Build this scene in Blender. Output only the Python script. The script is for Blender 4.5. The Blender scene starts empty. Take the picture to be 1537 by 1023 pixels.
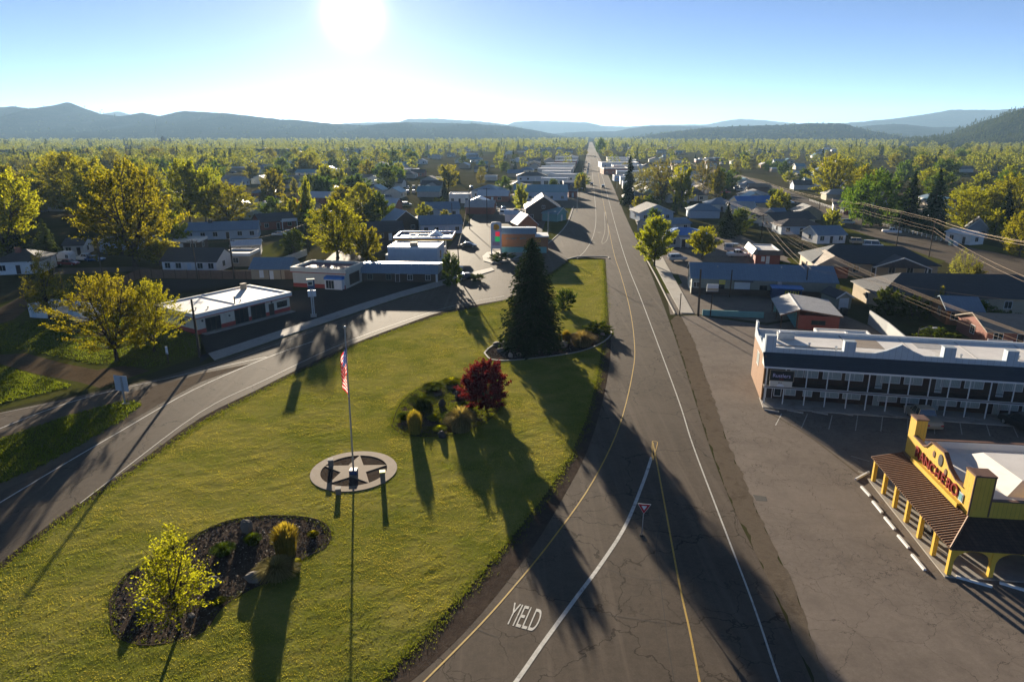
import bpy, bmesh, math, random
import numpy as np
from mathutils import Vector, Matrix
R = math.radians
scn = bpy.context.scene
COL = scn.collection
# ------------------------------------------------------------------ camera model (photo pixels -> ground)
FPX, CX, CY, CAMH = 1025.0, 768.5, 511.5, 30.0
PITCH = math.atan((CY - 200.0) / FPX)
SP, CP = math.sin(PITCH), math.cos(PITCH)
def g(px, py, z=0.0):
    u = (px - CX) / FPX; v = (py - CY) / FPX
    t = (CAMH - z) / (SP + v * CP)
    return (u * t, (CP - v * SP) * t)
def zat(y, py):
    v = (py - CY) / FPX
    return CAMH - (SP + v * CP) / (CP - v * SP) * y
def proj(x, y, z):
    zc = y * CP + (CAMH - z) * SP; yc = (CAMH - z) * CP - y * SP
    return (CX + FPX * x / zc, CY + FPX * yc / zc)
def xat(px, y, z):
    zc = y * CP + (CAMH - z) * SP
    return (px - CX) / FPX * zc
GRID = -R(6.3)      # street grid angle of the town
# ------------------------------------------------------------------ mesh builder
class MB:
    def __init__(s): s.v = []; s.f = []; s.m = []
    def add(s, verts, faces, mi=0):
        o = len(s.v); s.v.extend([tuple(p) for p in verts])
        for f in faces: s.f.append(tuple(i + o for i in f)); s.m.append(mi)
        return s
    def box(s, x0, y0, z0, x1, y1, z1, mi=0):
        return s.add([(x0,y0,z0),(x1,y0,z0),(x1,y1,z0),(x0,y1,z0),(x0,y0,z1),(x1,y0,z1),(x1,y1,z1),(x0,y1,z1)],
              [(0,3,2,1),(4,5,6,7),(0,1,5,4),(1,2,6,5),(2,3,7,6),(3,0,4,7)], mi)
    def prism(s, poly, z0, z1, mi=0):           # poly in xy, counter-clockwise
        n = len(poly)
        return s.add([(p[0],p[1],z0) for p in poly] + [(p[0],p[1],z1) for p in poly],
              [tuple(range(n))[::-1], tuple(range(n, 2*n))] + [(i,(i+1)%n,(i+1)%n+n,i+n) for i in range(n)], mi)
    def ext_u(s, prof, u0, u1, mi=0):           # profile (v,z) pulled along u
        n = len(prof)
        return s.add([(u0,p[0],p[1]) for p in prof] + [(u1,p[0],p[1]) for p in prof],
              [tuple(range(n))[::-1], tuple(range(n,2*n))] + [(i,(i+1)%n,(i+1)%n+n,i+n) for i in range(n)], mi)
    def ext_v(s, prof, v0, v1, mi=0):           # profile (u,z) pulled along v
        n = len(prof)
        return s.add([(p[0],v0,p[1]) for p in prof] + [(p[0],v1,p[1]) for p in prof],
              [tuple(range(n)), tuple(range(n,2*n))[::-1]] + [(i,i+n,(i+1)%n+n,(i+1)%n) for i in range(n)], mi)
    def tube(s, p0, p1, r0, r1=None, n=6, mi=0, caps=True):
        r1 = r0 if r1 is None else r1
        p0 = Vector(p0); p1 = Vector(p1); d = (p1 - p0)
        if d.length < 1e-6: return s
        d.normalize(); a = d.orthogonal().normalized(); b = d.cross(a)
        vs = []
        for p, r in ((p0, r0), (p1, r1)):
            for i in range(n):
                t = 2*math.pi*i/n; vs.append(p + (a*math.cos(t) + b*math.sin(t))*r)
        fs = [(i,(i+1)%n,(i+1)%n+n,i+n) for i in range(n)]
        if caps: fs += [tuple(range(n))[::-1], tuple(range(n,2*n))]
        return s.add(vs, fs, mi)
    def path(s, pts, radii, n=6, mi=0):
        for i in range(len(pts)-1): s.tube(pts[i], pts[i+1], radii[i], radii[i+1], n, mi, caps=(i == len(pts)-2))
        return s
    def poly(s, pts, mi=0): return s.add(pts, [tuple(range(len(pts)))], mi)
    def build(s, name, mats, parent=None, smooth=False):
        me = bpy.data.meshes.new(name); me.from_pydata(s.v, [], s.f)
        mats = mats if isinstance(mats, (list, tuple)) else [mats]
        for m in mats: me.materials.append(m)
        if len(mats) > 1: me.polygons.foreach_set('material_index', s.m)
        if smooth: me.polygons.foreach_set('use_smooth', [True]*len(me.polygons))
        b = bmesh.new(); b.from_mesh(me); bmesh.ops.recalc_face_normals(b, faces=b.faces); b.to_mesh(me); b.free()
        me.update()
        return link(name, me, parent)
def link(name, data, parent=None):
    o = bpy.data.objects.new(name, data); COL.objects.link(o)
    if parent is not None: o.parent = parent
    return o
def tag(o, label=None, cat=None, group=None, kind=None):
    if label: o['label'] = label
    if cat: o['category'] = cat
    if group: o['group'] = group
    if kind: o['kind'] = kind
    return o
def thing(name, label, cat, x=0, y=0, z=0, rz=0, group=None):
    o = link(name, None); o.location = (x, y, z); o.rotation_euler = (0, 0, rz)
    o.empty_display_size = 0.5
    return tag(o, label, cat, group)
def struct(name, mb, mats, smooth=False): return tag(mb.build(name, mats, None, smooth), kind='structure')
def dup(root, x, y, z=0, rz=0, label=None, group=None, sc=None):
    def cp(o, par):
        c = o.copy(); COL.objects.link(c)
        if par is not None: c.parent = par
        for ch in o.children: cp(ch, c)
        return c
    r = cp(root, None); r.location = (x, y, z); r.rotation_euler = (0, 0, rz)
    if sc: r.scale = sc
    if label: r['label'] = label
    if group: r['group'] = group
    return r
def npmesh(name, V, F, mats, mi=None, smooth=False):   # V (n,3) F (m,k)
    me = bpy.data.meshes.new(name); V = np.asarray(V, np.float32); F = np.asarray(F, np.int32)
    k = F.shape[1]
    me.vertices.add(len(V)); me.vertices.foreach_set('co', V.ravel())
    me.loops.add(F.size); me.loops.foreach_set('vertex_index', F.ravel())
    me.polygons.add(len(F)); me.polygons.foreach_set('loop_start', np.arange(0, F.size, k, dtype=np.int32))
    me.polygons.foreach_set('loop_total', np.full(len(F), k, np.int32))
    for m in (mats if isinstance(mats, (list, tuple)) else [mats]): me.materials.append(m)
    if mi is not None: me.polygons.foreach_set('material_index', np.asarray(mi, np.int32))
    if smooth: me.polygons.foreach_set('use_smooth', np.ones(len(F), bool))
    me.update(calc_edges=True); me.validate()
    return me
# ------------------------------------------------------------------ numpy value noise
def _h(ix, iy, seed):
    n = (ix.astype(np.int64)*374761393 + iy.astype(np.int64)*668265263 + seed*1442695041) & 0x7fffffff
    n = ((n ^ (n >> 13)) * 1274126177) & 0x7fffffff
    return ((n ^ (n >> 16)) & 0xffff) / 65535.0
def vnoise(x, y, seed=0):
    x = np.asarray(x, float); y = np.asarray(y, float)
    ix = np.floor(x); iy = np.floor(y); fx = x-ix; fy = y-iy
    fx = fx*fx*(3-2*fx); fy = fy*fy*(3-2*fy)
    a = _h(ix,iy,seed); b = _h(ix+1,iy,seed); c = _h(ix,iy+1,seed); d = _h(ix+1,iy+1,seed)
    return (a*(1-fx)+b*fx)*(1-fy) + (c*(1-fx)+d*fx)*fy
def fbm(x, y, seed=0, oct=4):
    t = 0; a = .5
    for i in range(oct): t = t + a*vnoise(x*2**i, y*2**i, seed+i*17); a *= .5
    return t
def inside(px, py, poly):
    px = np.asarray(px, float); py = np.asarray(py, float); c = np.zeros(px.shape, bool); n = len(poly)
    for i in range(n):
        x0, y0 = poly[i]; x1, y1 = poly[(i+1) % n]
        cond = ((y0 > py) != (y1 > py))
        with np.errstate(divide='ignore', invalid='ignore'):
            xi = (x1-x0)*(py-y0)/(y1-y0 if y1 != y0 else 1e-9) + x0
        c ^= cond & (px < xi)
    return c
# ------------------------------------------------------------------ materials
class NT:
    def __init__(s, m): s.t = m.node_tree; s.n = s.t.nodes; s.l = s.t.links
    def new(s, typ, **kw):
        nd = s.n.new(typ)
        for k, v in kw.items():
            if k in nd.bl_rna.properties: setattr(nd, k, v)
            else: s.set(nd.inputs[k.replace('_', ' ')], v)
        return nd
    def set(s, sock, v):
        if isinstance(v, bpy.types.NodeSocket): s.l.new(v, sock)
        else: sock.default_value = v
    def noise(s, vec, scale, detail=3, rough=.55, dist=0):
        nd = s.n.new('ShaderNodeTexNoise'); s.l.new(vec, nd.inputs['Vector'])
        nd.inputs['Scale'].default_value = scale; nd.inputs['Detail'].default_value = detail
        nd.inputs['Roughness'].default_value = rough; nd.inputs['Distortion'].default_value = dist
        return nd.outputs['Fac']
    def ramp(s, fac, stops):
        nd = s.n.new('ShaderNodeValToRGB'); s.l.new(fac, nd.inputs['Fac']); e = nd.color_ramp.elements
        while len(e) > 2: e.remove(e[-1])
        for i, (p, c) in enumerate(stops):
            el = e[i] if i < 2 else e.new(p)
            el.position = p; el.color = (*c, 1) if len(c) == 3 else c
        return nd.outputs['Color']
    def mix(s, fac, a, b, mode='MIX'):
        nd = s.n.new('ShaderNodeMix'); nd.data_type = 'RGBA'; nd.blend_type = mode
        s.set(nd.inputs[0], fac)
        for sock, v in ((nd.inputs[6], a), (nd.inputs[7], b)):
            if not isinstance(v, bpy.types.NodeSocket): v = (*v, 1) if len(v) == 3 else v
            s.set(sock, v)
        return nd.outputs[2]
    def math(s, op, a, b=0.0, clamp=False):
        nd = s.n.new('ShaderNodeMath'); nd.operation = op; nd.use_clamp = clamp
        s.set(nd.inputs[0], a); s.set(nd.inputs[1], b); return nd.outputs[0]
    def mapping(s, vec, scale=(1,1,1), rot=(0,0,0)):
        nd = s.n.new('ShaderNodeMapping'); s.l.new(vec, nd.inputs['Vector'])
        nd.inputs['Scale'].default_value = scale; nd.inputs['Rotation'].default_value = rot
        return nd.outputs['Vector']
    def bump(s, h, strength=.5, dist=.05):
        nd = s.n.new('ShaderNodeBump'); s.l.new(h, nd.inputs['Height'])
        nd.inputs['Strength'].default_value = strength; nd.inputs['Distance'].default_value = dist
        return nd.outputs['Normal']
def newmat(name):
    m = bpy.data.materials.new(name); m.use_nodes = True
    t = NT(m); b = t.n['Principled BSDF']
    tc = t.n.new('ShaderNodeTexCoord')
    return m, t, b, tc.outputs['Object']
def k(c, f): return tuple(min(1, x*f) for x in c)
def M(name, col, rough=.8, var=.15, scale=2.0, spec=.3, metal=0.0, bump=0.0, bscale=None, stain=None):
    m, t, b, oc = newmat(name)
    n1 = t.noise(oc, scale, 5, .6); n2 = t.noise(oc, scale*.17, 3, .5)
    c = t.ramp(n1, [(.3, k(col, 1-var)), (.7, k(col, 1+var))])
    c = t.mix(t.math('MULTIPLY', n2, .5), c, k(col, 1-1.3*var))
    if stain is not None:
        f = t.ramp(t.noise(oc, scale*.35, 6, .7, .6), [(.54, (0,0,0)), (.68, (1,1,1))])
        c = t.mix(t.math('MULTIPLY', f, .6), c, stain)
    t.l.new(c, b.inputs['Base Color']); b.inputs['Roughness'].default_value = rough
    b.inputs['Specular IOR Level'].default_value = spec; b.inputs['Metallic'].default_value = metal
    if bump: t.l.new(t.bump(t.noise(oc, bscale or scale*6, 4), bump, .03), b.inputs['Normal'])
    return m
def Mlines(name, col, axis=0, spacing=.4, width=.06, dark=.55, rough=.7, var=.12, spec=.3, scale=1.5, axis2=None, spacing2=.3):
    """boards, shingle courses or metal seams: dark narrow joints at a spacing"""
    m, t, b, oc = newmat(name)
    sx = t.n.new('ShaderNodeSeparateXYZ'); t.l.new(oc, sx.inputs[0])
    fr = t.math('FRACT', t.math('MULTIPLY', sx.outputs[axis], 1/spacing))
    ln = t.math('LESS_THAN', fr, width)
    if axis2 is not None:
        fr2 = t.math('FRACT', t.math('MULTIPLY', sx.outputs[axis2], 1/spacing2))
        ln = t.math('MAXIMUM', ln, t.math('LESS_THAN', fr2, width))
    n1 = t.noise(oc, scale, 5, .6)
    cell = t.math('FLOOR', t.math('MULTIPLY', sx.outputs[axis], 1/spacing))
    wn = t.n.new('ShaderNodeTexWhiteNoise'); wn.noise_dimensions = '1D'; t.l.new(cell, wn.inputs['W'])
    c = t.ramp(n1, [(.3, k(col, 1-var)), (.7, k(col, 1+var))])
    c = t.mix(t.math('MULTIPLY', wn.outputs['Value'], .35), c, k(col, 1-2*var))
    c = t.mix(ln, c, k(col, dark))
    t.l.new(c, b.inputs['Base Color']); b.inputs['Roughness'].default_value = rough
    b.inputs['Specular IOR Level'].default_value = spec
    t.l.new(t.bump(t.math('SUBTRACT', 1.0, ln), .6, .02), b.inputs['Normal'])
    return m
def Mleaf(name, c1, c2, tr=.5, warm=1.15, patch=None):
    m, t, b, oc = newmat(name); t.n.remove(b)
    out = t.n['Material Output']
    geo = t.n.new('ShaderNodeNewGeometry'); oi = t.n.new('ShaderNodeObjectInfo')
    c = t.ramp(geo.outputs['Random Per Island'], [(.0, c1), (1., c2)])
    if patch is not None:      # the sward itself varies: dry and fresh patches metres across
        f = t.math('ADD', t.math('MULTIPLY', t.noise(oc, .13, 4, .6), .55), t.math('MULTIPLY', t.noise(t.mapping(oc, (.5, 2.2, 1), (0, 0, R(32))), .7, 5, .65), .45))
        c = t.mix(t.ramp(f, [(.42, (0,0,0)), (.60, (1,1,1))]), c, t.mix(geo.outputs['Random Per Island'], k(patch, .7), k(patch, 1.25)))
    hs = t.n.new('ShaderNodeHueSaturation'); t.l.new(c, hs.inputs['Color'])
    t.l.new(t.math('ADD', t.math('MULTIPLY', oi.outputs['Random'], .035), .497), hs.inputs['Hue'])
    t.l.new(t.math('ADD', t.math('MULTIPLY', oi.outputs['Random'], .5), .75), hs.inputs['Value'])
    d = t.n.new('ShaderNodeBsdfDiffuse'); tl = t.n.new('ShaderNodeBsdfTranslucent')
    t.l.new(hs.outputs[0], d.inputs['Color'])
    t.l.new(t.mix(1.0, hs.outputs[0], (warm*1.25, warm*1.1, .55), 'MULTIPLY'), tl.inputs['Color'])
    mx = t.n.new('ShaderNodeMixShader'); mx.inputs[0].default_value = tr
    t.l.new(d.outputs[0], mx.inputs[1]); t.l.new(tl.outputs[0], mx.inputs[2]); t.l.new(mx.outputs[0], out.inputs['Surface'])
    return m
# ------------------------------------------------------------------ material library
def asphalt(name, col, crack=.6, patch=.25, streak=.25, cscale=.35, tint=(.5,.42,.32)):
    m, t, b, oc = newmat(name)
    fine = t.noise(oc, 9, 6, .7); mid = t.noise(oc, .5, 5, .6); big = t.noise(oc, .06, 4, .55)
    st = t.noise(t.mapping(oc, (1.1, .035, 1), (0, 0, R(8))), 1.0, 4, .6)
    c = t.ramp(fine, [(.25, k(col, .82)), (.75, k(col, 1.18))])
    gr = t.noise(oc, 2.1, 8, .78); c = t.mix(t.math('MULTIPLY', t.ramp(gr, [(.40, (1,1,1)), (.56, (0,0,0))]), .45), c, k(col, .62))
    c = t.mix(t.math('MULTIPLY', t.ramp(mid, [(.4, (0,0,0)), (.75, (1,1,1))]), patch), c, k(col, .55))
    c = t.mix(t.math('MULTIPLY', t.ramp(big, [(.45, (0,0,0)), (.65, (1,1,1))]), .35), c, k(col, 1.35))
    c = t.mix(t.math('MULTIPLY', t.ramp(st, [(.5, (0,0,0)), (.72, (1,1,1))]), streak), c, k(col, 1.7))
    dv = t.n.new('ShaderNodeMix'); dv.data_type = 'VECTOR'; dv.inputs[0].default_value = .12
    nz = t.n.new('ShaderNodeTexNoise'); nz.inputs['Scale'].default_value = .6; nz.inputs['Detail'].default_value = 5
    t.l.new(oc, nz.inputs['Vector']); t.l.new(oc, dv.inputs[4]); 
    va = t.n.new('ShaderNodeVectorMath'); va.operation = 'MULTIPLY_ADD'; t.l.new(nz.outputs['Color'], va.inputs[0])
    va.inputs[1].default_value = (2.6,)*3; t.l.new(oc, va.inputs[2])
    vo = t.n.new('ShaderNodeTexVoronoi'); vo.feature = 'DISTANCE_TO_EDGE'; vo.inputs['Scale'].default_value = cscale
    t.l.new(va.outputs[0], vo.inputs['Vector'])
    gate = t.ramp(t.noise(oc, .11, 3), [(.45, (0,0,0)), (.6, (1,1,1))])
    cr = t.math('MULTIPLY', t.math('LESS_THAN', vo.outputs['Distance'], .012), gate)
    vo2 = t.n.new('ShaderNodeTexVoronoi'); vo2.feature = 'DISTANCE_TO_EDGE'; vo2.inputs['Scale'].default_value = cscale*.28
    t.l.new(va.outputs[0], vo2.inputs['Vector'])
    cr = t.math('MAXIMUM', cr, t.math('LESS_THAN', vo2.outputs['Distance'], .0045))
    c = t.mix(t.math('MULTIPLY', cr, crack), c, k(col, .22))
    t.l.new(c, b.inputs['Base Color']); b.inputs['Roughness'].default_value = .78
    b.inputs['Specular IOR Level'].default_value = .03
    h = t.math('SUBTRACT', fine, cr)
    t.l.new(t.bump(h, .25, .02), b.inputs['Normal'])
    return m
def earth(name, cols, scale=.4, bump=.5):
    m, t, b, oc = newmat(name)
    n1 = t.math('ADD', t.math('MULTIPLY', t.noise(oc, scale, 7, .65, .4), .6), t.math('MULTIPLY', t.noise(oc, scale*.22, 3, .5), .4)); n2 = t.noise(oc, scale*14, 4, .7)
    c = t.ramp(n1, [(.3 + .4*i/(len(cols)-1), cc) for i, cc in enumerate(cols)])
    c = t.mix(.35, c, t.ramp(n2, [(.3, k(cols[0], .6)), (.7, k(cols[-1], 1.2))]))
    t.l.new(c, b.inputs['Base Color']); b.inputs['Roughness'].default_value = 1; b.inputs['Specular IOR Level'].default_value = .0
    t.l.new(t.bump(t.math('ADD', n2, t.noise(oc, scale*3, 5)), bump, .06), b.inputs['Normal'])
    return m
MA = {}
MA['road'] = asphalt('road asphalt', (.116,.093,.072), .65, .35, .4)
MA['lot'] = asphalt('old parking lot asphalt', (.205,.170,.140), .55, .6, .05, .9)
MA['darklot'] = asphalt('dark asphalt', (.045,.042,.040), .4, .2, .05)
MA['street'] = asphalt('pale street asphalt', (.105,.088,.070), .3, .2, .15)
MA['shoulder'] = earth('gravel shoulder', [(.085,.066,.048), (.185,.150,.112), (.130,.103,.076)], 1.0)
MA['dirt'] = earth('dry dirt', [(.06,.043,.026), (.12,.088,.056), (.15,.11,.07)], .3)
MA['mulch'] = earth('bark mulch', [(.030,.023,.018), (.065,.050,.040), (.105,.082,.065)], 1.6, .9)
MA['ground'] = earth('town ground', [(.030,.038,.012), (.060,.060,.024), (.095,.078,.05), (.045,.05,.018)], .035, .3)
MA['turf'] = earth('turf', [(.090,.112,.020), (.175,.185,.034), (.32,.28,.078), (.125,.142,.022)], .22, .55)
MA['field'] = earth('rough grass field', [(.05,.065,.012), (.09,.10,.02), (.10,.085,.035)], .2, .8)
MA['concrete'] = M('concrete', (.36,.33,.29), .85, .14, 1.4, bump=.2, stain=(.2,.17,.14))
MA['plaza'] = M('plaza concrete', (.225,.165,.112), .85, .1, 1.8, bump=.15, stain=(.28,.23,.18))
MA['white_line'] = M('white road paint', (.56,.54,.49), .7, .22, 3, stain=(.10,.09,.08))
MA['yellow_line'] = M('yellow road paint', (.50,.31,.05), .7, .2, 3, stain=(.10,.08,.05))
MA['faint_line'] = M('worn road paint', (.42,.39,.34), .75, .3, 6, stain=(.14,.12,.10))
MA['grassblade'] = Mleaf('grass blades', (.125,.150,.016), (.235,.235,.040), .54, 1.1, (.33,.27,.075))
MA['field_blade'] = Mleaf('field grass blades', (.07,.095,.008), (.17,.175,.022), .5, 1.1)
MA['leaf_yg'] = Mleaf('spring leaves', (.095,.108,.008), (.26,.245,.018), .66)
MA['leaf_g'] = Mleaf('green leaves', (.040,.075,.010), (.115,.150,.020), .52)
MA['leaf_y'] = Mleaf('new yellow leaves', (.115,.120,.008), (.255,.240,.020), .64)
MA['leaf_b'] = Mleaf('budding twigs', (.10,.10,.032), (.20,.19,.06), .5)
MA['leaf_lime'] = Mleaf('lime leaves', (.14,.165,.008), (.30,.32,.016), .6)
MA['leaf_red'] = Mleaf('dark red leaves', (.060,.008,.020), (.17,.022,.050), .45, 1.0)
MA['leaf_far'] = Mleaf('far woodland leaves', (.065,.085,.014), (.20,.205,.030), .6)
MA['leaf_o'] = Mleaf('orange leaves', (.24,.09,.012), (.36,.15,.02), .5)
MA['needle'] = Mleaf('spruce needles', (.012,.026,.010), (.032,.052,.016), .18, 1.0)
MA['needle_y'] = Mleaf('sunny conifer needles', (.035,.05,.014), (.075,.085,.022), .25, 1.0)
MA['hedge'] = Mleaf('hedge leaves', (.03,.05,.008), (.085,.10,.012), .35)
MA['gold'] = Mleaf('golden grass', (.15,.115,.022), (.30,.22,.05), .5)
MA['tan'] = Mleaf('dry tan grass', (.15,.12,.06), (.27,.21,.11), .45)
MA['bark'] = M('bark', (.065,.048,.035), .95, .3, 3, .1, bump=.6)
MA['rock'] = M('boulder stone', (.17,.15,.13), .9, .25, 1.6, .2, bump=.6, stain=(.09,.08,.06))
MA['pale_rock'] = M('pale stone', (.36,.28,.22), .9, .2, 2, .2, bump=.4)
MA['stone_dark'] = M('dark stone', (.06,.055,.05), .85, .25, 2.5, .3, bump=.5)
MA['wood_pole'] = M('weathered pole wood', (.085,.06,.042), .9, .3, 2.5, .15, bump=.4)
MA['steel'] = M('galvanized steel', (.42,.43,.44), .45, .12, 3, .5, .7)
MA['white_metal'] = M('white painted metal', (.72,.72,.70), .5, .06, 2)
MA['sign_back'] = M('aluminium sign back', (.50,.53,.56), .5, .08, 1.2, .5, .3)
MA['wire'] = M('power cable', (.30,.21,.12), .45, .1, 1, .5, .4)
MA['white_roof'] = M('white roof membrane', (.80,.76,.71), .55, .12, .5, .3, stain=(.52,.47,.40))
MA['white_wall'] = M('white wall', (.72,.71,.68), .75, .08, .9, stain=(.52,.48,.42))
MA['cream_wall'] = M('cream wall', (.62,.58,.48), .8, .08, .9, stain=(.42,.38,.3))
MA['tan_wall'] = M('tan wall', (.40,.32,.22), .8, .12, .9)
MA['grey_wall'] = M('grey wall', (.36,.37,.37), .8, .1, .9)
MA['green_wall'] = M('grey green wall', (.24,.26,.22), .8, .1, .9)
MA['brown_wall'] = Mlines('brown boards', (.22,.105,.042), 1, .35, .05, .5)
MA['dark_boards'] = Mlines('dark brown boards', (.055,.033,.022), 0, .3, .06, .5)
MA['dark_wall'] = M('dark brown wall', (.075,.055,.042), .8, .15, 1)
MA['brick'] = M('red brick wall', (.26,.10,.07), .85, .2, 4, bump=.3)
MA['red_paint'] = M('red painted wall', (.28,.075,.055), .7, .12, 1)
MA['red_stripe'] = M('red stripe paint', (.36,.05,.04), .6, .08, 1)
MA['blue_wall'] = M('pale blue wall', (.42,.50,.58), .75, .08, 1)
MA['orange_wall'] = M('orange brown wall', (.33,.14,.06), .75, .14, 1)
MA['teal'] = M('teal paint', (.14,.34,.34), .6, .1, 1.2)
MA['navy'] = M('navy paint', (.03,.06,.14), .55, .1, 1)
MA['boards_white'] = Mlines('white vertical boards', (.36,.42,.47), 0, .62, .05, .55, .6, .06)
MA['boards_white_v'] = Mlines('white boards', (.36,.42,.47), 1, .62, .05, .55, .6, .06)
MA['yellow_v'] = Mlines('yellow boards', (.66,.41,.05), 1, .3, .07, .55, .65, .07)
MA['yellow_u'] = Mlines('yellow boards facing street', (.66,.41,.05), 0, .3, .07, .55, .65, .07)
MA['yellow'] = M('yellow paint', (.68,.43,.05), .6, .07, 1.2)
MA['brown_trim'] = M('brown trim', (.16,.085,.055), .6, .12, 2)
MA['tile'] = M('brown ribbed tile', (.20,.105,.055), .6, .2, 2.5)
MA['tile_dark'] = M('brown roof pan', (.075,.042,.026), .75, .2, 2.5)
MA['shake'] = Mlines('brown shakes', (.095,.060,.045), 0, .35, .1, .5, .8, .3, .2, 2, 1, .3)
def shingle(n, c, rough=.62): return Mlines(n, c, 1, .26, .14, .72, rough, .16, .45, 1.3)
MA['slate'] = shingle('slate shingles', (.036,.045,.058), .7)
MA['roof_dark'] = shingle('dark shingles', (.055,.055,.06))
MA['roof_grey'] = shingle('grey shingles', (.17,.165,.16))
MA['roof_brown'] = shingle('brown shingles', (.14,.10,.075))
MA['roof_tan'] = shingle('tan shingles', (.30,.24,.18))
MA['roof_red'] = shingle('dull red roofing', (.20,.055,.06))
MA['roof_pale'] = shingle('pale roofing', (.42,.41,.40))
MA['roof_bluegrey'] = Mlines('blue grey metal roof', (.15,.22,.29), 0, .5, .06, .6, .42, .1, .5)
MA['roof_blue'] = Mlines('bright blue metal roof', (.03,.19,.52), 0, .5, .06, .6, .4, .1, .5)
MA['roof_teal'] = Mlines('teal metal roof', (.14,.30,.34), 0, .5, .06, .6, .4, .1, .5)
MA['roof_metal'] = Mlines('pale metal roof', (.52,.55,.58), 0, .6, .06, .7, .35, .08, .5)
def glassmat():
    m, t, b, oc = newmat('window glass'); b.inputs['Base Color'].default_value = (.02,.026,.03,1)
    b.inputs['Roughness'].default_value = .08; b.inputs['Specular IOR Level'].default_value = .8
    t.l.new(t.bump(t.noise(oc, .8, 2), .05, .05), b.inputs['Normal']); return m
MA['glass'] = glassmat()
MA['curtain'] = Mlines('pale curtains', (.36,.42,.40), 0, .16, .35, .72, .9, .1)
MA['trim'] = M('white trim', (.66,.66,.64), .6, .05, 2)
MA['door'] = M('dark door', (.05,.035,.03), .6, .15, 2)
MA['door_white'] = Mlines('white roller door', (.55,.62,.66), 2, .28, .06, .7, .5, .05)
MA['black'] = M('black rubber', (.018,.018,.018), .7, .2, 4)
MA['gutter'] = M('pale gutter', (.5,.5,.49), .5, .05, 2)
def carpaint(n, c):
    m, t, b, oc = newmat(n); b.inputs['Base Color'].default_value = (*c,1); b.inputs['Roughness'].default_value = .3
    b.inputs['Specular IOR Level'].default_value = .6; b.inputs['Coat Weight'].default_value = .5; b.inputs['Coat Roughness'].default_value = .08
    t.l.new(t.ramp(t.noise(oc, 1.2, 4), [(.3, k(c,.9)), (.7, k(c,1.08))]), b.inputs['Base Color']); return m
CARC = dict(white=(.70,.70,.69), silver=(.42,.43,.44), black=(.02,.02,.022), grey=(.14,.145,.15), blue=(.05,.12,.26), red=(.30,.03,.03), tan=(.36,.30,.21), dark_green=(.03,.07,.05))
for n, c in CARC.items(): MA['car_'+n] = carpaint(n.replace('_',' ')+' car paint', c)
def flagmat(n, c):
    m, t, b, oc = newmat(n); t.n.remove(b); d = t.n.new('ShaderNodeBsdfDiffuse'); tl = t.n.new('ShaderNodeBsdfTranslucent')
    d.inputs['Color'].default_value = (*c,1); tl.inputs['Color'].default_value = (*c,1)
    mx = t.n.new('ShaderNodeMixShader'); mx.inputs[0].default_value = .55
    t.l.new(d.outputs[0], mx.inputs[1]); t.l.new(tl.outputs[0], mx.inputs[2]); t.l.new(mx.outputs[0], t.n['Material Output'].inputs['Surface']); return m
MA['flag_red'] = flagmat('flag red', (.50,.012,.02)); MA['flag_white'] = flagmat('flag white', (.55,.53,.50)); MA['flag_blue'] = flagmat('flag blue', (.02,.035,.14))
def emit(n, c, s):
    m, t, b, oc = newmat(n); b.inputs['Base Color'].default_value = (*c,1); b.inputs['Emission Color'].default_value = (*c,1)
    b.inputs['Emission Strength'].default_value = s; return m
MA['led_red'] = emit('lit red panel', (.85,.02,.05), .12); MA['led_green'] = emit('lit green panel', (.02,.5,.12), .10)
MA['sign_pink'] = M('faded pink panel', (.42,.26,.34), .6, .1, 2); MA['sign_grey'] = M('pale grey sign panel', (.48,.49,.54), .5, .06, 2)
MA['emblem'] = M('orange yellow emblem', (.68,.34,.02), .5, .06, 2); MA['sign_yellow'] = M('yellow sign', (.66,.58,.05), .6, .05, 2)
MA['letter_red'] = M('red lettering', (.22,.010,.006), .5, .15, 3); MA['letter_lilac'] = M('lilac lettering', (.55,.50,.72), .6, .05, 3)
MA['letter_teal'] = M('teal lettering', (.10,.26,.30), .6, .05, 3); MA['sign_red'] = M('road sign red', (.42,.015,.02), .4, .05, 2)
MA['green_field'] = earth('distant pale field', [(.16,.17,.06), (.22,.21,.09)], .01, .1)
# ------------------------------------------------------------------ setting: ground, roads, lawns, hills
rng = np.random.default_rng(7)
def P2(pts, z=0): return [g(x, y, z) for x, y in pts]
def sheet(name, pts, z, mat, world=False):
    p = pts if world else P2(pts)
    a = sum(p[i][0]*p[(i+1)%len(p)][1] - p[(i+1)%len(p)][0]*p[i][1] for i in range(len(p)))
    if a < 0: p = p[::-1]
    b = bmesh.new(); vs = [b.verts.new((x, y, z)) for x, y in p]; f = b.faces.new(vs)
    bmesh.ops.triangulate(b, faces=[f]); me = bpy.data.meshes.new(name); b.to_mesh(me); b.free()
    me.materials.append(mat); o = link(name, me); return tag(o, kind='structure')
def smooth(pts, n=6):
    out = []
    P = [np.array(p, float) for p in pts]
    P = [2*P[0]-P[1]] + P + [2*P[-1]-P[-2]]
    for i in range(1, len(P)-2):
        for j in range(n):
            t = j/n; a, b, c, d = P[i-1], P[i], P[i+1], P[i+2]
            out.append(tuple(.5*((2*b)+(c-a)*t+(2*a-5*b+4*c-d)*t*t+(3*b-a-3*c+d)*t**3)))
    out.append(tuple(P[-2])); return out
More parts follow.
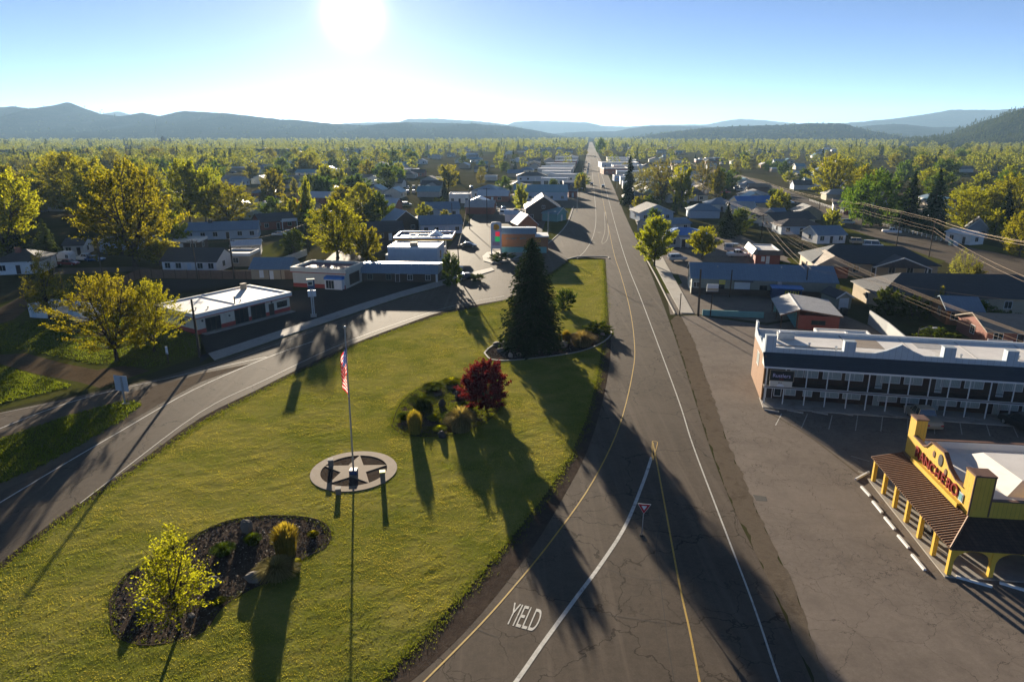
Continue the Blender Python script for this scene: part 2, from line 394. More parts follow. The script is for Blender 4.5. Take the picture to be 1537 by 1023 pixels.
def strip(name, pts, w, z, mat, w1=None, seg=5, world=False):   # painted line along a course given in the photo's ground points
    p = smooth(pts if world else P2(pts), seg); p = [Vector((a, b)) for a, b in p]; n = len(p); mb = MB(); L = []; Rr = []
    for i in range(n):
        d = (p[min(i+1, n-1)] - p[max(i-1, 0)]).normalized(); q = Vector((-d.y, d.x)); ww = (w + (w1-w)*i/(n-1) if w1 else w)/2
        L.append(p[i]+q*ww); Rr.append(p[i]-q*ww)
    mb.add([(v.x, v.y, z) for v in Rr] + [(v.x, v.y, z) for v in L], [(i, i+1, n+i+1, n+i) for i in range(n-1)])
    return struct(name, mb, mat)
def curb(name, pts, w, h, mat, z0=0.0, seg=4):
    p = [Vector(q) for q in smooth(P2(pts), seg)]; n = len(p); mb = MB(); V = []
    for i in range(n):
        d = (p[min(i+1, n-1)] - p[max(i-1, 0)]).normalized(); q = Vector((-d.y, d.x))*w/2
        for s, zz in ((-1, z0), (1, z0), (1, h), (-1, h)): V.append((p[i].x+q.x*s, p[i].y+q.y*s, zz))
    F = [(4*i+a, 4*i+4+a, 4*i+4+(a+1)%4, 4*i+(a+1)%4) for i in range(n-1) for a in range(4)] + [(3,2,1,0), (4*n-4,4*n-3,4*n-2,4*n-1)]
    return struct(name, mb.add(V, F), mat)
# --- base ground
mb = MB(); xs = [-9000,-2000,-500,0,500,2000,9000]; ys = [-150,60,400,1500,4000,11500]
mb.add([(x, y, 0) for y in ys for x in xs], [(j*7+i, j*7+i+1, j*7+i+8, j*7+i+7) for j in range(5) for i in range(6)])
struct('ground', mb, MA['ground'])
# --- paved areas
ROAD_L = [(540,1085),(590,1042),(640,1003),(705,940),(765,868),(812,803),(850,738),(880,680),(900,620),(913,560),(917,510),(913,470),(911,430),(909,388)]
ROAD_R = [(889,213.5),(902,240),(917,272),(937,320),(958,365),(981,420),(1004,480),(1026,545),(1049,620),(1072,690),(1104,770),(1144,850),(1184,940),(1219,1023),(1244,1085)]
main_poly = smooth(P2(ROAD_L), 3) + P2([(880,386),(855,388),(835,403),(800,428),(757,450),(720,416),(762,398),(800,388),(838,368),(862,338),(868,305),(872.5,275),(878.5,240),(884.6,213.5)]) + smooth(P2(ROAD_R), 3)
sheet('main_road', main_poly, .012, MA['road'], world=True)
side = smooth(P2([(762,449.5),(757,450),(670,466),(604,488),(528,516.5),(450,552.5),(380,587.5),(300,627.5),(200,699),(100,767),(0,844),(-110,930)]), 3)
top = smooth(P2([(-140,650),(0,619),(120,593),(230,569),(320,543),(390,520),(470,492.5),(540,469),(600,448.5),(690,422.5),(735,411)]), 3)
sheet('side_road', top + P2([(790,395),(810,428)]) + side, .008, MA['road'], world=True)
LOT = [(1262,1085),(1225,980),(1196,890),(1140,775),(1094,670),(1062,575),(1040,510),(1022,474),(1045,473),(1150,488),(1260,470),(1330,500),(1560,560),(1900,640),(2000,1085)]
sheet('parking_lot', LOT, .006, MA['lot'])
SH = [(1246,1085),(1221,1023),(1186,940),(1146,850),(1106,770),(1074,690),(1051,620),(1028,545),(1006,480),(1016,472),(1024,478),(1042,513),(1064,578),(1096,673),(1142,778),(1198,893),(1227,983),(1265,1085)]
SHW = P2(SH); SHR = []
for a_, b_ in zip(SHW, SHW[1:]+SHW[:1]):
    n_ = max(1, int(math.dist(a_, b_)/.35))
    for i in range(n_):
        x_, y_ = a_[0]+(b_[0]-a_[0])*i/n_, a_[1]+(b_[1]-a_[1])*i/n_; SHR.append((x_+.8*(float(fbm(x_*.9, y_*.9, 91, 4))-.47), y_))
sheet('dirt_shoulder', SHR, .010, MA['shoulder'], world=True)
rs = np.random.default_rng(14)
for i in range(0):      # loose gravel fans, oil stains and patches on the lots
    px_, py_ = rs.uniform(1040,1400), rs.uniform(560,1010); x_, y_ = g(px_, py_)
    if not inside([px_],[py_],LOT)[0] or (px_ > 1230 and py_ > 640 and px_ > 1230+(py_-640)*.55): continue
    w_, l_, a_ = rs.uniform(.10,.4), rs.uniform(.2,.9), rs.uniform(0,3.14); P_ = []
    for t_ in np.linspace(0, 2*np.pi, 19)[:-1]:
        q_ = 1+.5*(rs.uniform()-.5); u_, v_ = w_*q_*math.cos(t_), l_*q_*math.sin(t_); P_.append((x_+u_*math.cos(a_)-v_*math.sin(a_), y_+u_*math.sin(a_)+v_*math.cos(a_)))
    sheet('lot_stain', P_, .0125+.0001*i, MA['darklot' if i % 3 else 'shoulder'], world=True)
sheet('shop_yard', [(1006,472),(1000,440),(975,395),(958,360),(1000,352),(1110,352),(1200,395),(1262,440),(1262,468),(1150,484),(1046,471)], .004, MA['lot'])
sheet('garage_lot', [(300,545),(318,532),(470,484),(600,443),(690,418),(700,405),(640,400),(540,424),(438,437),(433,466),(300,503)], .004, MA['darklot'])
sheet('station_forecourt', [(722,415),(690,420),(655,424),(662,385),(690,352),(720,310),(790,283),(872,272),(868,305),(862,338),(838,368),(800,388),(762,398)], .004, MA['street'])
sheet('cross_street', [(560,352),(600,335),(640,318),(690,296),(760,272),(800,268),(800,276),(765,284),(720,302),(660,322),(610,350),(585,372),(520,400),(480,398),(500,380)], .005, MA['street'])
sheet('residential_street', [(1060,262),(1120,274),(1180,300),(1250,333),(1320,362),(1410,390),(1480,415),(1560,436),(1800,490),(1800,425),(1560,392),(1450,370),(1380,351),(1300,328),(1220,300),(1160,278),(1110,262),(1070,253)], .005, MA['road'])
sheet('dirt_track', [(-60,528),(0,532),(40,530),(95,545),(150,556),(128,575),(60,562),(0,546),(-60,545)], .006, MA['dirt'])
sheet('dirt_track', [(118,573),(150,554),(190,548),(225,556),(150,582)], .007, MA['dirt'])
sheet('back_lot', [(240,440),(245,419),(440,420),(440,436),(380,424)], .004, MA['darklot'])
sheet('driveway', [(-60,480),(0,462),(40,440),(60,448),(20,480),(-60,500)], .006, MA['dirt'])
sheet('driveway', [(80,412),(180,408),(240,404),(200,400),(120,402),(80,402)], .006, MA['street'])
sheet('yard', [(-60,470),(0,455),(60,436),(90,412),(140,408),(240,412),(240,470),(300,500),(310,530),(220,562),(110,590),(-60,628)], .004, MA['field'])
sheet('pale_field', [(120,209.6),(185,207.4),(260,207.2),(260,209.4),(180,211.4)], 0.03, MA['green_field'])
# dirt verge between the lawn and the kerbless road
VERGE = [(500,1085),(556,1036),(636,957),(715,870),(772,802),(820,741),(856,684),(880,630),(896,570),(905,508),(908,470),(907,430),(905,389)]
sheet('dirt_verge', smooth(P2(ROAD_L), 3) + smooth(P2([(900,387),(892,420),(884,500),(860,620),(800,740),(680,860),(570,960),(430,1085)]), 3), .016, MA['mulch'], world=True)
sheet('dirt_verge', side[1:] + smooth(P2([(-110,950),(0,866),(110,782),(210,710),(310,640),(390,598),(460,561),(535,525),(610,496),(675,474),(757,455)]), 3), .013, MA['mulch'], world=True)
# --- sidewalks and kerbs
sheet_w = MB()
def slab(name, pts, h, mat):
    p = P2(pts); a = sum(p[i][0]*p[(i+1)%len(p)][1] - p[(i+1)%len(p)][0]*p[i][1] for i in range(len(p)))
    return struct(name, MB().prism(p if a > 0 else p[::-1], 0.0, h), mat)
slab('sidewalk', [(313,531),(345,521),(470,480.5),(540,457),(600,438.5),(690,413.5),(738,402),(742,406),(692,421),(600,446.5),(540,467),(470,490.5),(345,533),(322,541)], .12, MA['concrete'])
slab('sidewalk', [(1022,470),(1041,470.5),(1020,432),(1001,398),(985,368),(972,345),(958,318),(945,292),(937,292),(948,318),(960,345),(971,368),(983,398),(1001,432)], .10, MA['concrete'])
curb('kerb', [(1013,471),(1000,446),(985,416),(967,383)], .22, .16, MA['concrete'])
curb('kerb', [(850,389.5),(870,385.2),(909,385.2),(914,388)], .3, .16, MA['concrete'])
curb('kerb', [(752,394),(790,386),(822,366),(850,338),(861,310)], .25, .14, MA['concrete'])
slab('traffic_island', [(724,385),(731,379),(760,376),(790,380),(772,389),(740,396),(726,392)], .14, MA['concrete'])
# --- painted markings
strip('road_marking', [(1195,1085),(1170,1023),(1130,905),(1090,800),(1040,668),(1020,605),(990,523),(960,443),(940,392),(922,332),(906,272),(896,237)], .13, .024, MA['white_line'])
strip('road_marking', [(575,1085),(637,1022),(720,938),(775,876),(830,808),(890,722),(930,638),(949,562),(952.5,518),(945,462),(931,410),(922,382),(913,340),(904,295),(896,250)], .12, .024, MA['yellow_line'])
strip('road_marking', [(1062,1085),(1050,1023),(1036,950),(1020,878),(1000,770),(987,700),(980,664)], .13, .024, MA['yellow_line'])
strip('road_marking', [(979,690),(979,664),(982,662.5),(987,664),(984,676),(980,690)], .09, .028, MA['yellow_line'], seg=3)
strip('road_marking', [(725,1085),(775,1022),(815,965),(860,903),(905,842),(940,786),(966,722),(978,686)], .28, .024, MA['white_line'])
strip('road_marking', [(-60,674),(0,643),(110,602),(218,575),(300,557),(400,535.5)], .16, .020, MA['white_line'])
strip('road_marking', [(-60,790),(0,754),(90,700),(179,648),(290,585),(400,537),(470,512)], .15, .020, MA['white_line'])
strip('road_marking', [(-40,628),(120,596),(230,572.5),(330,545),(470,497)], .10, .020, MA['faint_line'])
strip('road_marking', [(120,755),(300,619),(400,569),(528,510),(670,461.5),(757,444)], .12, .020, MA['faint_line'])
strip('road_marking', [(866,388),(880,374),(891,352),(894.5,325),(892,290),(889,260)], .16, .024, MA['faint_line'])
strip('road_marking', [(905,366),(911,360),(913,345),(909,318)], .12, .024, MA['faint_line'])
strip('road_marking', [(905,366),(903.5,362),(908,345),(907,318)], .12, .024, MA['faint_line'])
strip('road_marking', [(897,349),(901,349)], .3, .024, MA['white_line'], seg=1)
strip('road_marking', [(885,364),(893,364)], .3, .024, MA['white_line'], seg=1)
# motel stalls: lines, later the stops
for (a, b) in [((1173,621),(1164,638)),((1212,621),(1203,642)),((1249,623),(1244,644)),((1287.5,623),(1284,646)),((1325,624.5),(1322,647)),((1363,626),(1362,649)),((1401,627),(1403,651)),((1440,629),(1444,652)),((1479,632),(1486,654)),((1518,634),(1528,656))]:
    strip('parking_marking', [a, b], .10, .012, MA['faint_line' if a[0] > 1180 else 'white_line'], seg=2)
strip('parking_marking', [(1158,621),(1215,655),(1278,703),(1308,727)], .22, .012, MA['shoulder'])
strip('parking_marking', [(1277,684),(1305,692)], .1, .012, MA['faint_line'], seg=2)
strip('parking_marking', [(1288,707),(1308,714)], .1, .012, MA['faint_line'], seg=2)
# sealed transverse cracks and patches in the road
for pts in ([(716,944),(730,950),(748,956)],[(845,775),(858,779),(870,778)],[(704,940),(722,947)],[(865,842),(905,852),(960,868),(1020,872)],[(868,913),(930,925),(1000,935)],[(995,770),(985,820),(992,880),(1002,960),(1012,1023)]):
    strip('road_crack', pts, .035, .020, MA['stone_dark'])
sheet('lot_patch', [(1130,742),(1150,745),(1152,752),(1135,751)], .012, MA['stone_dark'])
# --- lawn on the traffic island: a sheet of gently uneven turf, cut by its two beds and the plaza
LAWN = [(-140,930),(-60,898),(0,856),(105,774),(205,705),(305,634),(385,592),(455,557),(531,521),(607,492),(672,471),(757,453)] + [(802,431),(838,405),(858,390.5),(904,390)] + VERGE[::-1][1:] + [(400,1180),(-140,1180)]
LAWNW = P2(LAWN)
BED1 = smooth([(165,903),(190,862),(250,832),(300,800),(350,780),(420,774),(475,780),(496,799),(488,822),(455,838),(425,864),(378,884),(335,910),(305,948),(262,963),(210,968),(172,950),(165,903)], 3)
BED2 = smooth([(588,640),(600,608),(625,586),(665,571),(705,570),(738,585),(752,606),(738,627),(710,642),(680,652),(640,655),(605,652),(588,640)], 3)
BED3 = smooth([(727,530),(738,520),(765,511),(830,505),(900,497),(918,499),(905,514),(870,528),(820,536),(770,541),(738,540),(727,530)], 3)
ctr = g(531.5, 706.5); PR = 3.95
def lawn_mesh(poly, step, seed, amp, holes):
    xs = [p[0] for p in poly]; ys = [p[1] for p in poly]
    X = np.arange(min(xs), max(xs), step); Y = np.arange(max(min(ys), 22.), max(ys), step)
    gx, gy = np.meshgrid(X, Y)
    z = .05 + amp*(fbm(gx*.35, gy*.35, seed, 3)-.5)*1.2 + amp*.9*(fbm(gx*1.6+gy*.7, gy*1.3-gx*.5, seed+5, 3)-.5)
    z += amp*.35*(vnoise(gx*4, gy*4, seed+9)-.5)
    a = R(32); uu = gx*math.cos(a)+gy*math.sin(a); vv_ = -gx*math.sin(a)+gy*math.cos(a); wv = 1.5*vnoise(gx*.25, gy*.25, seed+3)
    z += amp*.55*(vnoise(uu*.55+wv, vv_*2.4+wv*2, seed+21)-.5)*vnoise(gx*.2, gy*.2, seed+6) + amp*.3*(vnoise(uu*1.2, vv_*4.5, seed+22)-.5)
    z = np.maximum(z, .03)
    cx = gx[:-1,:-1]+step/2; cy = gy[:-1,:-1]+step/2
    ok = inside(cx, cy, poly)
    for h in holes: ok &= ~h(cx, cy)
    nx = len(X); idx = np.arange(gx.size).reshape(gx.shape)
    F = np.stack([idx[:-1,:-1], idx[:-1,1:], idx[1:,1:], idx[1:,:-1]], -1)[ok]
    V = np.stack([gx, gy, z], -1).reshape(-1, 3)
    used = np.unique(F); rem = np.full(len(V), -1); rem[used] = np.arange(len(used))
    return V[used], rem[F], (gx, gy, z)
holes = [lambda x, y, b=P2(b): inside(x, y, b) for b in (BED1, BED2, BED3)] + [lambda x, y: (x-ctr[0])**2 + (y-ctr[1])**2 < PR**2]
V, F, LG = lawn_mesh(LAWNW, .2, 3, .058, holes)
tag(link('lawn', npmesh('lawn', V, F, MA['turf'], smooth=True)), kind='structure')
lawn_c = V[F[:,0]]
for nm, bed, mt in (('planting_bed', BED1, 'mulch'), ('planting_bed', BED2, 'mulch'), ('planting_bed', BED3, 'mulch')):
    p = P2(bed); c = np.mean(p, 0); p = [(c[0]+(x-c[0])*1.03, c[1]+(y-c[1])*1.03) for x, y in p]
    sheet(nm, p[:-1], .030, MA[mt], world=True)
    # edging strip round the bed
def ring(name, pts, w, h, mat):
    p = [Vector(q) for q in P2(pts)][:-1]; n = len(p); mb = MB(); V = []
    for i in range(n):
        d = (p[(i+1)%n]-p[i-1]).normalized(); q = Vector((-d.y, d.x))*w/2
        for s, zz in ((-1,0),(1,0),(1,h),(-1,h)): V.append((p[i].x+q.x*s, p[i].y+q.y*s, zz))
    mb.add(V, [(4*i+a, 4*((i+1)%n)+a, 4*((i+1)%n)+(a+1)%4, 4*i+(a+1)%4) for i in range(n) for a in range(4)])
    return struct(name, mb, mat)
ring('bed_edging', BED3, .22, .13, MA['concrete'])
ring('bed_edging', BED1, .10, .085, MA['mulch'])
ring('bed_edging', BED2, .10, .085, MA['mulch'])
# mulch patches in the green bed
sheet('bare_soil', [(600,628),(620,634),(640,642),(655,650),(630,653),(603,650),(592,640)], .040, MA['mulch'])
sheet('bare_soil', [(640,582),(668,574),(690,577),(672,590),(645,596)], .040, MA['shoulder'])
# --- grass: blades over the lawns, uncountable
def blades(name, pts, n, hgt, wid, mat, seed):
    r = np.random.default_rng(seed); N = len(pts)
    a = r.uniform(0, 2*np.pi, N); w = wid*r.uniform(.6, 1.4, N); h = hgt*r.uniform(.5, 1.5, N); ln = r.normal(0, .35, (N, 2))*h[:,None]
    dx = np.cos(a)*w/2; dy = np.sin(a)*w/2
    A = pts + np.stack([-dx, -dy, np.full(N, -.01)], 1); B = pts + np.stack([dx, dy, np.full(N, -.01)], 1)
    C = pts + np.stack([ln[:,0]+dx*.25, ln[:,1]+dy*.25, h], 1); D = pts + np.stack([ln[:,0]-dx*.25, ln[:,1]-dy*.25, h], 1)
    V = np.stack([A, B, C, D], 1).reshape(-1, 3); Fq = np.arange(4*N).reshape(-1, 4)
    return tag(link(name, npmesh(name, V, Fq, mat)), kind='stuff')
def zl(x, y):   # lawn height by nearest grid node
    gx, gy, z = LG; i = np.clip(((y-gy[0,0])/.2).astype(int), 0, z.shape[0]-1); j = np.clip(((x-gx[0,0])/.2).astype(int), 0, z.shape[1]-1)
    return z[i, j]
r = np.random.default_rng(11)
d = np.hypot(lawn_c[:,0], lawn_c[:,1]); dens = np.clip(55/d, .5, 1.6)
rep = r.poisson(4.6*dens*(.35+1.2*fbm(lawn_c[:,0]*.5, lawn_c[:,1]*.5, 40, 3)), len(lawn_c))
pp = np.repeat(lawn_c, rep, 0); pp[:, :2] += r.uniform(0, .2, (len(pp), 2)); pp[:,2] = zl(pp[:,0], pp[:,1])
blades('grass', pp, 0, .032, .055, MA['grassblade'], 5)
# ragged rim of longer grass along lawn edges and bed edges
def rim(poly, n, spread, seed):
    r = np.random.default_rng(seed); p = np.array(poly); q = np.roll(p, -1, 0); L = np.hypot(*(q-p).T); i = r.choice(len(p), n, p=L/L.sum()); t = r.uniform(0, 1, n)[:,None]
    xy = p[i]*(1-t)+q[i]*t + r.normal(0, spread, (n, 2)); return np.c_[xy, np.full(n, .03)]
ed = np.vstack([rim(LAWNW, 15000, .35, 1), rim(P2(BED1), 900, .22, 2), rim(P2(BED2), 3500, .3, 3), rim(P2(BED3), 1200, .2, 4)])
b2 = np.array(P2(BED2)); q2 = np.c_[r.uniform(b2[:,0].min(), b2[:,0].max(), 16000), r.uniform(b2[:,1].min(), b2[:,1].max(), 16000)]
q2 = q2[inside(q2[:,0], q2[:,1], P2(BED2)) & (fbm(q2[:,0]*.9, q2[:,1]*.9, 8) > .40)]
ed = np.vstack([ed, np.c_[q2, np.full(len(q2), .03)]])
ed = ed[(ed[:,1] > 24)]
blades('long_grass', np.repeat(ed, 3, 0)+np.random.default_rng(3).normal(0, .08, (3*len(ed), 3))*[1,1,0], 0, .075, .045, MA['field_blade'], 6)
# rough field left of the road, grass wedge between the two carriageways
WEDGE = P2([(-120,735),(0,726),(60,700),(120,668),(176,634),(216,607),(190,601),(150,610),(90,628),(0,659),(-120,690)])
Vw, Fw, _ = lawn_mesh(WEDGE, .3, 23, .12, [])
tag(link('lawn', npmesh('lawn', Vw, Fw, MA['field'], smooth=True)), kind='structure')
sheet('dirt_verge', [(-120,745),(0,738),(70,706),(130,672),(190,634),(240,606),(300,573),(380,545),(300,561),(215,583),(100,614),(0,654),(-120,684)], .017, MA['shoulder'])
FIELD = P2([(-120,636),(0,606),(60,592),(112,579),(60,566),(0,550),(-120,552)]); FIELD2 = P2([(-120,524),(0,528),(40,526),(140,545),(225,552),(300,532),(300,506),(225,478),(150,470),(60,480),(-120,500)])
Vf, Ff, _ = lawn_mesh(FIELD, .35, 31, .22, []); tag(link('field', npmesh('field', Vf, Ff, MA['field'], smooth=True)), kind='structure')
Vg, Fg, _ = lawn_mesh(FIELD2, .5, 32, .15, []); tag(link('field', npmesh('field', Vg, Fg, MA['field'], smooth=True)), kind='structure')
fp = np.vstack([np.repeat(Vw[Fw[:,0]], 4, 0), np.repeat(Vf[Ff[:,0]], 4, 0), np.repeat(Vg[Fg[:,0]], 4, 0)]); fp[:,:2] += r.uniform(0, .4, (len(fp), 2))
fp = fp[r.uniform(0, 1, len(fp)) < .25 + fbm(fp[:,0]*.4, fp[:,1]*.4, 77)]
blades('field_grass', np.repeat(fp, 3, 0)+np.random.default_rng(4).uniform(-.25, .25, (3*len(fp), 3))*[1,1,0], 0, .12, .08, MA['field_blade'], 9)
# weeds in the strip by the right sidewalk, small lawns in town
sheet('yard', [(1000,440),(985,412),(973,390),(979,390),(992,412),(1006,440)], .006, MA['field'])
sheet('yard', [(1012,430),(1003,412),(1018,412),(1024,425)], .008, MA['field'])
sheet('yard', [(1195,402),(1180,388),(1212,383),(1245,398),(1230,410)], .008, MA['field'])
sheet('yard', [(1262,432),(1255,415),(1280,412),(1330,430),(1300,448)], .008, MA['field'])
sheet('yard', [(1258,338),(1300,352),(1345,368),(1400,386),(1420,392),(1410,396),(1330,372),(1250,346)], .008, MA['field'])
sheet('yard', [(1320,334),(1380,352),(1460,372),(1540,386),(1540,380),(1470,365),(1400,347),(1330,328)], .009, MA['field'])
sheet('yard', [(830,360),(850,335),(858,312),(830,312),(818,335),(810,358)], .008, MA['field'])
sheet('yard', [(392,372),(440,352),(450,358),(430,385),(395,390)], .008, MA['field'])
# --- hills
def hillmat(name, c1, c2, sc=.012):
    m, t, b, oc = newmat(name); n1 = t.noise(oc, sc, 6, .65); n2 = t.noise(oc, sc*9, 5, .7)
    c = t.mix(t.ramp(n2, [(.42, (0,0,0)), (.58, (1,1,1))]), t.ramp(n1, [(.35, c1), (.65, c2)]), k(c1, .6))
    t.l.new(c, b.inputs['Base Color']); b.inputs['Roughness'].default_value = 1; b.inputs['Specular IOR Level'].default_value = 0
    t.l.new(t.bump(n2, .8, 12), b.inputs['Normal']); return m
MA['hill'] = hillmat('wooded hillside', (.012,.018,.010), (.040,.040,.020))
MA['hill_near'] = hillmat('green hillside', (.020,.032,.010), (.060,.062,.020), .02)
HILLV = {}
def ridge(key, prof, D, dfront, dback, mat, seed, rough=1.0, nx=260):
    pr = np.array(prof, float); px = np.linspace(pr[0,0], pr[-1,0], nx); py = np.interp(px, pr[:,0], pr[:,1])
    rows = 27; V = np.zeros((rows, nx, 3)); s = D/5000.0
    for j, u in enumerate(np.linspace(-1, 1, rows)):
        y = D + (u*dfront if u < 0 else u*dback); fall = (1-abs(u))
        for i in range(nx):
            zc = max(zat(D, py[i]), 0)
            x = xat(px[i], D, zc) * (1 + .12*(y-D)/D)
            z = zc*(fall**1.25 if u < 0 else fall**.8)
            V[j, i] = (x, y, z)
    gx, gy = V[...,0], V[...,1]
    sp = fbm(gx/(260*s), gy/(700*s), seed, 5)-.5
    env = np.abs(np.linspace(-1, 1, rows))[:,None]; w = np.minimum(1, env*3.5)*np.maximum(0, 1-env)**1.7
    V[...,2] += rough*sp*w*V[...,2].max()*1.1 + (vnoise(gx/(18*s), gy/(18*s), seed+2)-.5)*5*s*rough*(V[...,2] > 8)
    V[...,2] = np.maximum(V[...,2], -.6); V[0,:,2] = -.6; V[-1,:,2] = -.6; V[:,0,2] = np.minimum(V[:,0,2], 30*s); 
    idx = np.arange(rows*nx).reshape(rows, nx); F = np.stack([idx[:-1,:-1], idx[:-1,1:], idx[1:,1:], idx[1:,:-1]], -1).reshape(-1, 4)
    HILLV[key] = V
    tag(link('hill', npmesh('hill', V.reshape(-1,3), F, mat, smooth=True)), kind='structure')
ridge('west', [(-260,190),(-120,168),(0,161),(20,159.5),(62,166),(78,165),(91,158),(96,154),(104,153.5),(112,157.5),(130,165.5),(150,171),(185,175),(212,169),(240,174.5),(262,169),(275,166.5),(345,170.5),(400,177),(425,180),(440,179.5),(500,186),(548,188),(610,183.5),(680,185),(760,189),(800,195),(840,203),(870,210)], 4200, 1500, 700, MA['hill'], 3, .55)
ridge('far', [(130,178),(160,170),(178,167),(196,172),(230,182),(360,182),(385,176),(410,177.5),(440,184),(485,187),(545,184),(600,183),(612,178.5),(655,178),(720,182),(770,188),(800,192)], 7600, 1700, 800, MA['hill'], 11, .6)
ridge('north', [(755,190),(772,183),(800,181.5),(845,182.5),(882,184),(905,189),(945,190.5),(975,188),(1060,187),(1085,182),(1110,178.5),(1145,180.5),(1185,184.5),(1260,192),(1300,205)], 9000, 1800, 900, MA['hill'], 21, .6)
ridge('valley', [(800,204),(850,199),(880,197.5),(925,197),(945,193),(965,190),(1000,189),(1050,190),(1100,191),(1150,196),(1200,206)], 5600, 1200, 600, MA['hill'], 31, .7)
ridge('mesa', [(930,211),(970,204),(1010,198),(1060,192),(1115,189),(1180,187.5),(1212,185),(1262,185),(1275,188),(1300,196),(1345,206),(1380,211),(1400,213)], 3200, 800, 500, MA['hill'], 41, .8)
ridge('mid', [(1260,200),(1300,189),(1340,186),(1362,187),(1400,191),(1440,190),(1475,192),(1500,196),(1560,204)], 4600, 1000, 600, MA['hill'], 51, .8)
ridge('east', [(1240,190),(1275,184),(1330,180),(1362,175.5),(1400,170),(1428,164.5),(1500,165),(1537,162),(1640,158),(1800,175)], 6800, 1500, 800, MA['hill'], 61, .6)
ridge('near', [(1360,219),(1400,214),(1445,208),(1478,197),(1510,181),(1537,164),(1580,148),(1660,140),(1800,150)], 1750, 450, 420, MA['hill_near'], 71, .7)
# dark terrace edge far left
BLUFF = [(-250,222),(-60,224),(60,226),(200,223),(330,222),(420,224),(470,229)]
ridge('terrace', BLUFF, 1050, 90, 260, MA['hill_near'], 81, .4, 90)
# ------------------------------------------------------------------ trees
def crown_r(style, z):
    if style == 'dome':  return np.where(z > .38, np.sqrt(np.maximum(0, 1-((z-.38)/.62)**2)), .62+.38*z/.38)
    if style == 'oval':  return np.sqrt(np.maximum(0, 1-((z-.45)/.56)**2))
    if style == 'vase':  return np.where(z > .6, np.sqrt(np.maximum(0, 1-((z-.6)/.4)**2)), .30+.70*z/.6)
    if style == 'cone':  return np.maximum(.05, (1-z)**.8)*np.minimum(1, .45+z*3)
    if style == 'column':return np.minimum(1, (1-z)*2.2)**.6*np.minimum(1, .5+z*2)
    return np.ones_like(z)
def quads(C, U, W, su, sw):    # leaf diamonds at C along U with side W
    return np.stack([C-U*su, C-W*sw, C+U*su, C+W*sw], 1).reshape(-1, 3)
def unit(a): return a/np.maximum(1e-9, np.linalg.norm(a, axis=-1, keepdims=True))
TREE = {}
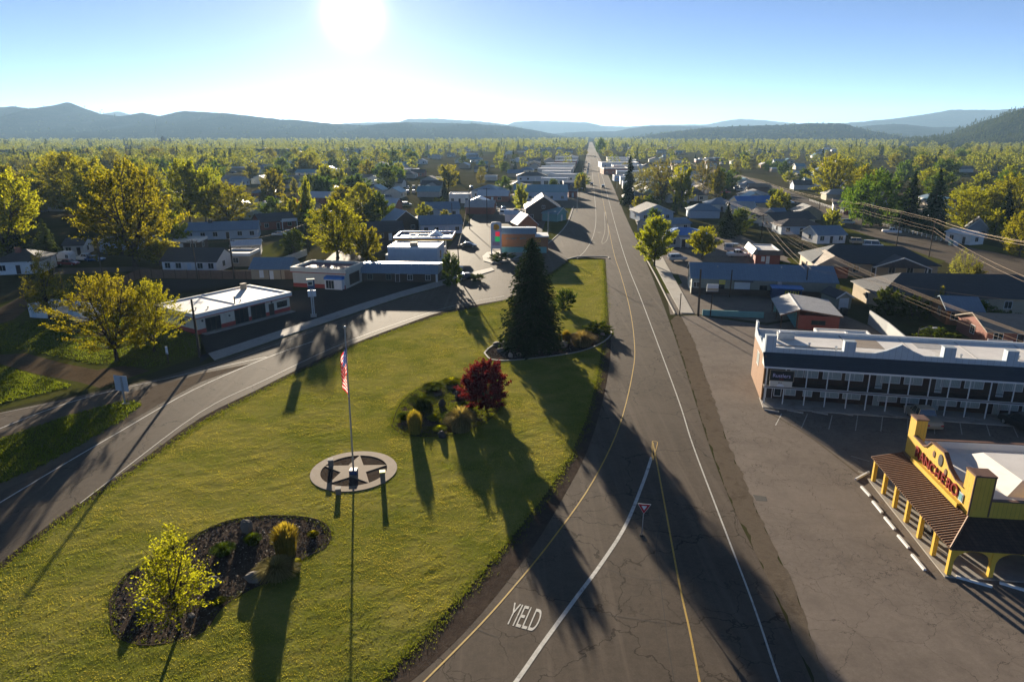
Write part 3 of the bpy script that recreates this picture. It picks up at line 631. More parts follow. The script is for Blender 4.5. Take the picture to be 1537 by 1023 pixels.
def make_tree(key, style, H, Rw, z0, ncl, nl, leaf, crad, mat, seed, trunk_r=.03, limbs=6, lean=0, upward=.5, fill=.4, split=.25, two=0, feather=1.0):
    """trunk with limbs and twigs that run to leaf clusters spread through the crown"""
    r = np.random.default_rng(seed); H0 = H
    z = r.uniform(0, 1, ncl*6); keep = r.uniform(0, 1, ncl*6) < crown_r(style, z)**1.3+.05; z = z[keep][:ncl]; n = len(z)
    az = r.uniform(0, 2*np.pi, n); rad = crown_r(style, z)*r.uniform(0, 1, n)**fill
    lob = 1 + .16*np.sin(az*3+seed) + .12*np.sin(az*5+z*7+seed*2)       # uneven outline
    wob = .85 + .3*vnoise(az*1.3, z*4, seed)
    x = rad*np.cos(az)*Rw*lob*wob; y = rad*np.sin(az)*Rw*lob*wob; zz = (z0 + (1-z0)*z*(1-.10*vnoise(az, rad*3, seed+4)))*H
    C = np.stack([x + lean*zz, y, zz], 1)
    t = MB(); tr = trunk_r*H
    sp = split*H; top = Vector((lean*sp, 0, sp))
    t.path([(0,0,-.15), (0,0,.02*H), (lean*sp*.5, 0, sp*.6), top], [tr*1.5, tr*1.05, tr*.85, tr*.75], 8)
    LB = []
    for i in range(limbs):
        a = 2*math.pi*(i+r.uniform(-.3,.3))/limbs; q = .12 if (i == 0 and style in ('cone','column','oval')) else r.uniform(.35, .8)
        zt = (z0+(1-z0)*r.uniform(.62, .88))*H
        e = Vector((math.cos(a)*q*Rw*.75+lean*zt, math.sin(a)*q*Rw*.75, zt)); mid = top.lerp(e, .45) + Vector((0,0,.06*H*upward)) + Vector((math.cos(a), math.sin(a), 0))*Rw*.07
        pts = [top, top.lerp(mid, .5)+Vector((r.normal(0,.01)*H, r.normal(0,.01)*H, 0)), mid, mid.lerp(e,.5)+Vector((r.normal(0,.012)*H, r.normal(0,.012)*H,.01*H)), e]
        t.path(pts, [tr*.62, tr*.5, tr*.36, tr*.24, tr*.10], 6); LB.append(pts)
    LP = [(p, j) for L in LB for j, p in enumerate(L)]; LPa = np.array([p for p, j in LP])
    for c in C:
        d = np.linalg.norm(LPa-c, axis=1) + 1.2*np.maximum(0, LPa[:,2]-c[2]+.05*H); j = int(np.argmin(d)); p = Vector(LPa[j]); cv = Vector(c)
        mid = p.lerp(cv, .5) + Vector((0, 0, (-.02+.03*upward)*H)); rr = tr*.13
        t.path([p, mid, cv], [rr*1.3, rr*.8, rr*.35], 4)
    to = t
    N = n*nl; ci = np.repeat(np.arange(n), nl); cs = crad*H*r.uniform(.65, 1.35, n)[ci]
    dirs = unit(r.normal(size=(N, 3))); rr = r.uniform(0, 1, N)**.55
    Pp = C[ci] + dirs*(rr*cs)[:,None]*np.array([1, 1, .85])
    ax = C - np.array([0, 0, .12*H]) - np.stack([lean*C[:,2], 0*C[:,2], .35*(C[:,2]-.12*H)], 1); ax = unit(ax)[ci]; st_ = (dirs*ax).sum(1)
    Pp += ax*(st_*rr*cs*feather)[:,None] - (dirs-ax*st_[:,None])*(rr*cs*.22*feather)[:,None]
    if two: Pp[:,2] -= two*H*r.uniform(0, 1, N)**2*(np.hypot(C[ci][:,0], C[ci][:,1])/Rw)   # drooping ends
    U = unit(r.normal(size=(N, 3)) + .8*feather*ax*(-.3 if two else 1) + np.array([0,0,-.2 if two else .1])); W = unit(np.cross(U, r.normal(size=(N, 3))))
    s = leaf*r.uniform(.6, 1.35, N)[:,None]
    V = quads(Pp, U, W, s*.72, s*.42); Fq = np.arange(4*N).reshape(-1, 4)
    tm = bpy.data.meshes.new('trunk'); tm.from_pydata(to.v, [], to.f); tm.materials.append(MA['bark'])
    TREE[key] = (tm, npmesh('crown', V, Fq, MA[mat]), float(np.percentile(V[:,2], 99.5)), 2*float(np.percentile(np.hypot(V[:,0], V[:,1]), 96)))
def make_conifer(key, H, Rw, levels, nb, ns, mat, seed, z0=.05, droop=.35, size=.5, pw=.9):
    r = np.random.default_rng(seed); t = MB()
    t.path([(0,0,-.15), (0,0,H*.3), (0,0,H*.97)], [H*.022, H*.016, .02], 8)
    Cs = []; Us = []; Ws = []; S = []
    for l in range(levels):
        f = l/(levels-1); zl_ = (z0+(1-z0)*f**.95)*H; Lb = Rw*(1-f)**pw + .05*Rw
        for b in range(max(4, int(nb*(1-.5*f)))):
            a = r.uniform(0, 2*np.pi); L = Lb*r.uniform(.68, 1.12); dirh = np.array([np.cos(a), np.sin(a), 0]); side = np.array([-np.sin(a), np.cos(a), 0])
            e = np.array([0,0,zl_]) + dirh*L + np.array([0,0,-droop*L*.55*(1-.6*f)+r.normal(0,.01)*H])
            if l % 2 == 0 and L > .25*Rw: t.tube((0,0,zl_), e, H*.0035, H*.001, 4, caps=False)
            m = max(3, int(ns*L/Rw)+2)
            for q in range(m):
                fr = (q+.6)/m; p = np.array([0,0,zl_])*(1-fr) + e*fr + np.array([0,0,-.06*L*fr*fr + .1*L*fr*(1-fr)])
                for sgn in (-1, 1, 0):
                    wd = .30*L*(1-fr*.75)+.12*size
                    Cs.append(p + side*sgn*wd*.55 + dirh*r.uniform(-.1,.1)*L + np.array([0,0,r.normal(0,.012)*H - abs(sgn)*wd*.2]))
                    Us.append(dirh*r.uniform(.5,1) + side*sgn*.9 + np.array([0,0,-.35+r.normal(0,.3)])); Ws.append(side*(1 if sgn == 0 else .2) + r.normal(0,.6,3)); S.append(size*r.uniform(.6,1.3)*(1-.45*f))
    Cs = np.array(Cs); Us = unit(np.array(Us)); Ws = unit(np.cross(Us, np.array(Ws))); S = np.array(S)[:,None]
    V = quads(Cs, Us, Ws, S*.8, S*.30); tm = bpy.data.meshes.new('trunk'); tm.from_pydata(t.v, [], t.f); tm.materials.append(MA['bark'])
    TREE[key] = (tm, npmesh('crown', V, np.arange(len(V)).reshape(-1,4), MA[mat]), H, 2*Rw)
# near, individual kinds
make_tree('sapling', 'cone', 6.6, 1.9, .20, 240, 24, .080, .042, 'leaf_y', 2, .012, 6, .01, 1.0, .6, .22, feather=1.6)
make_tree('pair_a', 'dome', 10, 5.0, .16, 300, 52, .14, .046, 'leaf_y', 3, .022, 8, -.03, .9, .5, .14, feather=1.5)
make_tree('pair_b', 'dome', 9, 4.6, .13, 280, 52, .14, .046, 'leaf_y', 4, .022, 8, .03, .9, .5, .12, feather=1.5)
make_tree('thin', 'cone', 12, 3.2, .16, 220, 30, .15, .045, 'leaf_y', 5, .014, 6, 0, 1, .7, .3)
make_tree('red', 'dome', 5, 2.5, .10, 260, 110, .12, .062, 'leaf_red', 6, .022, 6, -.02, .5, .42, .22)
make_tree('street_a', 'oval', 9, 3.1, .14, 190, 80, .22, .062, 'leaf_lime', 7, .02, 6, -.01, .6, .45, .22)
make_tree('street_b', 'dome', 6, 2.6, .22, 120, 70, .20, .075, 'leaf_lime', 8, .022, 5, 0, .5, .45, .25)
# big cottonwoods and willows
make_tree('cotton_a', 'dome', 20, 9.5, .10, 330, 42, .38, .046, 'leaf_yg', 10, .024, 8, 0, .9, .42, .10)
make_tree('cotton_b', 'vase', 20, 9.0, .12, 310, 42, .38, .046, 'leaf_yg', 11, .022, 8, .02, 1.0, .45, .12)
make_tree('cotton_c', 'oval', 18, 7.0, .10, 290, 46, .36, .050, 'leaf_yg', 12, .022, 7, -.01, 1, .42, .14)
make_tree('willow', 'dome', 14, 9.0, .06, 220, 70, .36, .060, 'leaf_g', 13, .026, 7, 0, .5, .35, .16, two=.12)
make_tree('budding', 'dome', 15, 7.5, .14, 230, 26, .26, .050, 'leaf_b', 14, .022, 9, 0, .8, .5, .14)
make_tree('round_a', 'dome', 11, 5.2, .10, 110, 60, .40, .085, 'leaf_yg', 15, .022, 6, 0, .5, .4, .18)
make_tree('round_b', 'dome', 11, 5.8, .08, 110, 60, .42, .085, 'leaf_g', 16, .022, 6, 0, .5, .4, .18)
make_tree('round_c', 'oval', 12, 4.6, .08, 105, 60, .42, .085, 'leaf_yg', 17, .02, 6, 0, .6, .4, .2)
make_tree('round_d', 'oval', 12, 4.8, .08, 105, 60, .42, .085, 'leaf_g', 18, .02, 6, 0, .6, .4, .2)
make_tree('bud_small', 'oval', 11, 4.4, .12, 110, 30, .34, .075, 'leaf_b', 19, .02, 7, 0, .7, .5, .2)
make_tree('conical', 'column', 11, 2.6, .06, 90, 55, .36, .075, 'leaf_yg', 20, .018, 4, 0, 1, .5, .25)
make_tree('orange_bush', 'dome', 4, 2.6, .05, 60, 50, .28, .10, 'leaf_o', 21, .02, 5, 0, .5, .4, .15)
make_tree('shrub', 'dome', 3, 2.0, .02, 70, 60, .18, .11, 'hedge', 22, .02, 6, 0, .4, .35, .1)
make_tree('dark_bush', 'oval', 6, 3.4, .02, 110, 70, .26, .085, 'hedge', 23, .02, 6, 0, .5, .35, .1)
make_conifer('big_spruce', 15.6, 4.0, 60, 22, 9, 'needle', 31, .03, .38, .42, .58)
make_conifer('spruce', 14, 3.2, 30, 12, 6, 'needle', 32, .05, .4, .6)
make_conifer('spruce_b', 15, 4.0, 28, 12, 6, 'needle', 33, .05, .45, .7, .8)
make_conifer('narrow', 15, 2.2, 30, 10, 5, 'needle', 34, .06, .5, .55, .7)
make_conifer('sunny_fir', 10, 3.0, 26, 10, 5, 'needle_y', 35, .08, .4, .5, .8)
TREES = []
def tree(kind, px, py, top, wpx=None, label=None, name='tree', cat='tree', group=None, zone=None, rz=None, world=None, h=None, wm=None):
    tm, cm, H, W = TREE[kind]
    x, y = world if world else g(px, py)
    hh = h if h else max(1.0, zat(y, top))
    sw = hh/H
    if wpx: wm = wpx*(y*CP+(CAMH-hh*.5)*SP)/FPX
    sx = (wm/W) if wm else sw
    sx = min(max(sx, sw*.45), sw*2.2)
    rr = random.Random(int(x*13+y*7)); rot = rr.uniform(0, 6.28) if rz is None else rz
    o = thing(name, label, cat, x, y, 0, rot, group); o.scale = (sx, sx, sw)
    link('trunk', tm, o); link('crown', cm, o)
    TREES.append((x, y, .5*W*sx)); o['_z'] = zone or ''
    return o
def conif(*a, **kw): return tree(*a, name=kw.pop('name', 'conifer_tree'), cat='tree', **kw)
# --- the ones that can be told apart
tree('sapling', 270, 945, 795, 125, 'small yellow leafing sapling standing in the nearest dark mulch bed', rz=.6)
tree('pair_a', 176, 541, 412, 138, 'bushy yellow green tree, left of the pair beside the white garage', rz=.3)
tree('pair_b', 232, 528, 424, 84, 'yellow green tree touching the corner of the white garage', rz=1.2)
tree('thin', 76, 482, 380, 62, 'slim sparse yellow tree beside the small white shed on the left')
tree('red', 729, 614, 545, 70, 'dark red round tree in the green planting bed on the lawn', rz=.4)
conif('big_spruce', 797, 523, 361, 96, 'tall dense dark green spruce standing among boulders on the lawn')
tree('shrub', 848, 464, 434, 36, 'round dark green shrub right behind the big spruce', name='shrub', cat='shrub')
tree('shrub', 898, 500, 484, 46, 'low dark evergreen shrub by the road edge at the spruce bed', name='shrub', cat='shrub')
tree('street_a', 982, 399, 327, 56, 'bright lime green street tree beside the right sidewalk, taller of the two')
tree('street_b', 1054, 389, 341, 42, 'small lime green tree on a planted island before the blue roofed office')
tree('cotton_a', 203, 400, 244, 138, 'huge yellow green cottonwood with dark forked limbs left of the flat white roofs')
tree('cotton_b', 15, 395, 255, 105, 'big yellow green cottonwood at the left edge above the hip roofed house')
tree('cotton_c', 286, 335, 240, 64, 'tall upright cottonwood behind the huge forked one, nearer the long blue roof')
tree('cotton_b', 310, 335, 252, 62, 'tall grey stemmed cottonwood between two others left of the long blue roof')
tree('cotton_a', 346, 336, 274, 80, 'broad yellow cottonwood directly behind the long blue grey roofed house')
tree('round_a', 262, 372, 318, 46, 'small ragged yellow tree just right of the huge forked cottonwood')
tree('round_a', 240, 398, 360, 50, 'low yellow tree at the fence end under the huge forked cottonwood')
tree('cotton_c', 507, 387, 303, 82, 'large yellow green tree behind the small white and red kiosk')
tree('round_c', 553, 392, 342, 40, 'smaller yellow green tree right of the large one behind the kiosk')
tree('cotton_c', 545, 335, 276, 52, 'tall yellow green tree left of the sunlit cross street')
tree('round_b', 568, 338, 290, 44, 'dark green tree leaning over the parked cars by the cross street')
tree('conical', 463, 332, 267, 20, 'narrow dark pointed tree among the left houses')
tree('conical', 431, 328, 294, 19, 'small bright lime pointed tree beside an orange bush')
tree('orange_bush', 448, 326, 302, 22, 'round orange leaved bush beside the lime pointed tree', name='shrub', cat='shrub')
tree('round_a', 412, 299, 255, 38, 'round yellow tree behind the white gabled house among left houses')
tree('round_c', 673, 284, 248, 29, 'round yellow green tree at the far end of the cross street')
tree('round_c', 782, 315, 277, 21, 'yellow green upright tree in front of the dark brown gabled house')
tree('round_a', 636, 330, 305, 24, 'round small tree in front of the blue ridged roofs by the station')
tree('round_a', 668, 332, 315, 20, 'low round yellow tree right beside its larger twin by the blue roofs')
tree('round_b', 588, 335, 312, 16, 'little shrubby tree near the parked cars on the cross street')
tree('dark_bush', 677, 428, 381, 32, 'big dark evergreen bush at the end of the grey strip shop', name='bush', cat='bush')
conif('sunny_fir', 74, 392, 330, 44, 'sunlit olive fir beside the hip roofed house at left', )
conif('spruce_b', 30, 395, 345, 52, 'dark spreading spruce in front of the left edge cottonwood')
tree('dark_bush', 442, 378, 345, 34, 'dark bush at the corner by the curved white fence', name='bush', cat='bush')
conif('narrow', 943, 308, 235, 24, 'tall narrow black green spruce by the right sidewalk downtown')
tree('budding', 993, 303, 238, 60, 'large bare limbed tree with tan buds right of the narrow spruce')
tree('budding', 962, 300, 252, 34, 'smaller tan budding tree touching the narrow spruce')
tree('round_c', 1022, 312, 252, 34, 'olive yellow tree right of the large budding one')
tree('budding', 1056, 292, 240, 38, 'tan budding tree in the middle of the right hand trees by the wires')
tree('conical', 1076, 296, 252, 24, 'yellow conical tree beside the tan budding one near the wires')
conif('spruce', 1090, 356, 306, 34, 'dark fir in front of the bright blue roof')
tree('dark_bush', 1102, 352, 322, 34, 'dark rounded bush between the blue office and the wires', name='bush', cat='bush')
tree('round_a', 1168, 316, 284, 20, 'small golden tree at the right end of the bright blue roof')
tree('cotton_a', 1250, 297, 233, 76, 'big olive green tree high on the right above the street poles')
tree('willow', 1308, 337, 258, 98, 'wide drooping green willow across the residential street')
conif('spruce_b', 1362, 340, 260, 44, 'dark spruce right of the willow, left of two')
conif('spruce_b', 1396, 350, 256, 46, 'dark spruce right of the willow, right of two')
conif('spruce', 1505, 340, 280, 30, 'tall dark fir near the right edge above the street')
tree('cotton_c', 1530, 385, 318, 56, 'dense yellow green tree at the right edge beside the street')
tree('round_c', 1491, 360, 315, 24, 'slim yellow green tree left of the dense one at the right edge')
tree('budding', 1437, 452, 378, 46, 'leaning sparse yellow tree in front of the dark hip roofs')
tree('thin', 1408, 470, 430, 26, 'thin pale budding tree behind the motel, left of the leaning one')
tree('conical', 1465, 417, 395, 20, 'small bright yellow green tree by the residential street corner')
tree('dark_bush', 1330, 472, 434, 46, 'dark clipped bush beside the garden shed', name='bush', cat='bush')
tree('dark_bush', 1368, 478, 445, 40, 'dark bush between the garden shed bush and the leaning tree', name='bush', cat='bush')
tree('round_b', 1470, 480, 452, 50, 'green round bush behind the motel near the brown walled house', name='bush', cat='bush')
tree('shrub', 1405, 516, 494, 62, 'yellow green low bush behind the white motel parapet', name='bush', cat='bush')
tree('shrub', 1515, 488, 468, 34, 'leafy bush at the right edge behind the motel', name='bush', cat='bush')
tree('shrub', 752, 392, 379, 40, 'clipped low hedge on the island below the price sign', name='hedge', cat='hedge')
tree('shrub', 715, 421, 411, 24, 'small clipped hedge beside the forecourt kerb', name='hedge', cat='hedge')
for px in (655, 664): tree('dark_bush', px, 311, 297, 8, 'rounded clipped cypress, %s of two by the sunlit street' % ('left' if px < 660 else 'right'), name='bush', cat='bush')
tree('round_c', 874, 288, 262, 12, 'small orange tinted street tree left of the main road downtown')
tree('round_b', 902, 232, 207, 16, 'tall green tree at the far right side of the main road')
# ------------------------------------------------------------------ beds: grasses, boulders, plaza, flag
def clump_mesh(n, H, Rw, mat, seed, curl=.5, wid=.02):
    r = np.random.default_rng(seed); V = []; F = []
    for i in range(n):
        a = r.uniform(0, 6.283); q = r.uniform(0, 1)**.6; hh = H*r.uniform(.6, 1.05); d = np.array([math.cos(a), math.sin(a), 0]); s = np.array([-d[1], d[0], 0])*wid
        b = d*.62*Rw*q; m1 = b + d*Rw*.16*q + [0,0,hh*.62]; e = b + d*Rw*(.12+.35*q)*(.5+curl) + [0,0,hh*(1-.45*q*curl-.15*q)]
        o = len(V); V += [b-s, b+s, m1-s*.8, m1+s*.8, e-s*.25, e+s*.25]; F += [(o,o+1,o+3,o+2), (o+2,o+3,o+5,o+4)]
    return npmesh('blades', V, F, MA[mat])
def clump(px, py, top, wpx, mat, label, seed, curl=.5):
    x, y = g(px, py); H = zat(y, top); Rw = wpx*(y*CP+CAMH*SP)/FPX/2
    o = link('ornamental_grass', clump_mesh(900, H, Rw, mat, seed, curl, .02+.010*H)); o.location = (x, y, 0.02)
    return tag(o, label, 'ornamental grass', kind='thing')
clump(430, 832, 783, 46, 'gold', 'tall golden grass tuft in the nearest mulch bed', 1, .35)
clump(416, 864, 836, 58, 'tan', 'low spreading tan grass in front of the golden tuft', 2, 1.0)
clump(623, 650, 614, 27, 'gold', 'golden grass clump at the front left of the green bed', 3, .25)
clump(692, 645, 606, 46, 'tan', 'wide tan grass mound at the front of the green bed', 4, .8)
clump(633, 612, 588, 40, 'hedge', 'green shrubby grass behind the golden clump in the green bed', 5, .9)
clump(850, 514, 494, 18, 'gold', 'golden grass beside the boulders right of the big spruce', 6, .4)
clump(874, 518, 494, 44, 'tan', 'broad tan grass at the road end of the spruce bed', 7, .8)
clump(838, 510, 500, 10, 'gold', 'small yellow tuft between the spruce and the golden grass', 8, .4)
clump(445, 850, 838, 20, 'leaf_y', 'small yellow green tuft right of the tan grass', 9, .6)
clump(380, 815, 800, 26, 'hedge', 'dark green tuft by the upright dark boulder', 10, .6)
clump(335, 830, 815, 34, 'hedge', 'low green tuft behind the sapling', 11, .9)
for i, (px, py, tp, wd, mt, lb) in enumerate([(608,628,618,22,'hedge','low leafy plant at the left tip of the green bed'),(652,630,621,20,'leaf_lime','light green plant in the middle of the green bed'),(672,628,618,24,'hedge','dark green plant between the stones of the green bed'),(650,584,575,34,'hedge','long low green plant at the back of the green bed'),(678,575,566,28,'leaf_lime','light plant at the back rim of the green bed'),(702,612,602,22,'hedge','green plant left of the red tree trunk'),(748,608,597,22,'leaf_y','pale green plant right of the red tree trunk'),(660,646,638,20,'leaf_lime','light green plant at the front rim of the green bed'),(330,905,896,18,'hedge','small green plant right of the sapling foot'),(470,805,796,16,'leaf_y','tiny yellow plant at the right end of the nearest bed')]): clump(px, py, tp, wd, mt, lb, 30+i, .9)
def rock(px, py, w, d, h, mat, label, seed, rz=0, z=0):
    b = bmesh.new(); bmesh.ops.create_icosphere(b, subdivisions=3, radius=1)
    r = random.Random(seed); P = [Vector((r.gauss(0,1), r.gauss(0,1), r.gauss(0,1))).normalized() for _ in range(9)]; D = [r.uniform(.55, .9) for _ in P]
    for v in b.verts:
        for p, dd in zip(P, D):
            s = v.co.dot(p)
            if s > dd: v.co -= p*(s-dd)
        v.co *= 1 + .05*math.sin(v.co.x*9+seed) * math.cos(v.co.y*8)
    for v in b.verts: v.co = Vector((v.co.x*w/2, v.co.y*d/2, v.co.z*h*.62+h*.35))
    me = bpy.data.meshes.new('boulder'); b.to_mesh(me); b.free(); me.materials.append(MA[mat])
    o = link('boulder', me); x, y = g(px, py); o.location = (x, y, z); o.rotation_euler = (0, 0, rz); return tag(o, label, 'boulder')
rock(371, 797, .95, .8, 1.25, 'rock', 'upright dark boulder at the top of the nearest bed', 1, .4)
rock(381, 872, 1.5, 1.0, .75, 'rock', 'flat topped grey boulder at the lower rim of the nearest bed', 2, .2)
rock(214, 912, 1.0, .8, .8, 'rock', 'grey boulder left of the sapling', 3, .9)
rock(322, 880, 1.1, .8, .9, 'rock', 'boulder half hidden right of the sapling', 4, .1)
rock(287, 925, .5, .4, .25, 'rock', 'small stone at the foot of the sapling', 5)
rock(642, 609, 1.1, .9, .75, 'pale_rock', 'pale boulder in the middle of the green bed', 6, .3)
for i, (px, py, w, h, lb) in enumerate([(664,610,.95,1.25,'dark squared stone slab standing in the green bed'), (690,597,1.2,1.5,'larger dark round backed stone left of the red tree'), (664,657,.9,.9,'low dark stone at the front rim of the green bed')]):
    rock(px, py, w, .7, h, 'stone_dark', lb, 20+i, .2*i)
for i, (px, py, w, h, m_, lb) in enumerate([(806,527,1.6,1.3,'rock','largest grey boulder in front of the big spruce'), (829,522,1.5,1.5,'rock','tall grey boulder right of the largest one by the spruce'), (847,520,1.6,1.1,'pale_rock','pale boulder beside the golden grass at the spruce bed'), (766,536,.9,.8,'pale_rock','pinkish boulder at the left front of the spruce bed'), (779,533,.8,.5,'pale_rock','small pale stone right of the pinkish boulder'), (752,527,1.5,.5,'rock','flat grey rock at the left end of the spruce bed'), (770,524,1.0,.5,'pale_rock','low pale rock under the left branches of the spruce'), (818,529,.9,.6,'rock','small grey rock between the two grey boulders'), (905,503,1.0,.5,'pale_rock','pale low stone at the road end of the spruce bed'), (747,517,1.8,.5,'stone_dark','long dark stone behind the spruce bed')]):
    rock(px, py, w, w*.7, h, m_, lb, 40+i, i*.7)
# bark chips and pebbles scattered over the mulch
r = np.random.default_rng(61); cc_ = []
for bd in (BED1, BED3, BED2):
    q_ = np.array(P2(bd)); c_ = np.c_[r.uniform(q_[:,0].min(), q_[:,0].max(), 9000), r.uniform(q_[:,1].min(), q_[:,1].max(), 9000)]; c_ = c_[inside(c_[:,0], c_[:,1], [tuple(a) for a in q_])]; cc_.append(c_[: 5200 if bd is not BED2 else 700])
cc_ = np.vstack(cc_); n_ = len(cc_); C_ = np.c_[cc_, r.uniform(.035,.075,n_)]; U_ = unit(r.normal(size=(n_,3))*[1,1,.5]); W_ = unit(np.cross(U_, r.normal(size=(n_,3)))); s_ = r.uniform(.035,.11,n_)[:,None]
tag(link('bark_chips', npmesh('bark_chips', quads(C_, U_, W_, s_, s_*.5), np.arange(4*n_).reshape(-1,4), [MA['bark'], MA['concrete'], MA['rock']], r.choice(3, n_, p=[.62,.08,.30]))), kind='stuff')
# star plaza
pz = thing('star_plaza', 'round concrete plaza with a raised five pointed star set in the lawn', 'plaza', ctr[0], ctr[1], 0)
n = 64; mb = MB(); ro, ri = PR, PR-.92; V = []
for i in range(n):
    a = 2*math.pi*i/n
    for rr_, zz in ((ri,.0),(ro,.0),(ro,.10),(ri,.10)): V.append((rr_*math.cos(a), rr_*math.sin(a), zz))
mb.add(V, [(4*i+q, 4*((i+1)%n)+q, 4*((i+1)%n)+(q+1)%4, 4*i+(q+1)%4) for i in range(n) for q in range(4)]); mb.build('ring', MA['plaza'], pz)
star = [((ri+.04 if i % 2 == 0 else ri*.40)*math.cos(R(90+36*i+2)), (ri+.04 if i % 2 == 0 else ri*.40)*math.sin(R(90+36*i+2))) for i in range(10)]
mb = MB(); mb.add([(0,0,.098)] + [(x, y, .098) for x, y in star] + [(x, y, .0) for x, y in star], [(0, 1+i, 1+(i+1)%10) for i in range(10)] + [(1+i, 11+i, 11+(i+1)%10, 1+(i+1)%10) for i in range(10)])
mb.build('star', MA['plaza'], pz)
mb = MB(); mb.add([(ri*math.cos(2*math.pi*i/n), ri*math.sin(2*math.pi*i/n), .05) for i in range(n)], [tuple(range(n))]); mb.build('mulch_fill', MA['mulch'], pz)
for px, py, h, lb, tp in ((497,701,.75,'short stone post at the back left of the star plaza',0),(575,724,1.05,'stone post with a yellow top on the right rim of the star plaza',1),(508,741,.5,'low stone post on the front rim of the star plaza',0)):
    x, y = g(px, py); t = thing('stone_post', lb, 'post', x, y, 0.02, .2)
    MB().box(-.22,-.22,0,.22,.22,h).build('post_body', MA['rock'], t); MB().box(-.26,-.26,h,.26,.26,h+.09).build('post_cap', MA['sign_yellow' if tp else 'concrete'], t)
# flagpole and flag
fx, fy = g(531, 711); fp_ = thing('flagpole', 'tall thin flagpole rising from the star plaza', 'flagpole', fx, fy, .09)
ph = zat(fy, 494); lean = (xat(517.5, fy, ph)-fx)/ph
MB().box(-.34,-.34,0,.34,.34,.42).build('base', MA['navy'], fp_)
MB().path([(0,0,.42),(lean*ph*.5,0,ph*.5),(lean*ph,0,ph)], [.085,.07,.045], 10).build('pole', MA['steel'], fp_)
b = bmesh.new(); bmesh.ops.create_uvsphere(b, u_segments=12, v_segments=8, radius=.12); me = bpy.data.meshes.new('finial'); b.to_mesh(me); b.free(); me.materials.append(MA['steel']); f_ = link('finial', me, fp_); f_.location = (lean*ph,0,ph+.1)
zt, zb = zat(fy, 507), zat(fy, 600); Hh = 2.9; drop = (zt-zb)-Hh
NS, NT_ = 72, 65; V = np.zeros((NT_+1, NS+1, 3)); S, T = np.meshgrid(np.linspace(0,1,NS+1), np.linspace(0,1,NT_+1))
wdt = 1.15
V[...,0] = lean*(zt-T*Hh-drop*S**1.15) + .06 + .30*np.sin(S*7+T*1.2)*(S**.5) - .80*(S**.7)*(.45+.55*np.minimum(1, T*.9+S*.2))*(1-.55*S*T)
V[...,1] = .16*np.sin(S*15+T*1.7)*(S**.4)*(.5+.5*T) + .06*np.sin(S*31+T*4)
V[...,2] = zt - T*Hh - drop*S**1.15 + .06*np.sin(S*12+T*3)*S
idx = np.arange(V[...,0].size).reshape(NT_+1, NS+1); F = np.stack([idx[:-1,:-1], idx[:-1,1:], idx[1:,1:], idx[1:,:-1]], -1)
jj, ii = np.mgrid[0:NT_, 0:NS]; mi = np.where((jj//5) % 2 == 0, 0, 1); can = (ii < NS*.48) & (jj < 38); mi[can] = 2
st = can & ((ii % 5) == 2) & ((jj % 7) >= 3) & ((jj % 7) <= 4); mi[st] = 1
fl = link('flag', npmesh('flag', V.reshape(-1,3), F.reshape(-1,4), [MA['flag_red'], MA['flag_white'], MA['flag_blue']], mi.ravel(), True)); fl.location = (fx, fy, 0)
tag(fl, 'red, white and blue striped flag hanging limp on the tall pole', 'flag')
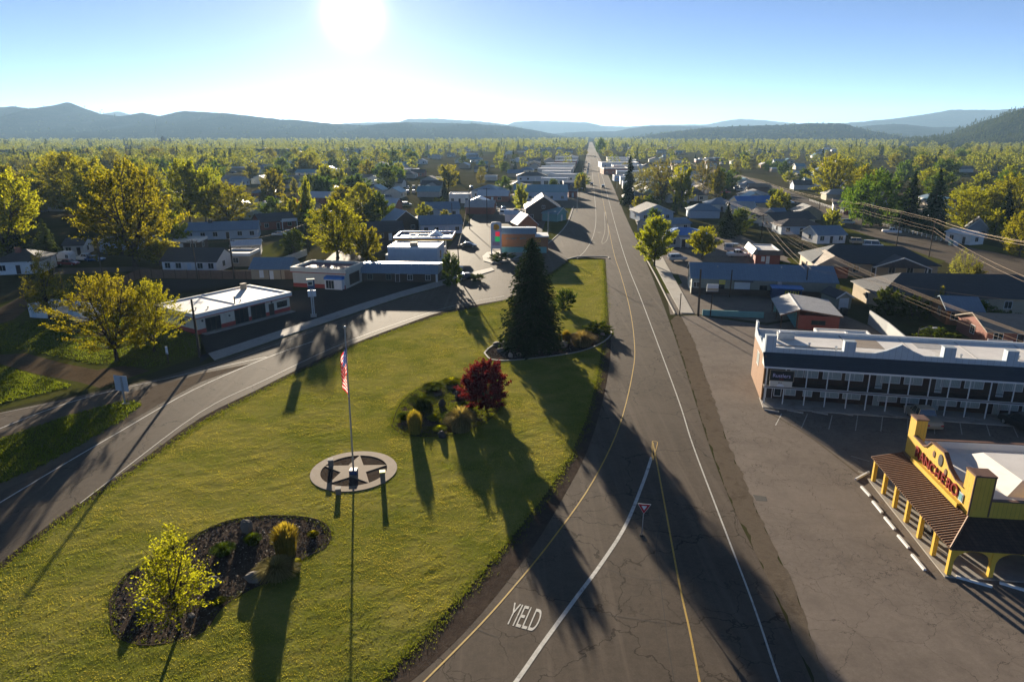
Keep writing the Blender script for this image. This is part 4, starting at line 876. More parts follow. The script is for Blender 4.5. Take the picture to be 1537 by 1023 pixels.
# ------------------------------------------------------------------ buildings
FOOT = []
class Bld:
    def __init__(s, name, label, cat, A, B=None, ang=None, group=None, world=False):
        a = Vector(A if world else g(*A))
        if B is not None:
            b_ = Vector(B if world else g(*B)); s.L = (b_-a).length; ang = math.atan2(b_.y-a.y, b_.x-a.x)
        s.ang = ang; s.o = thing(name, label, cat, a.x, a.y, 0, ang, group); s.a = a
        s.u = Vector((math.cos(ang), math.sin(ang))); s.v = Vector((-s.u.y, s.u.x))
    def w(s, u, v): p = s.a + s.u*u + s.v*v; return (p.x, p.y)
    def part(s, name, mb, mats, parent=None): return mb.build(name, MA[mats] if isinstance(mats, str) else mats, parent or s.o)
    def foot(s, u0, v0, u1, v1): FOOT.append([s.w(u0,v0), s.w(u1,v0), s.w(u1,v1), s.w(u0,v1)])
    def win(s, u0, u1, z0, z1, v, face='f', pane='glass', frame='trim', name='window', bars=1, fw=.07, deep=.04):
        """opening on a wall: face f = wall at v looking to the front, l/r = wall at u=v looking left/right, b = back"""
        def T(a0, z0_, a1, z1_, d0, d1):
            if face == 'f': return (a0, v-d1, z0_, a1, v-d0, z1_)
            if face == 'b': return (a0, v+d0, z0_, a1, v+d1, z1_)
            if face == 'l': return (v-d1, a0, z0_, v-d0, a1, z1_)
            return (v+d0, a0, z0_, v+d1, a1, z1_)
        p = s.part(name, MB().box(*T(u0, z0, u1, z1, -.05, .015)), pane)
        if frame:
            mb = MB()
            for q in ((u0-fw, z0-fw, u1+fw, z0), (u0-fw, z1, u1+fw, z1+fw), (u0-fw, z0, u0, z1), (u1, z0, u1+fw, z1)): mb.box(*T(*q, -.05, deep))
            for i in range(1, bars+1):
                c = u0+(u1-u0)*i/(bars+1); mb.box(*T(c-.025, z0, c+.025, z1, -.03, deep-.01))
            s.part('frame', mb, frame, p)
        return p
    def text(s, txt, u, v, z, size, mat, face='f', ext=.04, sx=1, name='lettering', parent=None):
        cu = bpy.data.curves.new(name, 'FONT'); cu.body = txt; cu.size = size; cu.extrude = ext; cu.offset = .012 if name == 'letter' else 0; cu.align_x = 'CENTER'; cu.materials.append(MA[mat])
        q = bpy.data.objects.new('tmp', cu); COL.objects.link(q); bpy.context.view_layer.update()
        me = bpy.data.meshes.new_from_object(q.evaluated_get(bpy.context.evaluated_depsgraph_get())); me.name = name; bpy.data.objects.remove(q)
        o = link(name, me, parent or s.o); o.location = (u, v, z)
        o.rotation_euler = (R(90), 0, {'f': 0, 'l': -R(90), 'r': R(90)}[face]); o.scale = (sx, 1, 1); return o
def gable_u(b, L, D, wh, rh, wall, roof, over=.45, th=.16, u0=0, v0=0, name_w='wall', ridge=.5):   # ridge runs along the front
    m = D*ridge
    b.part(name_w, MB().ext_u([(v0, 0), (v0+D, 0), (v0+D, wh), (v0+m, wh+rh-.08), (v0, wh)], u0, u0+L), wall)
    s1 = rh/m; s2 = rh/(D-m)
    b.part('roof', MB().ext_u([(v0-over, wh-over*s1), (v0+m, wh+rh), (v0+D+over, wh-over*s2), (v0+D+over, wh-over*s2+th), (v0+m, wh+rh+th), (v0-over, wh-over*s1+th)], u0-over*.8, u0+L+over*.8), roof)
def gable_v(b, L, D, wh, rh, wall, roof, over=.45, th=.16, u0=0, v0=0):   # gable end faces the front
    m = L/2; s1 = rh/m
    b.part('wall', MB().ext_v([(u0, 0), (u0+L, 0), (u0+L, wh), (u0+m, wh+rh-.08), (u0, wh)], v0, v0+D), wall)
    b.part('roof', MB().ext_v([(u0-over, wh-over*s1), (u0+m, wh+rh), (u0+L+over, wh-over*s1), (u0+L+over, wh-over*s1+th), (u0+m, wh+rh+th), (u0-over, wh-over*s1+th)], v0-over*.8, v0+D+over*.8), roof)
    b.part('barge_board', MB().ext_v([(u0-over-.02, wh-over*s1-.06), (u0+m, wh+rh-.06), (u0+L+over+.02, wh-over*s1-.06), (u0+L+over+.02, wh-over*s1+th+.03), (u0+m, wh+rh+th+.04), (u0-over-.02, wh-over*s1+th+.03)], v0-over*.8-.1, v0-over*.8-.004), 'trim')
def hip(b, L, D, wh, rh, wall, roof, over=.5, th=.14, u0=0, v0=0, left=True, right=True):
    b.part('wall', MB().box(u0, v0, 0, u0+L, v0+D, wh), wall)
    x0, x1, y0, y1 = u0-over, u0+L+over, v0-over, v0+D+over; h = (y1-y0)/2*.95; z0 = wh-.06; z1 = wh+rh
    xl = x0+h if left else x0; xr = x1-h if right else x1
    if xr < xl: xl = xr = (x0+x1)/2
    ym = (y0+y1)/2
    V = [(x0,y0,z0),(x1,y0,z0),(x1,y1,z0),(x0,y1,z0),(xl,ym,z1),(xr,ym,z1)]
    V2 = [(x,y,z+th) for x,y,z in V]
    mb = MB(); F = [(0,1,5,4),(1,2,5),(2,3,4,5),(3,0,4)]
    mb.add(V2, F); mb.add(V[:4], [(3,2,1,0)]); mb.add([V[0],V[1],V[2],V[3],V2[0],V2[1],V2[2],V2[3]], [(0,1,5,4),(1,2,6,5),(2,3,7,6),(3,0,4,7)])
    b.part('roof', mb, roof)
def flat(b, L, D, h, wall, roof, par=.45, u0=0, v0=0, cap='trim', pt=.22):
    b.part('wall', MB().box(u0, v0, 0, u0+L, v0+D, h), wall)
    b.part('roof', MB().box(u0+pt, v0+pt, h-.03, u0+L-pt, v0+D-pt, h+.05), roof)
    if par:
        mb = MB()
        for q in ((u0-.02,v0-.02,u0+L+.02,v0+pt), (u0-.02,v0+D-pt,u0+L+.02,v0+D+.02), (u0-.02,v0+pt,u0+pt,v0+D-pt), (u0+L-pt,v0+pt,u0+L+.02,v0+D-pt)): mb.box(q[0],q[1],h-.25,q[2],q[3],h+par)
        b.part('parapet', mb, cap)
def chimney(b, u, v, z0, z1, mat='brick', w=.55): b.part('chimney', MB().box(u-w, v-w*.7, z0, u+w, v+w*.7, z1).box(u-w-.06, v-w*.7-.06, z1, u+w+.06, v+w*.7+.06, z1+.12), mat)
def vents(b, pts, mat='steel'):
    for u, v, z, h in pts: b.part('roof_vent', MB().tube((u,v,z-.2),(u,v,z+h),.10,.10,8).tube((u,v,z+h),(u,v,z+h+.1),.17,.14,8), mat)

# ---------------- the motel
b = Bld('motel', 'two storey brown motel with white stepped parapet and shingled awning', 'motel', (1145,605), (1510,632)); L = 36.0; D = 10.2; V0 = 1.6; b.foot(-1,-3,L,D+1)
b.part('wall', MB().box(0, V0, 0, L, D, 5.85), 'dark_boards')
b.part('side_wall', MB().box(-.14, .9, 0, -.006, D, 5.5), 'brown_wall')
b.part('roof', MB().box(.2, V0+.26, 5.84, L, D-.2, 5.92), 'white_roof')
b.part('roof_seam', MB().box(.6, V0+2.4, 5.92, 9.4, V0+2.55, 5.98), 'roof_tan')
for u0, v0, u1, v1, mt_ in ((9.6,4.6,9.75,9.8,'roof_grey'),(16.4,2.2,16.5,9.8,'roof_pale'),(22.6,2.2,22.7,9.8,'roof_pale'),(29,2.2,29.1,9.8,'roof_pale')): b.part('roof_seam', MB().box(u0, v0, 5.921, u1, v1, 5.95), mt_)
for u0, v0, u1, v1, mt_ in ((9.9,5.0,13.6,8.6,'roof_tan'),(1.2,2.3,3.8,3.0,'roof_pale'),(17.5,6.2,20.5,8.8,'roof_pale')): b.part('roof_patch', MB().box(u0, v0, 5.922, u1, v1, 5.932), mt_)
prof = [(-.12,5.4),(L,5.4),(L,6.35),(25.8,6.35),(25.8,7.5),(24.7,7.5),(24.7,6.35),(19.7,6.35),(19.7,7.5),(18.5,7.5),(18.5,6.35),(16.6,6.35),(15.4,6.85),(14.2,7.55),(13.6,7.2),(12.6,6.7),(11.5,6.35),(9.5,6.35),(9.5,7.55),(8.3,7.55),(8.3,6.35),(1.0,6.35),(1.0,7.75),(-.12,7.75)]
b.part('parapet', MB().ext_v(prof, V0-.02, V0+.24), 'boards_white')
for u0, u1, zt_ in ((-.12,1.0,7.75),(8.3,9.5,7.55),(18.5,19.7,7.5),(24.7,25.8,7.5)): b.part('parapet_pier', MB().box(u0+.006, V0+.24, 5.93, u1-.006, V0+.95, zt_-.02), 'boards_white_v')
sp_ = [(V0+.24,5.2),(D+.1,5.2),(D+.1,7.3),(D-1.2,7.3),(D-1.2,6.5),(D-3,6.15),(D-4.4,6.3),(D-6,6.1),(V0+2.0,6.9),(V0+.96,7.0),(V0+.95,7.72),(V0+.24,7.72)]
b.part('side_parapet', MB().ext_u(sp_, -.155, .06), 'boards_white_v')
b.part('back_parapet', MB().box(.06, D-.18, 5.7, L, D+.08, 6.2), 'white_metal')
b.part('awning', MB().ext_u([(-.3,4.5),(V0-.021,5.62),(V0-.021,5.76),(-.3,4.62)], -.35, L), 'slate')
b.part('fascia', MB().box(-.36, -.36, 4.44, L, -.301, 4.64), 'trim')
b.part('awning_gable', MB().ext_u([(-.28,4.45),(V0-.03,4.45),(V0-.03,5.6)], -.30, -.15), 'trim')
b.part('balcony_deck', MB().box(-.1, -.12, 2.02, L, V0-.003, 2.2), 'dark_wall')
b.part('balcony_edge', MB().box(-.12, -.19, 1.98, L, -.121, 2.10), 'gutter'); b.part('balcony_edge', MB().box(-.12, -.17, 2.22, L, -.122, 2.30), 'gutter')
b.part('walkway', MB().box(-.2, -1.5, -.05, L, V0-.004, .13), 'concrete')
for i, u in enumerate([.08,2.1,4.4,6.6,8.85,10.9,13,15.05,17.05,19,21,23.05,25.3,27.4,29.5,31.6,33.7]):
    b.part('post', MB().box(u-.055, -.09, .13, u+.055, .02, 1.99).box(u-.05, -.085, 2.30, u+.05, .015, 4.47), 'trim')
b.part('railing', MB().box(0, -.06, 3.02, L, -.02, 3.07).box(0, -.05, 2.62, L, -.025, 2.65), 'stone_dark')
def mwin(u0, u1, z0, z1): b.win(u0, u1, z0, z1, V0, pane='curtain', frame='trim', bars=1, fw=.06)
for (u0, u1) in ((2.95,4.3),(4.5,5.9)): mwin(u0, u1, 3.0, 4.4)
for kk in range(5):
    o_ = 6.15*kk
    if kk*6.15+6.5 < L-2: mwin(6.5+o_, 8.4+o_, 3.0, 4.4); mwin(6.5+o_, 8.4+o_, .75, 1.85)
    if kk*6.15+8.9 < L-2: mwin(8.9+o_, 10.7+o_, 3.0, 4.4); mwin(8.9+o_, 10.7+o_, .75, 1.85)
    for uu in (11.35, 12.15):
        if uu+o_ < L-1:
            for z0 in (2.25, .14): b.win(uu+o_, uu+.62+o_, z0, z0+1.85, V0, pane='curtain' if uu > 12 else 'door', frame='gutter' if uu > 12 else None, name='window' if uu > 12 else 'door', bars=0, fw=.05)
for (u0, u1) in ((2.6,3.7),(4.6,5.5)): mwin(u0, u1, .7, 1.8)
b.win(.5, 1.1, .14, 1.8, V0, pane='door', frame='trim', name='door', bars=0); b.win(1.4, 2.1, .5, 1.8, V0, pane='glass', frame='trim', bars=0)
b.win(5.2, 6.6, 2.9, 4.4, -.14, 'l', pane='curtain', frame='white_metal', bars=1)
b.part('air_conditioner', MB().box(2.0, 6.6, 5.921, 3.9, 7.8, 6.75).box(2.2, 6.8, 6.75, 3.7, 7.6, 6.83), 'steel'); b.part('downpipe', MB().tube((.0,-.16,.1),(.0,-.16,4.5),.05,.05,8), 'gutter')
vents(b, [(5.2,4.4,5.95,.3),(7.9,3.4,5.95,.35),(9.6,3.2,5.95,.3),(21,3.4,5.95,.25),(27,4,5.95,.3)])
wx, wy = b.w(.35, -.30); t = thing('motel_sign', 'black motel sign with pale ornate lettering hanging under the awning', 'sign', wx, wy, 0, b.ang)
MB().box(0, -.10, 3.05, 2.55, .0, 4.25).build('panel', MA['black'], t); MB().box(.05, -.08, 2.30, 2.5, -.002, 2.98).build('lower_panel', MA['cream_wall'], t)
MB().box(-.05, -.13, 3.0, 2.6, -.101, 3.05).box(-.05,-.13,4.25,2.6,-.101,4.3).box(2.55,-.13,3.0,2.6,-.101,4.3).build('panel_frame', MA['tan_wall'], t)
class TT: o = t
Bld.text(TT, 'Rustlers', 1.27, -.115, 3.45, .62, 'letter_lilac', ext=.01, sx=.95); Bld.text(TT, 'INN', 1.27, -.115, 3.15, .26, 'letter_red', ext=.01); Bld.text(TT, 'ELK', 1.2, -.09, 2.7, .26, 'black', ext=.008)
mb = MB(); mb.add([(1.25+.42*math.cos(math.pi*i/10), -.085, 2.32+.36*math.sin(math.pi*i/10)) for i in range(11)], [tuple(range(11))]); mb.build('half_disc', MA['white_metal'], t)
# back wing of the motel: low annex with a skylight box and screen wall
b = Bld('annex', 'low white roofed annex behind the motel with a sunken skylight', 'annex', b.w(8.2, D+.3), ang=b.ang, world=True); b.foot(0,0,7,7)
flat(b, 6.6, 6.0, 4.9, 'grey_wall', 'white_roof', .12); b.part('skylight', MB().box(3.4, 1.2, 4.95, 5.9, 4.2, 5.25), 'steel'); b.part('glazing', MB().box(3.6, 1.4, 5.25, 5.7, 4.0, 5.27), 'glass')

# ---------------- the yellow western shop
b = Bld('western_shop', 'yellow western false front shop with arcades and ribbed brown awning', 'shop', (30.95,41.62), ang=math.atan2(-.1153,.9933), world=True); b.foot(-1,-1,16,15)
UW, VW, N = 2.5, 3.0, 13.75; EZ, WZ = 2.35, 2.98; UE = 16.0
b.part('wall', MB().box(UW, VW, 0, UE, N, 3.6), 'yellow')
prof = [(VW,2.6),(N,2.6),(N,6.55),(12.6,6.55),(12.6,5.05),(10.9,4.95),(10.3,5.15),(9.6,5.85),(7.6,5.9),(6.5,5.1),(5.4,4.72),(4.3,4.7),(4.3,6.3),(VW,6.3)]
b.part('false_front', MB().ext_u(prof, UW-.24, UW-.003), 'yellow_v')
b.part('corner_tower', MB().box(UW, VW-.006, 3.6, 3.62, 4.24, 6.24), 'yellow_u'); b.part('corner_tower', MB().box(UW, 12.66, 3.6, 3.2, N-.01, 6.5), 'yellow_u')
tp = prof[2:]
for (p, q) in zip(tp[:-1], tp[1:]):
    p = Vector(p); q = Vector(q); d = (q-p).normalized(); nrm = Vector((d.y, -d.x))*.10
    if nrm.y < -.02: nrm = -nrm
    if abs(d.x) < .05: continue
    b.part('cap_trim', MB().ext_u([tuple(p-d*.05), tuple(q+d*.05), tuple(q+d*.05+nrm), tuple(p-d*.05+nrm)], UW-.30, UW+.05), 'brown_trim')
for q in ((UW-.29,VW-.02,2.7,UW-.18,VW+.06,6.3),(3.57,VW-.05,3.1,3.67,VW+.02,6.3),(UW-.28,VW-.06,6.25,3.70,4.3,6.36),(UW-.28,12.58,6.5,3.26,N+.03,6.62)): b.part('corner_trim', MB().box(*q), 'brown_trim')
sprof = [(3.62,2.6),(UE,2.6),(UE,5.3),(9.5,5.3),(8.4,5.25),(7.6,4.9),(7.0,4.45),(6.4,4.35),(3.62,4.35)]
b.part('parapet', MB().ext_v(sprof, VW-.01, VW+.2), 'yellow_u')
for (p, q) in zip(sprof[2:-1], sprof[3:]): b.part('cap_trim', MB().ext_v([(q[0], q[1]), (p[0], p[1]), (p[0], p[1]+.1), (q[0], q[1]+.1)], VW-.06, VW+.25), 'brown_trim')
b.part('cap_trim', MB().box(6.35, VW-.04, 2.95, 6.45, VW-.012, 4.4), 'brown_trim')
b.part('roof', MB().box(UW, VW+.2, 3.58, UE, N-.22, 3.66), 'white_roof')
mb = MB(); mb.add([(6.0,5.2,3.66),(UE,5.2,3.66),(UE,12.2,3.66),(6.0,12.2,3.66),(7.6,6.4,4.5),(UE,6.4,4.5),(UE,11.2,4.5),(7.2,11.2,4.5)], [(4,5,6,7),(0,1,5,4),(1,2,6,5),(2,3,7,6),(3,0,4,7)])
b.part('roof_deck', mb, 'white_roof'); b.part('back_parapet', MB().box(3.5, N-.22, 3.3, UE, N, 4.3), 'white_metal'); b.part('cap_trim', MB().box(3.5, N-.27, 4.3, UE, N+.05, 4.38), 'brown_trim')
# awnings with mitred corner
def slope(pts, th=.10):
    mb = MB(); n_ = len(pts); mb.add([p for p in pts] + [(p[0],p[1],p[2]-th) for p in pts], [tuple(range(n_)), tuple(range(n_, 2*n_))[::-1]] + [(i, n_+i, n_+(i+1)%n_, (i+1)%n_) for i in range(n_)]); return mb
UE0 = -.4; VE0 = -.4
b.part('awning', slope([(UE0,VE0,EZ),(UW-.245,VW-.2,WZ),(UW-.245,N+.2,WZ),(UE0,N+.2,EZ)]), 'tile_dark')
mb = MB(); vv = VE0+.25
while vv < N+.1:
    k_ = max(0, (vv-VE0))/(VW-.2-VE0); u1 = UE0 + min(1, k_)*(UW-.26-UE0); z1 = EZ + min(1, k_)*(WZ-EZ)
    mb.tube((UE0-.04, vv, EZ+.03), (u1, vv, z1+.03), .085, .085, 6); vv += .30
b.part('awning_ribs', mb, 'tile')
b.part('shake_awning', slope([(UE0,VE0,EZ),(UE,VE0,EZ),(UE,VW-.012,WZ+.05),(UW-.245,VW-.012,WZ+.05)]), 'shake')
b.part('hip_ridge', MB().tube((UE0,VE0,EZ+.06),(UW-.25,VW-.1,WZ+.1),.09,.09,6), 'tile')
b.part('awning_ledge', MB().box(UW-.42, 3.4, WZ+.02, UW-.245, N+.1, WZ+.14), 'tile')
for v in np.linspace(0, N-.1, 7): b.part('post', MB().box(-.15, v-.15, .0, .15, v+.15, EZ-.06), 'yellow')
for u in (2.75, 5.5, 8.25, 11, 13.75): b.part('post', MB().box(u-.15, -.15, 0, u+.15, .15, EZ-.06), 'yellow')
def arch(span, rise, flat_, axis, a0, c):   # spandrel under the eave
    mb = MB(); n_ = 14; pts = []
    for i in range(n_+1):
        t_ = i/n_; x_ = a0 + span*t_; zz = EZ-.08-flat_-rise*(1-math.sqrt(max(0, 1-(2*t_-1)**2)))
        pts.append((x_, zz))
    poly_ = pts + [(a0+span, EZ-.07), (a0, EZ-.07)]
    for i in range(n_):
        q = [pts[i], pts[i+1], (pts[i+1][0], EZ-.07), (pts[i][0], EZ-.07)]
        (mb.ext_u if axis == 'v' else mb.ext_v)(q, c-.09, c+.09)
    return mb
vs_ = np.linspace(0, N-.1, 7)
for i in range(6): b.part('arch', arch(vs_[i+1]-vs_[i]-.3, .45, .16, 'v', vs_[i]+.15, 0), 'yellow')
us_ = [0,2.75,5.5,8.25,11,13.75]
for i in range(5): b.part('arch', arch(us_[i+1]-us_[i]-.3, .95, .22, 'u', us_[i]+.15, 0), 'yellow')
b.part('porch_floor', MB().box(-.35, -.35, -.05, UE, VW-.005, .10).box(-.35, VW, -.05, UW-.005, N+.3, .10), 'concrete')
for v0 in (4.2, 6.5, 9.6, 11.6): b.win(v0, v0+1.4, .9, 2.1, UW-.0, 'l', pane='glass', frame='yellow', bars=1)
b.win(8.4, 9.3, .1, 2.1, UW, 'l', pane='door', frame='yellow', name='door', bars=0)
for u0 in (3.4, 6.0, 9.0, 11.8): b.win(u0, u0+1.7, .6, 2.0, VW, 'f', pane='glass', frame='yellow', bars=1)
for kk, v in enumerate((9.0, 7.9, 6.9)):
    mb = MB(); w_, h_ = ((.17,.28),(.34,.50),(.18,.30))[kk]; zz = (5.15,5.15,4.6)[kk]
    mb.add([(UW-.285, v+w_*math.cos(a), zz+h_*math.sin(a)) for a in np.linspace(0, 6.2832, 25)[:-1]] + [(UW-.24, v+w_*math.cos(a), zz+h_*math.sin(a)) for a in np.linspace(0, 6.2832, 25)[:-1]], [tuple(range(24))] + [(i, (i+1)%24, 24+(i+1)%24, 24+i) for i in range(24)])
    b.part('plaque', mb, 'stone_dark' if kk == 1 else 'brown_trim')
b.part('bench', MB().box(.5, 3.6, .42, .95, 5.4, .5).box(.55, 3.7, .1, .63, 3.8, .42).box(.55, 5.2, .1, .63, 5.3, .42).box(.9, 3.6, .5, .97, 5.4, .9), 'stone_dark')
b.part('sign_ledge', MB().box(UW-.55, 4.1, 3.32, UW-.245, 11.9, 3.48).box(UW-.55, 4.1, 3.10, UW-.48, 11.9, 3.32), 'yellow')
t = thing('shop_sign', 'red chunky shop lettering mounted on the yellow false front', 'sign', *b.w(UW-.30, 8.3), 0, b.ang)
TT.o = t
word = 'RANCHERO'
for i, ch in enumerate(word):
    o = Bld.text(TT, ch, 0, 3.15-.90*i, 3.62, [1.35,1.25,1.15,1.1,1.1,1.15,1.2,1.3][i], 'letter_red', face='l', ext=.06, sx=1.05, name='letter')
MB().box(.0, -4.35, 3.6, .05, -3.75, 4.3).build('end_panel', MA['sign_back'], t); MB().box(-.02,-4.25,3.7,-.001,-3.85,4.2).build('picture', MA['teal'], t)

# ---------------- the long blue roofed shop on the right
b = Bld('repair_shop', 'long grey green workshop with blue grey metal roof and white roller door', 'workshop', (1037,441), (1252,449)); b.foot(-1,-2,28,11)
gable_u(b, b.L, 9.6, 3.3, 2.0, 'green_wall', 'roof_bluegrey', .5)
b.part('base_band', MB().box(-.02, -.03, 0, b.L+.02, -.002, 1.3), 'dark_wall')
s_ = b.L/215
b.win(65*s_, 89*s_, 0, 2.75, 0, pane='door_white', frame='dark_wall', name='roller_door', bars=0); b.part('door_canopy', MB().ext_u([(-.9,2.85),(0,3.1),(0,3.2),(-.9,2.97)], 63*s_, 92*s_), 'slate')
b.win(39*s_, 50*s_, 1.25, 2.0, 0, pane='glass', frame='dark_wall'); b.win(104*s_, 114*s_, 1.0, 2.1, 0, pane='glass', frame='dark_wall'); b.win(3*s_, 12*s_, 1.4, 2.4, 0, pane='glass', frame='trim')
b.win(2.0, 3.2, .9, 2.0, 0, 'l', pane='glass', frame='trim'); b.win(5.4, 6.4, .05, 2.1, 0, 'l', pane='door_white', frame='trim', name='door', bars=0)
b.part('notice_board', MB().box(42*s_, -.09, 2.15, 51*s_, -.004, 2.95), 'sign_yellow')
for i in range(5): b.part('notice_mark', MB().box((43.2+i*1.5)*s_, -.105, 2.35+.1*(i%2), (44.0+i*1.5)*s_, -.091, 2.8), 'tan_wall')
b.part('extractor', MB().tube((132*s_,-.5,2.7),(132*s_,-.02,2.7),.42,.42,12), 'steel'); vents(b, [(5,3.2,4.6,.4),(17,3.6,4.8,.4)])
# trailer stall with yellow glyphs in front of it
t = Bld('food_trailer', 'dark blue trailer stall with pale blue roof and yellow lettering', 'trailer', (1158,452), (1202,454)); t.foot(-1,-1,7,4)
t.part('body', MB().box(0,0,.5,t.L,2.4,2.5), 'navy'); t.part('roof', MB().box(-.2,-.3,2.5,t.L+.2,2.6,2.66), 'roof_blue'); t.part('hatch', MB().box(2.1,-.05,1.0,4.9,-.004,2.2), 'black')
for i in range(6): t.part('lettering', MB().box(2.2+i*.45,-.08,1.15,2.32+i*.45,-.051,2.05).box(2.2+i*.45,-.08,[1.85,1.5,1.15][i%3],2.5+i*.45,-.051,[2.0,1.65,1.3][i%3]), 'sign_yellow')
for u in (1.4, 4.6): t.part('wheel', MB().tube((u,.05,.35),(u,.3,.35),.35,.35,14).tube((u,2.1,.35),(u,2.35,.35),.35,.35,14), 'black')
t = Bld('banner_frame', 'yellow sign board behind the garden shed roof', 'sign', (1247,446), (1258,447)); t.part('panel', MB().box(0,0,1.6,t.L,.1,2.6), 'sign_yellow'); t.part('post', MB().box(.2,.02,0,.3,.09,1.6).box(t.L-.3,.02,0,t.L-.2,.09,1.6), 'wood_pole')
# red shed with low two slope roof
b = Bld('red_shed', 'red walled shed with pale two slope roof and open teal bay', 'shed', (1172,492), (1258,497)); b.foot(-1,-1,11,11)
LL, DD = b.L, 11.0
b.part('wall', MB().box(2.4,0,0,LL,DD,2.3), 'red_paint'); b.part('bay_back', MB().box(.2,DD-.3,0,2.39,DD-.1,2.2).box(2.2,1,0,2.39,DD-.31,2.4), 'teal')
b.part('roof', MB().ext_v([(-.3,2.1),(2.5,3.15),(LL+.4,2.35),(LL+.4,2.5),(2.5,3.3),(-.3,2.25)], -.4, DD+.4), 'roof_pale'); b.part('fascia', MB().ext_v([(-.32,2.05),(2.5,3.1),(LL+.42,2.28),(LL+.42,2.52),(2.5,3.33),(-.32,2.27)], -.47, -.405), 'brown_trim')
b.part('ridge_cap', MB().box(2.4,-.4,3.29,2.6,DD+.4,3.36), 'trim')
for v in (.1, DD*.5, DD-.2): b.part('post', MB().box(-.1,v,0,.05,v+.15,2.15), 'wood_pole')
b.part('side_post', MB().box(2.35,-.2,0,2.5,-.05,3.1), 'brown_trim'); b.win(4.5,6.5,.9,1.5,0,pane='glass',frame='dark_wall')
# garden shed
b = Bld('garden_shed', 'small pale green garden shed with white double door', 'shed', (1254,464), (1277,463)); b.foot(-1,-1,4,6)
gable_v(b, 2.9, 4.6, 2.1, .9, 'green_wall', 'slate', .25); b.win(.6,2.3,.1,1.9,0,pane='door_white',frame='trim',name='door')
# red mansard shop
b = Bld('mansard_shop', 'small red walled shop with grey mansard edge and white flat roof', 'shop', (1133,396), (1170,397)); b.foot(-2,-1,8,12)
flat(b, b.L, 10.5, 3.0, 'red_paint', 'white_roof', .25); b.part('mansard', MB().ext_v([(-.9,2.3),(.25,2.3),(.25,3.7),(-.1,3.7)], -.3, 10.8), 'roof_grey'); b.part('mansard', MB().ext_u([(-.9,2.3),(-.03,2.3),(-.03,3.4),(-.25,3.4)], .3, b.L+.3), 'roof_brown')
b.win(1.4,2.1,.7,1.8,0,pane='white_metal',frame='trim'); b.win(2.5,3.2,.2,1.9,0,pane='white_metal',frame='trim',name='door',bars=0); b.win(3,5,.6,1.7,0,'l'); b.win(6.5,8.2,.6,1.7,0,'l')
# blue roofed office
b = Bld('office', 'low office with bright blue metal roof behind the small street trees', 'office', (1001,371), (1060,371)); b.foot(-1,-1,13,10)
hip(b, b.L, 8.5, 3.4, 1.4, 'grey_wall', 'roof_blue', .8); b.part('porch', MB().box(3.2,-1.6,2.5,5.6,-.004,2.8), 'white_metal'); b.part('porch_post', MB().box(3.3,-1.5,0,3.42,-1.38,2.5).box(5.4,-1.5,0,5.52,-1.38,2.5), 'trim')
for u0 in (1, 6.5, 8.6): b.win(u0,u0+1.3,.8,2.2,0)
b.win(4,5,.05,2.2,0,pane='door',name='door',bars=0); vents(b, [(4.6,4.2,4.8,.35)])
# ---------------- garage on the left
b = Bld('garage', 'white flat roofed garage with red stripe and dark bay openings', 'garage', (298,502), (436,466)); b.foot(-1,-1,19,13)
Lg, Dg, hg = b.L, 11.0, 3.15
b.part('wall', MB().box(0,0,0,Lg,Dg,hg), 'cream_wall'); b.part('roof', MB().box(.3,.3,hg-.05,Lg-.3,Dg-.3,hg+.04), 'white_roof')
mb = MB()
for q in ((-.35,-.35,Lg+.35,.28),(-.35,Dg-.28,Lg+.35,Dg+.1),(-.35,.28,.28,Dg-.28),(Lg-.28,.28,Lg+.35,Dg-.28)): mb.box(q[0],q[1],hg-.45,q[2],q[3],hg+.22)
b.part('parapet', mb, 'white_wall'); b.part('stripe', MB().box(-.37,-.37,hg-.58,Lg+.37,-.002,hg-.452).box(-.37,-.001,hg-.58,-.003,Dg,hg-.452), 'red_stripe')
b.part('base_band', MB().box(-.02,-.03,0,Lg+.02,-.003,.75).box(-.03,0,0,-.003,Dg,.75), 'red_stripe')
for u0, u1, z1 in ((1.5,4.0,2.2),(6.8,9.2,2.4),(9.9,12.6,2.4)): b.win(u0,u1,.06,z1,-.03,pane='glass',frame='dark_wall',name='bay_door',bars=2,fw=.09)
b.win(13.5,14.4,.06,2.0,-.03,pane='door',frame='dark_wall',name='door',bars=0); b.win(15.2,17.2,1.1,2.0,-.0,pane='glass',frame='dark_wall'); b.win(3,4.6,1.1,2.1,0,'l')
b.part('roof_divider', MB().box(7.6,.3,hg+.04,7.85,Dg-.3,hg+.16), 'steel'); b.part('flue', MB().tube((7.7,1.0,hg),(7.7,1.0,hg+1.3),.10,.10,8), 'stone_dark'); chimney(b, 15.5, 9.2, hg, hg+1.0, 'tan_wall', .45)
vents(b, [(2.0,3.0,hg,.3),(3.6,2.2,hg,.25),(9.5,2.0,hg,.25)]); b.part('wall_lamp', MB().box(.8,-.2,1.9,1.0,-.004,2.2).box(5.6,-.2,1.7,5.8,-.004,1.95).box(13.9,-.2,2.2,14.1,-.004,2.45), 'stone_dark')
b.part('forecourt_slab', MB().box(.5,-1.4,-.02,Lg,-.032,.09), 'concrete')
